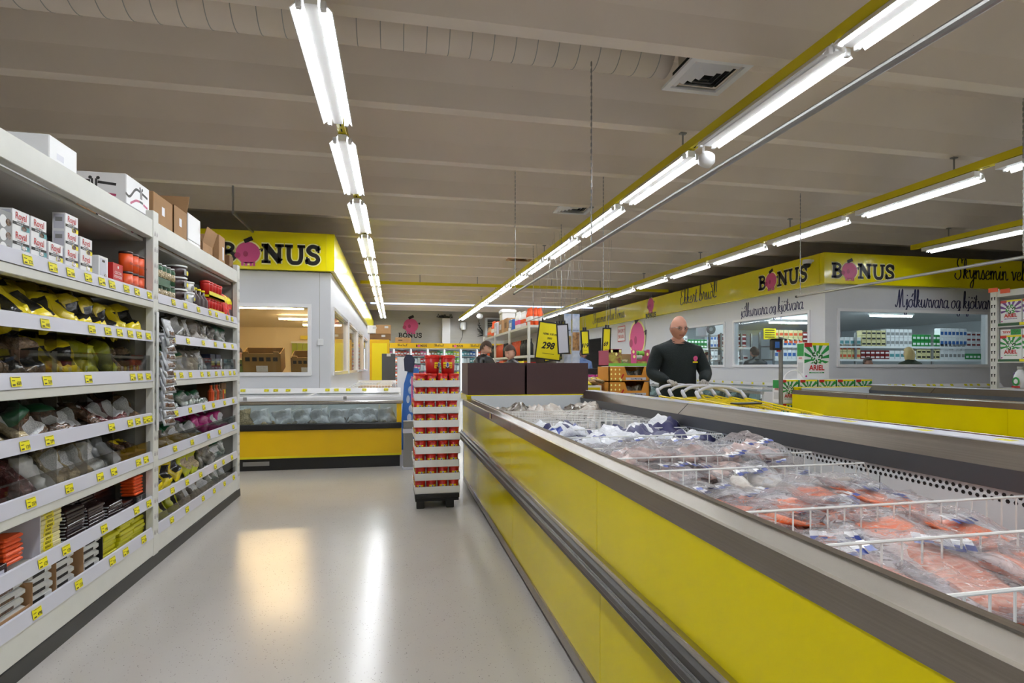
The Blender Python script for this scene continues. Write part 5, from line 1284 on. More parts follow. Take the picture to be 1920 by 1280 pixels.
# --- boxes on top of the shelving
def cartonbox(x0, x1, y0, y1, z0, z1, m, label, flaps=None, extra=None):
    t = thing('cardboard_box', label, 'box', ((x0 + x1) / 2, (y0 + y1) / 2, z0))
    b = MB()
    if flaps:
        for bx in ((x0, y0, z0, x0 + .005, y1, z1), (x1 - .005, y0, z0, x1, y1, z1), (x0, y0, z0, x1, y0 + .005, z1), (x0, y1 - .005, z0, x1, y1, z1), (x0, y0, z0, x1, y1, z0 + .005)): b.box(*bx, m)
    else: b.box(x0, y0, z0, x1, y1, z1, m, c=.004)
    b.build('body', t)
    if flaps:
        for kind in flaps:
            f = MB()
            if kind == 'back': f.add([(x0, y1, z1), (x1, y1, z1), (x1, y1 + .06, z1 + .15), (x0, y1 + .06, z1 + .15), (x0, y1 + .004, z1), (x1, y1 + .004, z1), (x1, y1 + .064, z1 + .15), (x0, y1 + .064, z1 + .15)], [(0, 1, 2, 3), (7, 6, 5, 4), (0, 4, 5, 1), (3, 2, 6, 7), (0, 3, 7, 4), (1, 5, 6, 2)], m)
            if kind == 'side': f.add([(x1, y0, z1), (x1, y1, z1), (x1 + .04, y1, z1 + .13), (x1 + .04, y0, z1 + .13), (x1 - .004, y0, z1), (x1 - .004, y1, z1), (x1 + .036, y1, z1 + .13), (x1 + .036, y0, z1 + .13)], [(0, 1, 2, 3), (7, 6, 5, 4), (0, 4, 5, 1), (3, 2, 6, 7), (0, 3, 7, 4), (1, 5, 6, 2)], m)
            if kind == 'left': f.add([(x0, y0, z1), (x1, y0, z1), (x1, y0 - .10, z1 + .09), (x0, y0 - .10, z1 + .09), (x0, y0 + .004, z1), (x1, y0 + .004, z1), (x1, y0 - .096, z1 + .094), (x0, y0 - .096, z1 + .094)], [(0, 1, 2, 3), (7, 6, 5, 4), (0, 4, 5, 1), (3, 2, 6, 7), (0, 3, 7, 4), (1, 5, 6, 2)], m)
            f.build('flap', t)
    if extra: e = MB(); extra(e, FM((x1, (y0 + y1) / 2, (z0 + z1) / 2), (0, 1, 0)), FM(((x0 + x1) / 2, y0, (z0 + z1) / 2))); e.build('print', t)
    return t
zt = 2.082
def ex_os(e, Xa, Xb):
    e.text('OS', .06, 'label_blue', Xb, .0, .0, .001, .01)
    for i in range(8): e.rect(.012, .06, 'grey', Xa, -.05 + .016 * i, -.02)
    e.rect(.06, .03, 'strip', Xa, -.03, .06)
cartonbox(-2.08, -1.6, 3.08, 3.32, zt, 2.37, 'white', 'white box with blue letters on top of the shelving, closest to the camera', extra=ex_os)
b = MB(); b.box(-2.1, 3.33, zt, -1.64, 3.6, 2.28, 'card', c=.004); tag(b.build('cardboard_box'), 'brown box half hidden between the two white boxes on the shelving', 'box')
def ex_cat(e, Xa, Xb):
    for X_, sx in ((Xb, 1), (Xa, .8)):
        e.stroke([(-.22 * sx, -.03), (-.15 * sx, -.035), (-.05 * sx, .03), (.03 * sx, .035)], .016, 'ink', X_); e.stroke([(.07 * sx, .03), (.17 * sx, .02)], .016, 'ink', X_)
        e.stroke([(-.14 * sx, -.075), (-.05 * sx, -.04), (.02 * sx, -.03)], .014, 'pink_dark', X_); e.stroke([(.09 * sx, -.035), (.17 * sx, -.045)], .014, 'pink_dark', X_)
        e.rect(.012, .06, 'ink', X_, .04 * sx, .02); e.rect(.012, .06, 'ink', X_, .062 * sx, .02); e.disc(.02, .02, 'ink', X_, .03 * sx, .055); e.disc(.02, .02, 'ink', X_, .072 * sx, .055); e.rect(.07 * sx, .014, 'ink', X_, .05 * sx, -.03)
cartonbox(-2.05, -1.6, 3.88, 4.20, zt, 2.262, 'white', 'lower white box with wavy black and purple stripes, on the shelving', extra=ex_cat)
cartonbox(-2.05, -1.6, 3.87, 4.2, 2.264, 2.445, 'white', 'upper white box with wavy black and purple stripes, on the shelving', extra=ex_cat)
def ex_tape(e, Xa, Xb):
    e.rect(.05, .06, 'strip', Xa, 0, .09); e.rect(.04, .04, 'strip', Xa, .0, -.05)
cartonbox(-1.95, -1.6, 4.27, 4.60, zt, 2.46, 'card', 'tall brown taped carton right of the striped boxes', extra=ex_tape)
cartonbox(-1.95, -1.6, 4.63, 4.90, zt, 2.47, 'card', 'second tall brown carton, with a raised flap behind it', flaps=['back'], extra=ex_tape)
cartonbox(-1.95, -1.6, 4.93, 5.22, zt, 2.28, 'white', 'lower small white box between brown cartons on the shelving')
cartonbox(-1.95, -1.6, 4.93, 5.22, 2.282, 2.49, 'white', 'upper small white box between brown cartons on the shelving')
cartonbox(-1.9, -1.6, 5.27, 5.55, zt, 2.33, 'card', 'open brown carton with upright flaps on the shelving', flaps=['side', 'left'], extra=lambda e, a, c: e.rect(.05, .07, 'strip', a, .05, .02))
cartonbox(-1.95, -1.56, 5.6, 5.78, zt, 2.47, 'card', 'brown carton with white label near the end of the shelving top', extra=lambda e, a, c: e.rect(.05, .12, 'strip', a, .03, .04))
cartonbox(-1.85, -1.6, 5.79, 5.88, zt, 2.40, 'card', 'narrow brown carton beside the dark tray box')
cartonbox(-1.9, -1.55, 5.89, 6.02, zt, 2.34, 'card_dark', 'dark topped brown box at the very end of the shelving', extra=lambda e, a, c: e.rect(.13, .1, 'ink', a, 0, -.08))

# ================================================================== TUB STACK ON ITS PALLET
t = thing('pallet', 'small black plastic pallet under the stack of red tubs', 'pallet', (.37, 5.4, 0))
b = MB(); b.box(.175, 5.11, .095, .57, 5.72, .135, 'black', c=.004); b.box(.18, 5.12, .07, .565, 5.71, .095, 'black_matte'); b.build('deck', t)
for x in (.225, .49):
    for y in (5.14, 5.62):
        b = MB(); b.box(x - .035, y, 0, x + .035, y + .08, .07, 'black', c=.004); b.build('foot', t)
def tub_mesh(r, h):
    b = MB(); b.lathe([(r * .86, 0), (r, h * .86)], 'red', 20)
    me = b.mesh('tub', True)
    l = MB(); l.lathe([(r * 1.04, h * .84), (r * 1.05, h * .97), (r * .97, h)], 'red_lid', 20); lid = l.mesh('lid', False)
    g = MB(); n = 7
    for (z0, z1, m, a) in ((.30, .62, 'label_yellow', 1.0), (.34, .40, 'red', .85), (.46, .51, 'red', .9), (.3, .36, 'choc_brown', .45)):
        vs = []; k = .004 if m == 'label_yellow' else .0055
        for i in range(n + 1):
            th = -PI / 2 + (i / n - .5) * 1.3 * a
            for z in (z0, z1):
                rr = r * (.86 + .14 * z / .86) + k; vs.append((rr * math.cos(th), rr * math.sin(th), z * h))
        g.add(vs, [(2 * i, 2 * i + 2, 2 * i + 3, 2 * i + 1) for i in range(n)], m)
    g.disc(r * .42, h * .3, 'strip', FM((0, -r * 1.06, h * .48))); g.disc(r * .26, h * .2, 'label_blue', FM((0, -r * 1.062, h * .48)))
    return me, lid, g.mesh('label')
T1 = tub_mesh(.0465, .115); T2 = tub_mesh(.066, .17)
def tub(T, x, y, z, rz, label, grp):
    t = thing('sweet_tub', label, 'tub', (x, y, z), (0, 0, rz), grp)
    place(T[0], 'body', (0, 0, 0), parent=t); place(T[1], 'lid', (0, 0, 0), parent=t); place(T[2], 'label', (0, 0, 0), parent=t)
def tray_mesh(seed):
    rr = random.Random(seed); b = MB(); a = .004
    l, f = .066 + rr.uniform(-.003, .003), .0
    b.box(-.2, -.3, 0, .2, .3, .004, 'white')
    b.box(-.2, -.3, 0, .2, -.296, .062, 'white'); b.box(-.2, .296, 0, .2, .3, .062, 'white')
    for s in (-1, 1): b.prism([(-.296, 0), (.296, 0), (.296, .062), (.2, .062), (.14, .035), (-.14, .035), (-.2, .062), (-.296, .062)], s * .2, s * .196, 'white', axis='x')
    return b.mesh('tray')
TM = [tray_mesh(s) for s in range(3)]
pitch = .1185
for k in range(9):
    z = .137 + pitch * k; dx = R.uniform(-.008, .008) if k != 6 else -.012; rz = R.uniform(-.015, .015)
    place(TM[k % 3], 'white_tray', (.372 + dx, 5.42, z), (0, 0, rz), 'white cardboard tray of red tubs on the pallet, %s layer from the floor' % od(k), 'tray', 'trays of the tub stack')
    for i in range(4):
        tub(T1, .372 + dx - .15 + .1 * i, 5.178, z + .006, R.uniform(-.25, .25), 'red sweet tub with yellow label, layer %s from the floor, %s from the left' % (od(k), od(i)), 'red tubs in the stack')
    for j in range(1, 5 if k < 8 else 6):
        tub(T1, .372 + dx - .15, 5.178 + .1 * j, z + .006, R.uniform(-2, -1), 'red tub in the left side row of layer %s, %s behind the corner' % (od(k), od(j - 1)), 'red tubs in the stack')
    if k == 8:
        for i in (1, 2, 3):
            for j in range(1, 6): tub(T1, .372 + dx - .15 + .1 * i, 5.178 + .1 * j, z + .006, 0, 'red tub inside the top tray, column %s, row %s' % (od(i), od(j)), 'red tubs in the stack')
for i, (x, rz) in enumerate([(.335, .9), (.475, -.1)]):
    tub(T2, x, 5.22, .137 + pitch * 8 + .1195, rz, 'larger red tub on top of the stack, %s' % ['left one', 'right one with yellow label showing'][i], 'large tubs on top of the stack')
b = MB(); b.box(.165, 5.75, .9, .175, 5.9, 1.17, 'pink'); tag(b.build('pink_card'), 'pale pink card edge at the rear left of the tub stack', 'card')

# ================================================================== DISPLAYS BEYOND THE LEFT FREEZER
t = thing('blue_display', 'blue cardboard bottle shaped display with dark top behind the freezer corner', 'display', (.18, 8.9, 0))
X_ = Matrix.Translation((.2, 8.9, 0)) @ Matrix.Rotation(.04, 4, 'Y')
b = MB(); b.prism([(-.13, 0), (.16, 0), (.12, 1.2), (.10, 1.25), (-.04, 1.25), (-.10, 1.0)], -.05, .05, 'blue', X=X_); b.build('board', t)
b = MB(); b.prism([(-.10, 1.2), (.03, 1.18), (.05, 1.38), (.0, 1.45), (-.09, 1.45), (-.12, 1.38)], -.07, .0, 'navy', X=X_); b.build('cap', t)
b = MB()
for k in range(6): b.disc(.05 + .02 * (k % 3), .12, 'sky_print', FM((0, -.051, 0)), -.03 + .03 * (k % 3), .35 + .14 * k)
b.v = [X_ @ v for v in b.v]; b.rect(.08, .05, 'label_yellow', FM((.22, 8.845, 1.22)))
b.build('print', t)
b = MB(); b.box(.04, 9.4, .0, .2, 9.9, 1.42, 'white_gloss', c=.01); tag(b.build('white_cabinet'), 'plain white fridge side standing behind the blue display', 'cabinet')
t = thing('yellow_cabinet', 'tall yellow cabinet at the end of the left cold room freezer', 'cabinet', (-.36, 16, 0))
b = MB(); b.box(-.66, 15.8, 0, -.14, 16.4, 2.0, 'yellow_warm', c=.01); b.build('body', t)
b = MB(); b.box(-.6, 15.79, .3, -.2, 15.8, 1.9, 'label_yellow'); b.build('door', t)
t = thing('dark_board', 'dark grey standing board with small white note before the yellow cabinet', 'board', (-.14, 14.9, 0))
b = MB(); b.box(-.32, 14.85, .0, .02, 14.9, 1.6, 'darkgrey', c=.004); b.build('panel', t)
b = MB(); b.box(-.2, 14.84, 1.53, -.1, 14.85, 1.6, 'label_white'); b.build('note', t)
for i, (x0, x1, z0, z1, m, lb) in enumerate([(-.66, -.1, 2.0, 2.16, 'card_dark', 'brown box lying on the yellow cabinet'), (-.5, -.1, 2.16, 2.40, 'card', 'upper brown box with white note on the yellow cabinet'), (-.72, -.5, 2.17, 2.38, 'white', 'small white box left on the yellow cabinet')]):
    b = MB(); b.box(x0, 15.85, z0, x1, 16.3, z1, m, c=.005); b.rect(.1, .06, 'label_white', FM(((x0 + x1) / 2 + .08, 15.85, z1 - .06))); tag(b.build('cardboard_box'), lb, 'box')

# ================================================================== GONDOLA AHEAD
def simple_rack(x0, x1, y0, y1, levels, top, label, face):
    """rack whose goods face -x or -y"""
    t = thing('shelf_rack', label, 'shelving', ((x0 + x1) / 2, (y0 + y1) / 2, 0))
    ys = [y0 + (y1 - y0) * i / 3 for i in range(4)] if face == 'x' else [y0]
    xs = [x0] if face == 'x' else [x0 + (x1 - x0) * i / 3 for i in range(4)]
    for y in ys:
        for x in xs:
            b = MB(); b.box(x - .02, y - .03, 0, x + .03, y + .03, top, 'rack'); b.build('upright', t)
    b = MB()
    if face == 'x': b.box(x1 - .02, y0, 0, x1, y1, top, 'rack')
    else: b.box(x0, y1 - .02, 0, x1, y1, top, 'rack')
    b.build('back_panel', t)
    for z in levels:
        b = MB(); b.box(x0, y0, z - .05, x1 - .02, y1 - .02, z, 'rack'); b.build('shelf', t)
    return t
simple_rack(2.6, 3.2, 11.0, 16.8, [.3, .7, 1.1, 1.5, 2.1], 2.16, 'white shelf rack ahead, with bottles and red packs, behind the shoppers', 'x')
cols = ['orange', 'red', 'white', 'red', 'label_yellow', 'navy', 'teal', 'card', 'orange']
b = MB(); b.lathe([(.04, 0), (.045, .2), (.015, .27), (.015, .33)], 'black', 10); btl = b.mesh('bottle', True)
b = MB(); b.lathe([(.04, 0), (.045, .2), (.02, .29), (.02, .33)], 'orange', 10); btlo = b.mesh('bottle', True)
for li, z in enumerate([.7, 1.1, 1.5]):
    for i in range(40):
        y = 11.1 + .142 * i
        if li == 2: place(btl if (i // 7) % 2 == 0 else btlo, 'bottle', (2.68, y, z + .002), label='bottle on the upper shelf of the rack ahead, %s from its near end' % od(i), cat='bottle', group='bottles on the rack ahead')
        else: place(good_mesh(cols[(i // 4 + li * 3) % 9], .12, .13, .26 + .03 * ((i // 4) % 3), 'white' if i % 2 else 'label_yellow'), 'food_pack', (2.70, y, z + .002), (0, 0, -PI / 2), '%s pack on the rack ahead, shelf %s, %s from its near end' % (cols[(i // 4 + li * 3) % 9].replace('_', ' '), od(li), od(i)), 'food pack', 'packs on the rack ahead')
def bundle_mesh(m, m2, h, kind):
    b = MB()
    if kind == 'b':
        for i in range(3):
            for j in range(4):
                o = (.06 + .1 * i, -.15 + .1 * j, 0); b.lathe([(.04, 0), (.045, h * .6), (.018, h * .85), (.018, h)], m, 8, o=o); b.lathe([(.046, h * .25), (.046, h * .5)], m2, 8, o=o)
    else:
        b.box(0, -.2, 0, .36, .2, h, m, c=.01); b.box(-.001, -.12, h * .3, 0, .12, h * .7, m2)
    return b.mesh('goods_bundle')
for i, (y, h, m, m2, kd, lb) in enumerate([(11.3, .36, 'orange', 'white', 'b', 'orange drink bottles bundled on the near end of the rack top'), (11.85, .34, 'white', 'orange', 'b', 'white and orange bottle bundle on top of the rack ahead'), (12.4, .38, 'white', 'pink', 'b', 'white and pink bottle bundle on top of the rack ahead'), (13.0, .26, 'blue', 'white', 'c', 'low blue and white carton on the rack top'),
                                       (13.6, .34, 'card', 'card_dark', 'c', 'wide brown carton on the rack top'), (14.3, .34, 'card', 'strip', 'c', 'brown carton under the white lidded box'), (15.0, .34, 'strip', 'white', 'c', 'pale packs on the rack top'), (15.6, .42, 'orange', 'white', 'b', 'orange and white bottles at the far part of the rack top'), (16.3, .3, 'card', 'orange', 'b', 'brown bottles at the far end of the rack top')]):
    place(bundle_mesh(m, m2, h, kd), 'goods_bundle', (2.64, y, 2.102), label=lb, cat='bundle')
b = MB(); b.box(2.66, 14.12, 2.445, 3.0, 14.48, 2.72, 'white', c=.01); b.box(2.64, 14.1, 2.64, 3.02, 14.5, 2.7, 'white'); b.box(2.655, 14.25, 2.6, 2.66, 14.38, 2.62, 'ink'); tag(b.build('archive_box'), 'white lidded box with slot, topmost on the rack ahead', 'box')
# ================================================================== HANGING SIGNS
def price_sign(x, y, z, w_, h, rz, lean, txt, label, sub='', m='label_yellow'):
    t = thing('price_sign', label, 'sign', (x, y, z), (0, lean, rz))
    def add(b, nm): b.build(nm, t, world=False)
    b = MB(); b.box(-w_ / 2, -.004, -h, w_ / 2, .004, 0, m)
    add(b, 'card')
    f = MB(); e = .022
    for bx in ((-w_ / 2 - e, -.008, -h - e, -w_ / 2, .008, e), (w_ / 2, -.008, -h - e, w_ / 2 + e, .008, e), (-w_ / 2, -.008, 0, w_ / 2, .008, e), (-w_ / 2, -.008, -h - e, w_ / 2, .008, -h)): f.box(*bx, 'black')
    f.box(-w_ / 2 + .02, -.01, e, -w_ / 2 + .05, .01, e + .05, 'black'); f.box(w_ / 2 - .05, -.01, e, w_ / 2 - .02, .01, e + .05, 'black')
    add(f, 'frame')
    for q in (-w_ / 2 + .035, w_ / 2 - .035):
        wr_ = MB(); wr_.cyl((q, 0, .02), (q, 0, 3.43 - z), .002, 'steel', 4); add(wr_, 'wire')
    if txt:
        l = MB(); X_ = FM((0, -.0045, 0)); Xi = X_ @ Matrix(((1, .22, 0, 0), (0, 1, 0, 0), (0, 0, 1, 0), (0, 0, 0, 1)))
        l.text(txt, h * .26, 'ink', Xi, .12 * h, -h * .72, .001, .035, .9 if len(txt) > 2 else .7)
        for k, s in enumerate(sub.split('|')): l.text(s, h * .075, 'ink', Xi, .05, -h * (.33 + .12 * k), .001, .03, .8)
        l.rect(w_ * .5, h * .012, 'ink', X_, 0, -h * .86); add(l, 'lettering')
    return t
price_sign(2.62, 9.35, 2.0, .40, .60, -.2, .13, '298', 'large yellow price sign reading 298 hanging above the brown bins', 'HEIMA SUÐUSÚK|200G')
price_sign(2.70, 9.75, 1.99, .40, .60, .5, -.12, '', 'second yellow sign behind the 298 sign, tilted the other way')
price_sign(2.62, 8.75, 1.93, .15, .44, -.2, -.06, '', 'narrow white information sign in black frame overlapping the 298 sign', m='strip')
price_sign(3.15, 9.2, 1.86, .105, .37, -.1, -.05, '419', 'small narrow yellow sign reading 419, between banners and displays')
price_sign(3.55, 9.2, 1.91, .11, .40, -.1, .04, '69', 'small narrow yellow sign reading 69, before the large piggy emblem')
for i, (x, m2, lb) in enumerate([(2.76, 'food_print', 'left hanging banner with sky over a crisp picture'), (2.90, 'bread_print', 'right hanging banner with sky over a bread picture')]):
    t = thing('banner', lb, 'banner', (x, 8.9, 1.27))
    b = MB(); b.box(x - .062, 8.9, 1.27, x + .062, 8.904, 2.13, 'sky_print'); b.build('sheet', t)
    b = MB(); b.rect(.12, .3, m2, FM((x, 8.9, 1.62 + .06 * i))); b.text('KORNMETI' if i == 0 else 'BRAUÐ', .028, 'ink_blue', FM((x, 8.9, 1.85)), 0, 0, .001, .01); b.build('print', t)
    for q in (-.05, .05):
        b = MB(); b.cyl((x + q, 8.9, 2.13), (x + q, 8.9, 3.44), .002, 'steel', 4); b.build('wire', t)

# ================================================================== CARDBOARD DISPLAYS RIGHT OF THE BINS
def display_box(x0, x1, y0, y1, z0, z1, label):
    t = thing('display_carton', label, 'carton', ((x0 + x1) / 2, (y0 + y1) / 2, z0)); h = z1 - z0; w_ = x1 - x0
    b = MB(); b.box(x0, y0, z0, x1, y1, z0 + .01, 'orange_card'); b.box(x0, y1 - .01, z0, x1, y1, z1, 'orange_card')
    for s in (x0, x1 - .012): b.box(s, y0, z0, s + .012, y1, z1, 'orange_card')
    f = [(x0, z0), (x1, z0), (x1, z1), (x1 - w_ * .13, z1), (x1 - w_ * .2, z0 + h * .42), (x0 + w_ * .45, z0 + h * .42), (x0 + w_ * .38, z1), (x0, z1)]
    vs = [(p[0], y0, p[1]) for p in f] + [(p[0], y0 + .01, p[1]) for p in f]; n = len(f)
    b.add(vs, [tuple(range(n)), tuple(range(2 * n - 1, n - 1, -1))] + [(i, n + i, n + (i + 1) % n, (i + 1) % n) for i in range(n)], 'orange_card'); b.build('box', t)
    l = MB(); X_ = FM((x0 + w_ * .66, y0, z0 + h * .12)); l.rect(w_ * .5, h * .17, 'strip', X_, 0, h * .07, .001); l.text('SupenMarsoaie'[:0] or 'SuperMarzone', h * .16, 'ink_blue', X_, 0, h * .02, .002, .01, .8)
    for k in range(9): l.disc(.02, .026, 'halo', FM((x0 + w_ * (.06 + .1 * (k % 3)), y0, z0 + h * (.2 + .3 * (k // 3)))))
    l.stroke([(w_ * .3, h * .2), (w_ * .36, h * .5)], .02, 'red', FM((x0, y0, z0)), smooth=False); l.disc(.03, .05, 'halo', FM((x0 + w_ * .29, y0, z0 + h * .15)))
    l.build('print', t)
    return t
DX0, DX1 = 2.63, 3.18
for k in range(5):
    z0 = .30 + .195 * k
    display_box(DX0, DX1, 6.75, 7.15, z0, z0 + .19, 'orange printed display carton, %s from below, behind the trolleys' % od(k))
    if k > 2:
        for q in range(3): place(bag('disp', q, .17, .16, .07, 'clear_bag', cr=.5), 'sweet_bag', (DX0 + .27 + .09 * q, 6.84, z0 + .07), (.8, 0, q * .4), 'clear bag inside the orange carton tier %s, %s from left' % (od(k), od(q)), 'bag', 'bags in the orange cartons')
b = MB(); b.box(DX0, 6.75, .0, DX1, 7.15, .30, 'orange_card', c=.004); tag(b.build('carton'), 'plain orange carton at the foot of the orange display stack', 'carton')
t = thing('display_carton', 'pink and green open display carton on top of the orange ones', 'carton', (2.9, 6.95, 1.276))
b = MB(); z0 = 1.276
b.box(DX0, 6.76, z0, DX1, 7.12, z0 + .01, 'green'); b.box(DX0, 7.11, z0, DX1, 7.12, z0 + .16, 'card'); b.box(DX0, 6.76, z0, DX0 + .01, 7.12, z0 + .2, 'pink_dark'); b.box(DX1 - .01, 6.76, z0, DX1, 7.12, z0 + .2, 'pink_dark')
b.box(DX0, 6.75, z0, DX1, 6.76, z0 + .035, 'green_light'); b.box(DX0, 6.75, z0 + .035, DX0 + .17, 6.76, z0 + .21, 'food_print'); b.box(DX0, 6.75, z0 + .17, DX0 + .17, 6.7601, z0 + .215, 'pink_dark'); b.box(DX0 + .3, 6.75, z0 + .035, DX0 + .37, 6.76, z0 + .2, 'pink'); b.box(DX1 - .04, 6.75, z0 + .035, DX1, 6.76, z0 + .21, 'pink_dark'); b.box(DX0 + .37, 6.75, z0 + .035, DX1 - .04, 6.76, z0 + .06, 'food_print')
b.build('box', t)
for k in range(8): 
    if k < 6: 
        l = MB(); l.disc(.03, .04, 'halo', FM((DX0 + [.04, .1, .15, .33, .34, .52][k], 6.7495, z0 + [.19, .15, .19, .18, .12, .15][k]))); l.build('print', t)
for i, (x, m) in enumerate([(2.86, 'pasta'), (3.05, 'white'), (3.08, 'green_light')]):
    b = MB(); b.cyl((x - .05, 6.85, z0 + .05 + .07 * (i > 0) + .04 * (i > 1)), (x + .06, 6.85, z0 + .05 + .07 * (i > 0) + .04 * (i > 1)), .035, m, 14); b.cyl((x - .03, 6.85, z0 + .05 + .07 * (i > 0) + .04 * (i > 1)), (x - .02, 6.85, z0 + .05 + .07 * (i > 0) + .04 * (i > 1)), .036, 'green', 14)
    tag(b.build('snack_can'), 'snack can lying in the pink carton, %s' % ['cream one', 'white one', 'green banded topmost one'][i], 'can')
# low goods between bins and displays
t = thing('goods_table', 'low white rack with food packs between the brown bins and orange cartons', 'table', (2.45, 7.0, 0))
b = MB(); b.box(2.22, 6.85, .86, 2.60, 7.3, .90, 'white'); b.build('top', t)
for x in (2.24, 2.56):
    for y in (6.87, 7.26): b = MB(); b.box(x - .02, y - .02, 0, x + .02, y + .02, .86, 'white'); b.build('leg', t)
for k in range(4):
    b = MB(); b.box(2.24, 6.84, .98 + .05 * k, 2.31, 6.85, .995 + .05 * k, 'white'); b.build('slat', t)
b = MB(); b.box(2.24, 6.85, .9, 2.26, 6.87, 1.18, 'white'); b.build('post', t)
b = MB(); b.box(2.36, 6.87, .90, 2.58, 7.2, 1.03, 'white', c=.004); b.rect(.18, .07, 'label_yellow', FM((2.47, 6.87, .97))); tag(b.build('carton'), 'white carton with yellow label on the low rack', 'carton')
for k in range(10):
    place(bag('low_pack', k % 3, .16, .1, .04, ['pasta', 'label_yellow', 'card', 'white_bag'][k % 4], cr=.3), 'food_pack', (2.36 + .07 * (k % 4), 6.95 + .09 * (k // 4), 1.05 + .025 * (k // 3)), (.3, .2 * (k % 3 - 1), k), 'small flat food pack heaped on the low rack, %s in the heap' % od(k), 'food pack', 'packs heaped on the low rack')
# dark crates and shrink wrapped cans further back
for k in range(3):
    for q in range(2):
        b = MB(); x = 2.75 + .36 * q; z = .0 + .42 * k; b.box(x, 8.3, z, x + .34, 8.7, z + .4, 'black' if k == 2 else 'red_deep', c=.01)
        X_ = FM((x + .17, 8.3, z + .2)); b.disc(.17, .24, 'darkgrey', X_); b.disc(.1, .16, 'black', X_, 0, 0, .0015); b.disc(.03, .03, 'red', X_, 0, 0, .002)
        for a in (-.11, .11): b.rect(.02, .2, 'red', X_, a, .0)
        tag(b.build('drink_case'), 'dark drink case beyond the low rack, %s tier, %s' % (od(k), ['left', 'right'][q]), 'case')
b = MB(); b.lathe([(.03, 0), (.033, .01), (.033, .11), (.028, .12)], 'magenta_bag', 10); b.lathe([(.0335, .02), (.0335, .06)], 'label_blue', 10); can = b.mesh('can', True)
for k in range(8): place(can, 'drink_can', (2.8 + .07 * k, 8.0, 1.03), label='pink and blue drink can in front of the dark cases, %s from the left' % od(k), cat='can', group='pink and blue cans')
b = MB(); b.box(2.74, 7.9, 0, 3.36, 8.2, 1.03, 'card', c=.005); tag(b.build('carton'), 'brown carton carrying the pink and blue cans', 'carton')

# ================================================================== SHOPPING CARTS
def cart_parts():
    P = {}
    L_, W1, W0 = .86, .52, .36      # length, rear width, front width; handle at y=0, front toward -y
    zt_b, zt_f, zb_b, zb_f = .98, .90, .50, .56
    b = MB(); r = .0045
    def side(s, u, v):  # u 0..1 rear->front ; v 0..1 bottom->top
        w_ = (W1 + (W0 - W1) * u) / 2; zb = zb_b + (zb_f - zb_b) * u; zt_ = zt_b + (zt_f - zt_b) * u
        return (s * (w_ - .03 * (1 - v)), -.06 - L_ * u + .04 * (1 - v) * u, zb + (zt_ - zb) * v)
    for s in (-1, 1):
        for i in range(19): u = i / 18; b.cyl(side(s, u, 0), side(s, u, 1), r * .7, 'yellow_wire', 4)
        for v in (0, .25, .5, .75): b.cyl(side(s, 0, v), side(s, 1, v), r * .8, 'yellow_wire', 4)
        b.cyl(side(s, 0, 1), side(s, 1, 1), .008, 'yellow_wire', 6)
    for i in range(13):
        q = -1 + 2 * i / 12
        for v0, v1 in ((0, 1),):
            a = side(1, 1, 0); c = side(1, 1, 1); b.cyl((q * a[0], a[1], a[2]), (q * c[0], c[1], c[2]), r * .7, 'yellow_wire', 4)
        a0 = side(1, 0, 0); a1 = side(1, 1, 0); b.cyl((q * a0[0], a0[1], a0[2]), (q * a1[0], a1[1], a1[2]), r * .7, 'yellow_wire', 4)
    for v in (.33, .66, 1): a = side(1, 1, v); b.cyl((-a[0], a[1], a[2]), (a[0], a[1], a[2]), r if v < 1 else .008, 'yellow_wire', 5)
    for i in range(12): u = i / 11; a = side(1, u, 0); b.cyl((-a[0], a[1], a[2]), (a[0], a[1], a[2]), r * .7, 'yellow_wire', 4)
    P['basket'] = b.mesh('basket')
    b = MB()   # child seat flap lying in the basket, dark plate
    for i in range(12): b.cyl((-.2 + .036 * i, -.08, .96), (-.19 + .035 * i, -.36, .945), r * .7, 'yellow_wire', 4)
    for y, z in ((-.08, .962), (-.22, .955), (-.36, .948)): b.cyl((-.22, y, z), (.22, y, z), r * 1.1, 'yellow_wire', 4)
    P['seat_flap'] = b.mesh('seat_flap')
    b = MB(); b.box(-.13, -.38, .952, .13, -.28, .965, 'black', c=.004); P['seat_plate'] = b.mesh('seat_plate')
    b = MB(); pts = [(-.235, .0, 1.04), (-.15, .022, 1.072), (0, .032, 1.088), (.15, .022, 1.072), (.235, .0, 1.04)]
    b.tube(catmull(pts, 4), .015, 'strip', 10); P['handle'] = b.mesh('handle', True)
    b = MB()
    for s in (-1, 1):
        b.tube(catmull([(s * .24, .01, 1.045), (s * .252, -.005, 1.03), (s * .255, -.05, .985)], 4), .017, 'strip', 8)
    P['grip_cap'] = b.mesh('grip_cap', True)
    b = MB()
    for s in (-1, 1):
        b.tube(catmull([(s * .255, -.03, .99), (s * .26, -.09, .93), (s * .25, -.1, .8), (s * .24, -.04, .5), (s * .24, .0, .16)], 4), .010, 'yellow_wire', 6)
        b.tube([(s * .24, 0, .17), (s * .17, -.8, .17)], .01, 'yellow_wire', 6)
    b.cyl((-.24, 0, .17), (.24, 0, .17), .01, 'yellow_wire', 6); b.cyl((-.17, -.8, .17), (.17, -.8, .17), .01, 'yellow_wire', 6)
    for s in (-1, 1): b.cyl((s * .2, -.4, .17), (s * .2, -.3, .53), .008, 'yellow_wire', 6)
    P['chassis'] = b.mesh('chassis')
    b = MB(); b.cyl((-.012, 0, .06), (.012, 0, .06), .06, 'darkgrey', 16); b.box(-.018, -.015, .06, -.013, .015, .16, 'steel'); b.box(.013, -.015, .06, .018, .015, .16, 'steel'); b.box(-.018, -.02, .15, .018, .02, .165, 'steel')
    P['wheel'] = b.mesh('wheel')
    return P
CP = cart_parts()
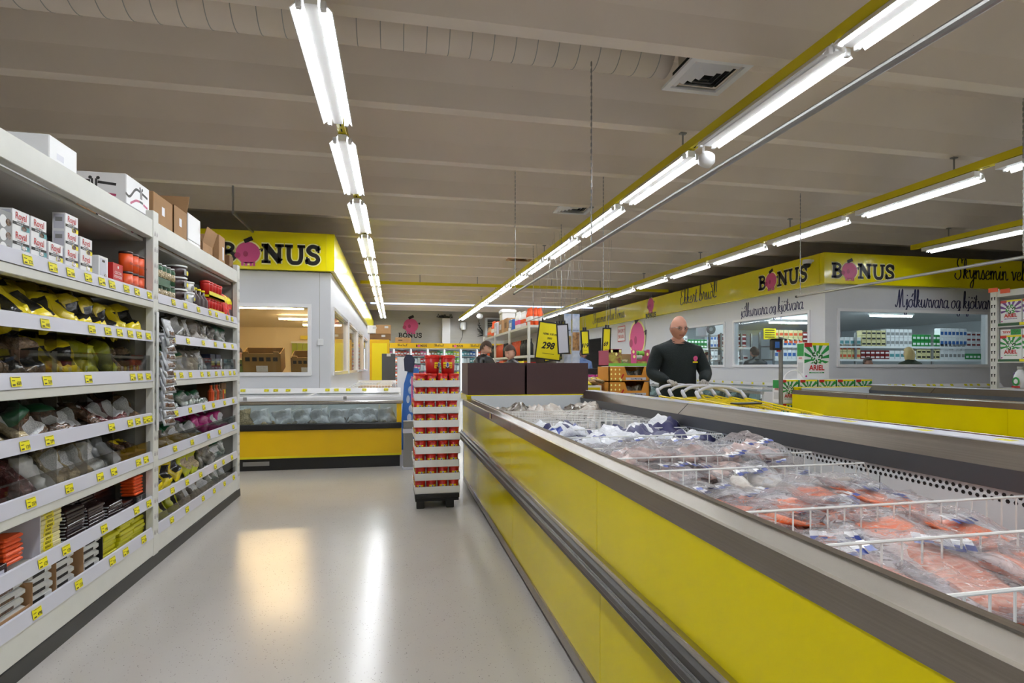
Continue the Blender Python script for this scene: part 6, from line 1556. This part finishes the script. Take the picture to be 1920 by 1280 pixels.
for k in range(4):
    x, y = 2.87 - .02 * k + (-.0), 4.66 + .215 * k
    t = thing('shopping_cart', 'yellow wire shopping cart, %s' % ['frontmost of the pushed row, with dark seat plate', 'second from the front of the pushed row', 'third from the front of the pushed row', 'last of the row, under the gloved hands'][k], 'shopping cart', (x, y, 0), (0, 0, .16), 'nested shopping carts')
    for nm in ('basket', 'seat_flap', 'handle', 'grip_cap', 'chassis'): place(CP[nm], nm, (0, 0, 0), parent=t)
    if k == 0: place(CP['seat_plate'], 'seat_plate', (0, 0, 0), parent=t)
    for wx, wy in ((-.22, -.02), (.22, -.02), (-.15, -.78), (.15, -.78)): place(CP['wheel'], 'wheel', (wx, wy, 0), parent=t)

# ================================================================== PEOPLE
def skin_geo(J, E, sub=2):
    me = bpy.data.meshes.new('s'); names = list(J)
    me.from_pydata([J[n][0] for n in names], [(names.index(a), names.index(c)) for a, c in E], [])
    ob = bpy.data.objects.new('s', me); COL.objects.link(ob)
    md = ob.modifiers.new('s', 'SKIN'); md.use_smooth_shade = True
    for i, n in enumerate(names):
        r = J[n][1]; r = r if isinstance(r, tuple) else (r, r)
        sv = me.skin_vertices[0].data[i]; sv.radius = r; sv.use_root = (i == 0)
    s2 = ob.modifiers.new('d', 'SUBSURF'); s2.levels = sub; s2.render_levels = sub
    dg = bpy.context.evaluated_depsgraph_get(); dg.update(); ev = ob.evaluated_get(dg); m2 = ev.to_mesh()
    out = ([v.co.copy() for v in m2.vertices], [tuple(p.vertices) for p in m2.polygons])
    ev.to_mesh_clear(); bpy.data.objects.remove(ob); bpy.data.meshes.remove(me)
    return out
def g2(a, c, s): return math.exp(-((a - c) / s) ** 2)
def head_vert(u, v, fat=1.0):
    """u azimuth (0 front), v latitude; returns point in head space, face toward -y, origin mid head"""
    n = Vector((math.sin(u) * math.cos(v), -math.cos(u) * math.cos(v), math.sin(v)))
    x, y, z = n
    px, py, pz = .076 * x, .096 * y, .122 * z
    low = max(0, -z); px *= 1 - .30 * low ** 2; py *= 1 - (.30 if y > 0 else .08) * low ** 1.5
    px *= fat if z < .2 else 1; 
    fr = max(0, -y)
    py -= fr * (.040 * g2(x, 0, .13) * g2(z, -.22, .17) + .014 * g2(x, 0, .1) * g2(z, 0, .2))
    py -= fr * .011 * g2(z, .2, .1) * g2(abs(x), .25, .28)
    py += fr * .018 * g2(abs(x), .36, .16) * g2(z, .04, .11)
    py -= fr * .008 * g2(x, 0, .25) * g2(z, -.50, .07); py += fr * .005 * g2(x, 0, .25) * g2(z, -.56, .03); py += fr * .006 * g2(x, 0, .3) * g2(z, -.66, .06)
    py -= fr * .012 * g2(x, 0, .28) * g2(z, -.84, .15)
    px += math.copysign(.006, x) * g2(z, -.15, .2) * g2(abs(x), .7, .25)
    return Vector((px, py, pz))
def head_geo(nu=32, nv=26, fat=1.0):
    vs = []; fs = []
    for j in range(nv + 1):
        v = -PI / 2 + PI * j / nv
        for i in range(nu): vs.append(head_vert(-PI + 2 * PI * i / nu, v, fat))
    for j in range(nv):
        for i in range(nu):
            fs.append((j * nu + i, j * nu + (i + 1) % nu, (j + 1) * nu + (i + 1) % nu, (j + 1) * nu + i))
    return vs, fs
def ear_geo(s):
    b = MB(); prof = []
    vs = []; fs = []; n = 12
    for k, (sc, dz) in enumerate([(.3, .0), (1, .004), (1, .010), (.6, .006)]):
        for i in range(n):
            a = 2 * PI * i / n; vs.append((s * (.070 + dz), .008 + .018 * sc * math.cos(a) , -.012 + .032 * sc * math.sin(a) ))
    for k in range(3):
        for i in range(n):
            f = (k * n + i, k * n + (i + 1) % n, (k + 1) * n + (i + 1) % n, (k + 1) * n + i); fs.append(f if s > 0 else f[::-1])
    fs.append(tuple(range(3 * n, 4 * n)))
    return vs, fs
def person(label, loc, rz, H=1.75, pose='stand', top='jacket_black', legs='jeans', skin='skin', hair='hair_brown', hands=None, bald=False, longhair=False, glasses=False, look=(0, 0), wide=1.0, fat=1.0, collar=None):
    t = thing('person', label, 'person', loc, (0, 0, rz)); S = H / 1.8
    hands = hands or skin
    W = wide
    if pose == 'push':
        el = [(-.30, -.02, 1.18), (.30, -.04, 1.18)]; wr = [(-.20, -.27, 1.105), (.17, -.25, 1.105)]
    elif pose == 'lean':
        el = [(-.27, -.12, 1.16), (.27, -.12, 1.16)]; wr = [(-.16, -.36, 1.12), (.16, -.36, 1.12)]
    else:
        el = [(-.27, .02, 1.14), (.27, .02, 1.14)]; wr = [(-.26, -.12, .90), (.26, -.12, .90)]
    J = {'pel': ((0, .01, .96), (.18 * W, .14)), 'wai': ((0, 0, 1.12), (.19 * W, .15)), 'che': ((0, .0, 1.30), (.195 * W, .14)), 'uch': ((0, .015, 1.43), (.14 * W, .10)),
         'nk': ((0, .01, 1.53), (.06, .06)), 'nk2': ((0, -.012, 1.59), (.06, .062))}
    E = [('pel', 'wai'), ('wai', 'che'), ('che', 'uch'), ('uch', 'nk'), ('nk', 'nk2')]
    for i, s in enumerate((-1, 1)):
        k = 'lr'[i]
        J['sh' + k] = ((s * .185 * W, .01, 1.41), .092); J['el' + k] = (tuple(el[i]), .074); J['fa' + k] = (tuple((Vector(el[i]) * .35 + Vector(wr[i]) * .65)), .062); J['wr' + k] = (tuple(wr[i]), .036)
        E += [('uch', 'sh' + k), ('sh' + k, 'el' + k), ('el' + k, 'fa' + k), ('fa' + k, 'wr' + k)]
        J['hip' + k] = ((s * .095, .01, .86), .095); J['kn' + k] = ((s * .11, -.01, .49), .062); J['cf' + k] = ((s * .112, .015, .34), .058); J['an' + k] = ((s * .115, .03, .09), .042); J['toe' + k] = ((s * .13, -.13, .045), .04)
        E += [('pel', 'hip' + k), ('hip' + k, 'kn' + k), ('kn' + k, 'cf' + k), ('cf' + k, 'an' + k), ('an' + k, 'toe' + k)]
    vs, fs = skin_geo(J, E, 2)
    b = MB()
    def fm(f, V):
        c = sum((V[i] for i in f), Vector()) / len(f)
        if c.z < .10: return 'shoe'
        if c.z < .93: return legs if abs(c.x) < .2 or pose != 'stand' else top
        if c.z > 1.50 and math.hypot(c.x, c.y) < .072: return skin
        return top
    b.add([v * S for v in vs], fs, fm)
    # hands: palm, four fingers and a thumb, closed on what they hold
    for i, s in enumerate((-1, 1)):
        w0 = Vector(wr[i]); f0 = (w0 - Vector(el[i])).normalized()
        fwd = Vector((f0.x * .4, f0.y, f0.z * .3)).normalized() if pose != 'stand' else Vector((0, -.15, -1)).normalized()
        dn = Vector((0, 0, -1)) if pose != 'stand' else Vector((-s, 0, 0)); side = fwd.cross(dn).normalized()
        HJ = {'w': (tuple(w0 - fwd * .02), .030), 'p1': (tuple(w0 + fwd * .035), (.034, .022)), 'p2': (tuple(w0 + fwd * .07), (.036, .018))}
        hv, hf = skin_geo(HJ, [('w', 'p1'), ('p1', 'p2')], 1); b.add([v * S for v in hv], hf, hands)
        for q in range(4):
            o = (q - 1.5) * .0195; ln = [.026, .030, .028, .022][q]
            base = w0 + fwd * .06 + side * o
            a1 = base + fwd * .03; a2 = a1 + (fwd * .6 + dn * .8).normalized() * ln; a3 = a2 + (dn - fwd * .35).normalized() * ln * .85
            FJ = {'a': (tuple(base), .010), 'b': (tuple(a1), .0105), 'c': (tuple(a2), .0095), 'd': (tuple(a3), .008)}
            hv, hf = skin_geo(FJ, [('a', 'b'), ('b', 'c'), ('c', 'd')], 1); b.add([v * S for v in hv], hf, hands)
        ins = side * (1 if (side.x * -s) > 0 else -1)
        base = w0 + fwd * .015 + ins * .02; a1 = base + (fwd + ins * .8 + dn * .4).normalized() * .035; a2 = a1 + (fwd * .6 + dn * .8).normalized() * .03
        hv, hf = skin_geo({'a': (tuple(base), .013), 'b': (tuple(a1), .0115), 'c': (tuple(a2), .0095)}, [('a', 'b'), ('b', 'c')], 1); b.add([v * S for v in hv], hf, hands)
    # head
    HX = Matrix.Translation(Vector((0, -.03, 1.665)) * S) @ Matrix.Rotation(look[0], 4, 'Z') @ Matrix.Rotation(look[1], 4, 'X') @ Matrix.Scale(S * 1.06, 4)
    hv, hf = head_geo(fat=fat)
    def hm(f, V):
        c = sum((V[i] for i in f), Vector()) / len(f)
        if c.y < -.07 and abs(c.x) < .024 and -.069 < c.z < -.058: return 'lip'
        return skin
    b.add(hv, hf, hm, HX)
    for s in (-1, 1):
        ev, ef = ear_geo(s); b.add(ev, ef, skin, HX)
        b.lathe([(.0, -.012), (.009, -.008), (.0125, 0), (.009, .008), (.0, .012)], 'eye', 10, X=HX @ Matrix.Translation((s * .030, -.071, .006)))
        b.disc(.010, .010, 'ink', HX @ FM((s * .030, -.0838, .004)))
        b.box(s * .030 - .014, -.0895, .021, s * .030 + .014, -.084, .0245, hair if not bald else 'hair_grey', X=HX)
        b.box(s * .030 - .013, -.087, .010, s * .030 + .013, -.074, .0135, skin, X=HX)
    body = b.build('body', t, smooth=True, world=False)
    # hair as a shell over the skull
    nu, nv = 32, 26; h = MB(); hv2 = []; 
    for j in range(nv + 1):
        v = -PI / 2 + PI * j / nv
        for i in range(nu):
            u = -PI + 2 * PI * i / nu; p = head_vert(u, v)
            th = .006 if bald else .016
            hv2.append(p * (1 + th / p.length) + Vector((0, 0, 0 if bald else .004)) + Vector((noise.noise(p * 60) * .004,) * 3))
    hf2 = []
    for f in head_geo()[1]:
        c = sum((hv2[i] for i in f), Vector()) / 4
        if bald: ok = c.y > .012 and -.05 < c.z < .03
        else: ok = (c.z > .055) or (c.y > .0 and c.z > (-.07)) and not (abs(c.x) > .06 and c.y < .03 and c.z < .02)
        if ok: hf2.append(f)
    h.add(hv2, hf2, 'hair_grey' if bald else hair, HX)
    if longhair:
        vs3 = []; fs3 = []; n = 14
        for j in range(7):
            for i in range(n + 1):
                a = PI * (-.12 + 1.24 * i / n); rr = .092 + .018 * math.sin(j * .8) + .008 * math.sin(i * 2.1 + j); vs3.append((rr * math.cos(a), rr * 1.0 * math.sin(a) * (1 if math.sin(a) > 0 else .3) + .005, .05 - .05 * j))
        for j in range(6):
            for i in range(n): fs3.append((j * (n + 1) + i, j * (n + 1) + i + 1, (j + 1) * (n + 1) + i + 1, (j + 1) * (n + 1) + i))
        h.add(vs3, fs3, hair, HX)
    h.build('hair', t, smooth=True, world=False)
    cl = MB(); cl.tube([((.078 * math.cos(a * PI / 9)) * S, (.005 + .078 * math.sin(a * PI / 9)) * S, (1.497 - .012 * math.sin(a * PI / 9) * -1) * S) for a in range(19)], .013 * S, top, 6); cl.build('collar', t, smooth=True, world=False)
    if glasses:
        g_ = MB()
        for s in (-1, 1):
            pts = [(s * .031 + .021 * math.cos(a * PI / 6), -.098, .004 + .015 * math.sin(a * PI / 6)) for a in range(13)]; g_.tube(pts, .0022, 'darkgrey', 4, X=HX)
            g_.tube([(s * .052, -.098, .01), (s * .078, -.06, .008), (s * .080, .01, -.004)], .0022, 'darkgrey', 4, X=HX)
        g_.tube([(-.01, -.098, .008), (0, -.1, .011), (.01, -.098, .008)], .0022, 'darkgrey', 4, X=HX); g_.build('glasses', t, world=False)
    return t
man = person('bald man in black sweatshirt and grey gloves pushing the row of yellow carts', (2.99, 5.66, 0), -.10, 1.82, 'push', 'sweater', hands='glove', bald=True, glasses=True, look=(.06, .16), wide=1.13, fat=1.06)
# emblem on the sweatshirt
b = MB(); X_ = FM((.11, -.20, 1.345), (1, .22, 0), (0, -.12, 1)); piggy(b, .027, X_, 0, .012, halo=None); b.rect(.06, .014, 'label_yellow', X_, 0, -.028, .004); b.build('emblem', man, world=False)
person('man in black quilted jacket bending over the goods behind the brown bins', (1.62, 10.4, 0), .9, 1.74, 'lean', 'jacket_black', skin='skin_pale', look=(.2, .45), wide=1.3)
person('brown haired woman looking left, between the black jacket man and the price sign', (1.76, 8.6, 0), -.9, 1.60, 'stand', 'jacket_black', skin='skin_pale', look=(0, .25), longhair=False)
person('man in blue shirt seen beyond the small yellow sign', (4.55, 13.4, 0), .3, 1.72, 'stand', 'shirt_blue', skin='skin', look=(0, .1))
person('dark figure with brown hair seen from behind through the side window', (7.74, 11.15, 0), PI, 1.70, 'lean', 'jacket_black', skin='skin', look=(0, .2), wide=1.15)
person('small grey dressed shopper at the left end of the side window glass', (7.62, 12.95, 0), .8, 1.62, 'stand', 'shirt_grey', skin='skin_pale')
person('blonde long haired woman in dark green coat behind the long window', (10.3, 9.75, 0), PI, 1.66, 'stand', 'jacket_green', skin='skin_pale', hair='hair_blonde', longhair=True, wide=1.1)
person('dark haired child behind the long window, left of the blonde woman', (9.6, 10.1, 0), .2, 1.46, 'stand', 'jacket_black', skin='skin')
person('bespectacled man with short hair bent over crates in the warm lit room', (-2.78, 10.9, 0), 1.2, 1.62, 'lean', 'jeans', skin='skin_pale', hair='hair_brown', glasses=True, look=(0, .3))

# ================================================================== SCALE POLE
t = thing('price_scanner', 'steel pole with a black price scanner beside the carts', 'scanner', (3.98, 5.3, 0))
b = MB(); b.cyl((3.98, 5.3, 0), (3.98, 5.3, 1.58), .021, 'steel', 16); b.build('pole', t, smooth=False)
b = MB(); b.lathe([(.16, 0), (.16, .012), (.02, .02)], 'steel', 24, o=(3.98, 5.3, 0)); b.build('foot_plate', t)
b = MB(); b.box(3.85, 5.25, 1.44, 3.965, 5.31, 1.555, 'black', c=.008); b.box(3.84, 5.25, 1.556, 4.02, 5.31, 1.562, 'black'); b.build('reader', t)
b = MB(); b.box(3.875, 5.248, 1.465, 3.925, 5.25, 1.53, 'blue'); b.box(3.905, 5.252, 1.425, 3.94, 5.27, 1.44, 'red'); b.build('screen', t)

# ================================================================== DETERGENT BOXES AND RACK ON THE RIGHT
def swirl(b, X, cx, cy, r):
    for k in range(6):
        a = k * PI / 3
        pts = [(cx + r * q[0] * math.cos(a) - r * q[1] * math.sin(a), cy + r * q[0] * math.sin(a) + r * q[1] * math.cos(a)) for q in ((.35, .0), (.6, .35), (.95, .35), (.85, -.15))]
        b.stroke(pts, r * .26, 'green' if k % 2 else 'green_dark', X, z=.003)
        pts = [(cx + r * q[0] * math.cos(a) - r * q[1] * math.sin(a), cy + r * q[0] * math.sin(a) + r * q[1] * math.cos(a)) for q in ((.62, .25), (.8, .2), (.78, 0))]
        b.stroke(pts, r * .09, 'green_light', X, z=.0036)
def det_box(w_, d_, h, bg, name='detergent_box'):
    b = MB(); b.box(-w_ / 2, 0, 0, w_ / 2, d_, h, 'white', c=.003); X_ = FM((0, 0, 0))
    for k in range(12):
        a0 = k * PI / 6 + .06; a1 = a0 + .26; cx, cy = 0, h * .55
        def edge(a):
            dx, dy = math.cos(a), math.sin(a); s = min((w_ / 2 - .002) / max(1e-6, abs(dx)), ((h * .985 - cy) if dy > 0 else (cy - h * .42)) / max(1e-6, abs(dy))); return (cx + dx * s, cy + dy * s)
        for (p, q) in ((a0, a1),):
            e0 = edge(p); e1 = edge(q)
            if min(e0[1], e1[1]) > h * .38: b.add([(cx, cy, .0007), (e0[0], e0[1], .0007), (e1[0], e1[1], .0007)], [(0, 1, 2)], bg, X_)
    b.rect(w_ * .99, h * .07, 'label_yellow', X_, 0, h * .955, .0015); b.rect(w_ * .3, h * .11, 'red', X_, -w_ * .34, h * .93, .0022)
    b.disc(w_ * .46, w_ * .46, 'white', X_, 0, h * .58, .0018); swirl(b, X_, 0, h * .58, w_ * .22)
    b.text('ARIEL', w_ * .25, 'red', X_, 0, h * .24, .0035, .035, .95); b.rect(w_ * .6, h * .035, bg, X_, 0, h * .17)
    b.text('VOLLWASCHMITTEL', w_ * .05, 'white', X_, 0, h * .158, .0015, .01)
    b.disc(w_ * .07, w_ * .07, 'magenta_bag', X_, -w_ * .42, h * .07)
    Xs = FM((-w_ / 2, d_ / 2, 0), (0, -1, 0)); b.rect(d_ * .7, h * .3, 'label_white', Xs, 0, h * .3); b.rect(d_ * .9, h * .35, bg, Xs, 0, h * .8); b.text('ARIEL', d_ * .2, 'red', Xs, 0, h * .55, .002, .03)
    return b.mesh(name)
db = det_box(.44, .18, .58, 'green')
t_ = place(db, 'detergent_box', (6.62, 7.95, 1.075), (0, 0, -.05), 'tall white and green ARIEL box standing on the row of boxes', 'box')
b = MB(); b.tube(catmull([(6.4, 7.9, 1.0), (6.2, 7.85, 1.2), (6.05, 7.9, 1.17), (5.95, 7.9, 1.0)], 4), .012, 'white', 6); tag(b.build('carry_strap'), 'white plastic strap curling left of the tall ARIEL box', 'strap')
rb = det_box(.30, .2, .36, 'green')
for i in range(5): place(rb, 'detergent_box', (5.95 + .335 * i, 7.72, .71), (0, 0, 0), 'green and white ARIEL box behind the freezer end, %s from the left' % od(i), 'box', 'boxes behind the second freezer end')
for i in range(5): place(rb, 'detergent_box', (5.95 + .335 * i, 7.72, .345), (0, 0, 0), 'lower ARIEL box under box %s behind the freezer end' % od(i), 'box', 'boxes behind the second freezer end')
b = MB(); b.box(5.75, 7.7, .28, 7.5, 8.3, .34, 'card'); b.box(5.8, 7.72, 0, 7.45, 8.2, .28, 'card_dark'); b.box(6.35, 7.93, .35, 6.9, 8.2, 1.07, 'white'); tag(b.build('wooden_platform'), 'low brown pallet base under the ARIEL boxes', 'pallet')
# rack facing the aisle; local x runs toward the camera, local y away from the aisle
RKL = Matrix.Translation((7.66, 6.06, 0)) @ Matrix.Rotation(-PI / 2, 4, 'Z')
t = thing('shelving_unit', 'white slotted rack of detergent at the right, with orange cards on its top edge', 'shelving', (7.66, 6.06, 0), (0, 0, -PI / 2))
for x in (0, 1.95):
    for y in (0, .55):
        b = MB(); b.box(x, y, 0, x + .085, y + .04, 2.28, 'rack', c=.002)
        z = .25
        while z < 2.2 and y == 0:
            for q in (.022, .058): b.rect(.012, .03, 'slot', FM((x + q, y, z))); b.rect(.02, .012, 'slot', FM((x + q, y, z + .018)))
            z += .1
        b.build('upright', t, world=False)
for z0, z1 in ((2.17, 2.25), (1.775, 1.83), (1.32, 1.36), (.97, .99), (.5, .53)):
    b = MB(); b.box(.085, .01, z0, 1.95, .55, z0 + .02, 'rack'); b.box(.085, .005, z0, 1.95, .03, z1, 'rack'); b.build('shelf', t, world=False)
b = MB(); b.box(.0, .56, .3, 2.0, .58, 2.24, 'card_dark'); b.build('back_panel', t, world=False)
for i, x in enumerate((-.02, .13)):
    b = MB(); b.box(x, -.006, 2.24 - .03 * i, x + .12, -.002, 2.295 - .03 * i, 'orange'); b.build('orange_card', t, world=False)
for z, h in ((1.79, .035), (1.335, .03)):
    b = MB(); b.box(.1, -.002, z, 1.94, .004, z + h, 'green_dark'); b.box(.36, -.004, z, .5, -.002, z + h, 'label_yellow'); b.build('shelf_edge', t, world=False)
def rk(me, name, x, y, z, rx, label, cat, grp):
    mt = RKL @ Matrix.Translation((x, y, z)) @ Matrix.Rotation(rx, 4, 'Z'); place(me, name, mt.translation, mt.to_euler(), label, cat, grp)
pb = det_box(.255, .16, .29, 'purple'); gb = det_box(.26, .16, .31, 'green')
b = MB(); b.box(-.13, 0, 0, .13, .2, .075, 'white', c=.003); X_ = FM((0, 0, 0)); b.rect(.12, .07, 'green', X_, .06, .037); swirl(b, X_, .06, .037, .03); b.text('ARIEL', .04, 'red', FM((0, 0, .075), (-1, 0, 0), (0, 0, -1)), .05, .022, .002, .03); gl = b.mesh('detergent_box')
b = MB(); b.box(-.13, 0, 0, .13, .2, .06, 'white', c=.003); X_ = FM((0, 0, 0)); b.rect(.25, .055, 'purple', X_, 0, .03); b.rect(.16, .04, 'white', X_, 0.02, .03, .0012); b.text('ARIEL', .03, 'red', X_, .04, .02, .002, .03); pl = b.mesh('detergent_box')
for i in range(7):
    x = .225 + .265 * i
    rk(pb, 'detergent_box', x, .04, 1.832, 0, 'purple and white ARIEL box on the upper rack shelf, %s from the slotted upright' % od(i), 'box', 'purple detergent boxes')
    rk(pl, 'detergent_box', x, .04, 2.123, 0, 'purple ARIEL box lying on the upright ones, %s from the slotted upright' % od(i), 'box', 'lying purple detergent boxes') if False else None
    rk(gb, 'detergent_box', x, .04, 1.362, 0, 'green and white ARIEL box on the middle rack shelf, %s from the slotted upright' % od(i), 'box', 'green detergent boxes on the rack')
    rk(gl, 'detergent_box', x, .04, 1.673, 0, 'green ARIEL box lying flat on the upright ones, %s from the slotted upright' % od(i), 'box', 'lying green detergent boxes')
b = MB(); b.lathe([(.055, 0), (.065, .02), (.07, .14), (.05, .2), (.025, .24)], 'white', 16); b.lathe([(.03, .24), (.032, .28)], 'white', 12); b.disc(.09, .11, 'green', FM((0, -.071, .09)), 0, 0); b.disc(.05, .06, 'white', FM((0, -.072, .09)), 0, 0, .002); b.rect(.1, .02, 'red', FM((0, -.072, .02))); b.box(-.06, -.03, .1, -.05, .0, .2, 'purple'); bt = b.mesh('bottle', True)
for i in range(8): rk(bt, 'detergent_bottle', .28 + .18 * i, .12, .992, .3 * (i % 2), 'white liquid detergent bottle on the low rack shelf, %s from the slotted upright' % od(i), 'bottle', 'detergent bottles')

# ================================================================== DAIRY ROOM GOODS
def dairy(x0, x1, y, levels, st, nm):
    t = thing('dairy_rack', nm, 'shelving', ((x0 + x1) / 2, y + .25, 0))
    for i in range(4):
        x = x0 + (x1 - x0) * i / 3
        for yy in (y, y + .5): b = MB(); b.box(x - .02, yy, 0, x + .02, yy + .04, 2.05, 'grey'); b.build('upright', t)
    for z in levels:
        b = MB(); b.box(x0, y + .04, z - .03, x1, y + .5, z, 'steel'); b.box(x0, y - .012, z - .045, x1, y, z + .005, 'white'); b.build('shelf', t)
    k = 0
    for li, z in enumerate(levels):
        x = x0 + .08; i = 0
        while x < x1 - .08:
            blk = int((x - x0) / .75) + li * 2 + st
            m, m2, w_, h = [('white', 'grey', .11, .2), ('green', 'white', .1, .14), ('white', 'blue', .1, .22), ('white', 'red_deep', .13, .12), ('cream', 'orange', .11, .17), ('red_deep', 'white', .12, .1), ('white', 'teal', .14, .2), ('cream', 'black', .12, .12)][blk % 8]
            if li == 0: h = .12
            rows_ = (1 + (blk % 3 > 0) + (li == len(levels) - 1 and blk % 2)) if li else 1
            for r_ in range(rows_):
                place(good_mesh(m, w_, .16, h, m2), 'dairy_pack', (x, y + .12, z + .002 + r_ * (h + .003)), (0, 0, 0), '%s and %s dairy pack, %s shelf, %s along, tier %s, %s' % (m.split('_')[0], m2.split('_')[0], od(li), od(i), od(r_), ['near rack', 'short rack', '', 'far rack'][st]), 'dairy pack', 'dairy packs in the right cold room')
            x += w_ + .012; i += 1
dairy(8.25, 14.6, 11.2, [1.12, 1.44, 1.74], 0, 'steel rack behind the windows, loaded with dairy cartons')
dairy(7.42, 8.2, 11.95, [1.12, 1.42, 1.72], 1, 'short steel rack inside the side window, with green and white packs')
dairy(7.6, 11.0, 16.6, [1.2, 1.5, 1.85], 3, 'steel rack further inside, seen through the side windows')
b = MB(); b.box(7.84, 11.0, 1.86, 8.14, 11.01, 2.1, 'label_yellow')
X_ = FM((7.99, 11.0, 2.06))
for k in range(4): b.rect(.24, .02, 'ink', X_, 0, -.05 * k)
tag(b.build('notice'), 'yellow notice with dark lines hanging inside the right cold room', 'notice')
t = thing('cooling_unit', 'white cooling unit with round fan under the cold room ceiling', 'cooler', (8.0, 13.3, 2.1))
b = MB(); b.box(7.75, 13.2, 2.05, 8.25, 13.7, 2.4, 'white', c=.02); b.build('casing', t)
b = MB(); b.disc(.26, .26, 'black', FM((7.9, 13.2, 2.22))); b.disc(.1, .1, 'grey', FM((7.9, 13.2, 2.22)), 0, 0, .002); b.build('fan', t)

# ================================================================== VEGETABLE CRATES IN THE WARM ROOM
def crate(x, y, z, w_, d_, h, m, rx, label):
    t = thing('produce_crate', label, 'crate', (x, y, z), (rx, 0, 0))
    b = MB(); b.box(-w_ / 2, 0, 0, w_ / 2, d_, .01, m)
    for bx in ((-w_ / 2, 0, 0, w_ / 2, .012, h), (-w_ / 2, d_ - .012, 0, w_ / 2, d_, h), (-w_ / 2, 0, 0, -w_ / 2 + .012, d_, h), (w_ / 2 - .012, 0, 0, w_ / 2, d_, h)): b.box(*bx, m)
    b.box(-w_ / 2 + .02, -.02, h, -w_ / 2 + .1, .0, h + .03, m); b.box(w_ / 2 - .1, -.02, h, w_ / 2 - .02, 0, h + .03, m)
    b.build('body', t, world=False)
    l = MB()
    for k in range(5): l.rect(w_ * .12, h * .2, 'black_matte', FM((-w_ * .36 + w_ * .18 * k, 0, h * .72)))
    l.rect(w_ * .3, h * .3, 'label_white', FM((0, 0, h * .25)), 0, 0, .002); l.build('print', t, world=False)
for i, (x, z, w_, h, m, rx, lb) in enumerate([(-2.95, 1.16, .5, .2, 'crate_green', .15, 'dark green crate at the shelving side of the warm room'), (-2.45, 1.17, .42, .17, 'crate_green', .1, 'low green crate in front of the bent man'), (-1.98, 1.16, .55, .32, 'crate_brown', .3, 'tall tilted brown crate in the warm room'), (-1.35, 1.16, .42, .26, 'crate_brown', .35, 'brown crate leaning at the window edge'),
                                              (-3.0, .86, .55, .28, 'crate_green', 0, 'lower green crate by the shelving side'), (-2.4, .86, .55, .28, 'crate_green', 0, 'lower green crate below the bent man'), (-1.8, .86, .55, .28, 'crate_green', 0, 'lower green crate, middle of the window'), (-1.3, .86, .4, .28, 'crate_green', 0, 'lower green crate at the window edge')]):
    crate(x, 9.3, z, w_, .35, h, m, rx, lb)
b = MB(); b.box(-3.3, 9.15, 0, -1.1, 9.8, .855, 'crate_green', c=.01); tag(b.build('produce_stand'), 'green stand carrying the produce crates in the warm room', 'stand')
t = thing('strip_curtain', 'lime green plastic strip curtain in the warm room doorway', 'curtain', (-2.75, 18.9, 0))
for k in range(5):
    b = MB(); b.box(-3.15 + .16 * k, 18.85, 0, -3.0 + .16 * k, 18.87, 2.0, 'strip_curtain'); b.build('strip', t)
b = MB(); b.box(-3.18, 18.84, 2.0, -2.3, 18.9, 2.06, 'white'); b.box(-2.9, 18.83, 2.12, -2.3, 18.84, 2.24, 'label_yellow'); b.build('header', t)
b = MB(); b.box(-1.07, 8.43, 1.57, -.99, 8.45, 1.66, 'white', c=.004); tag(b.build('wall_switch'), 'small white switch box on the white wall by the left window', 'switch')
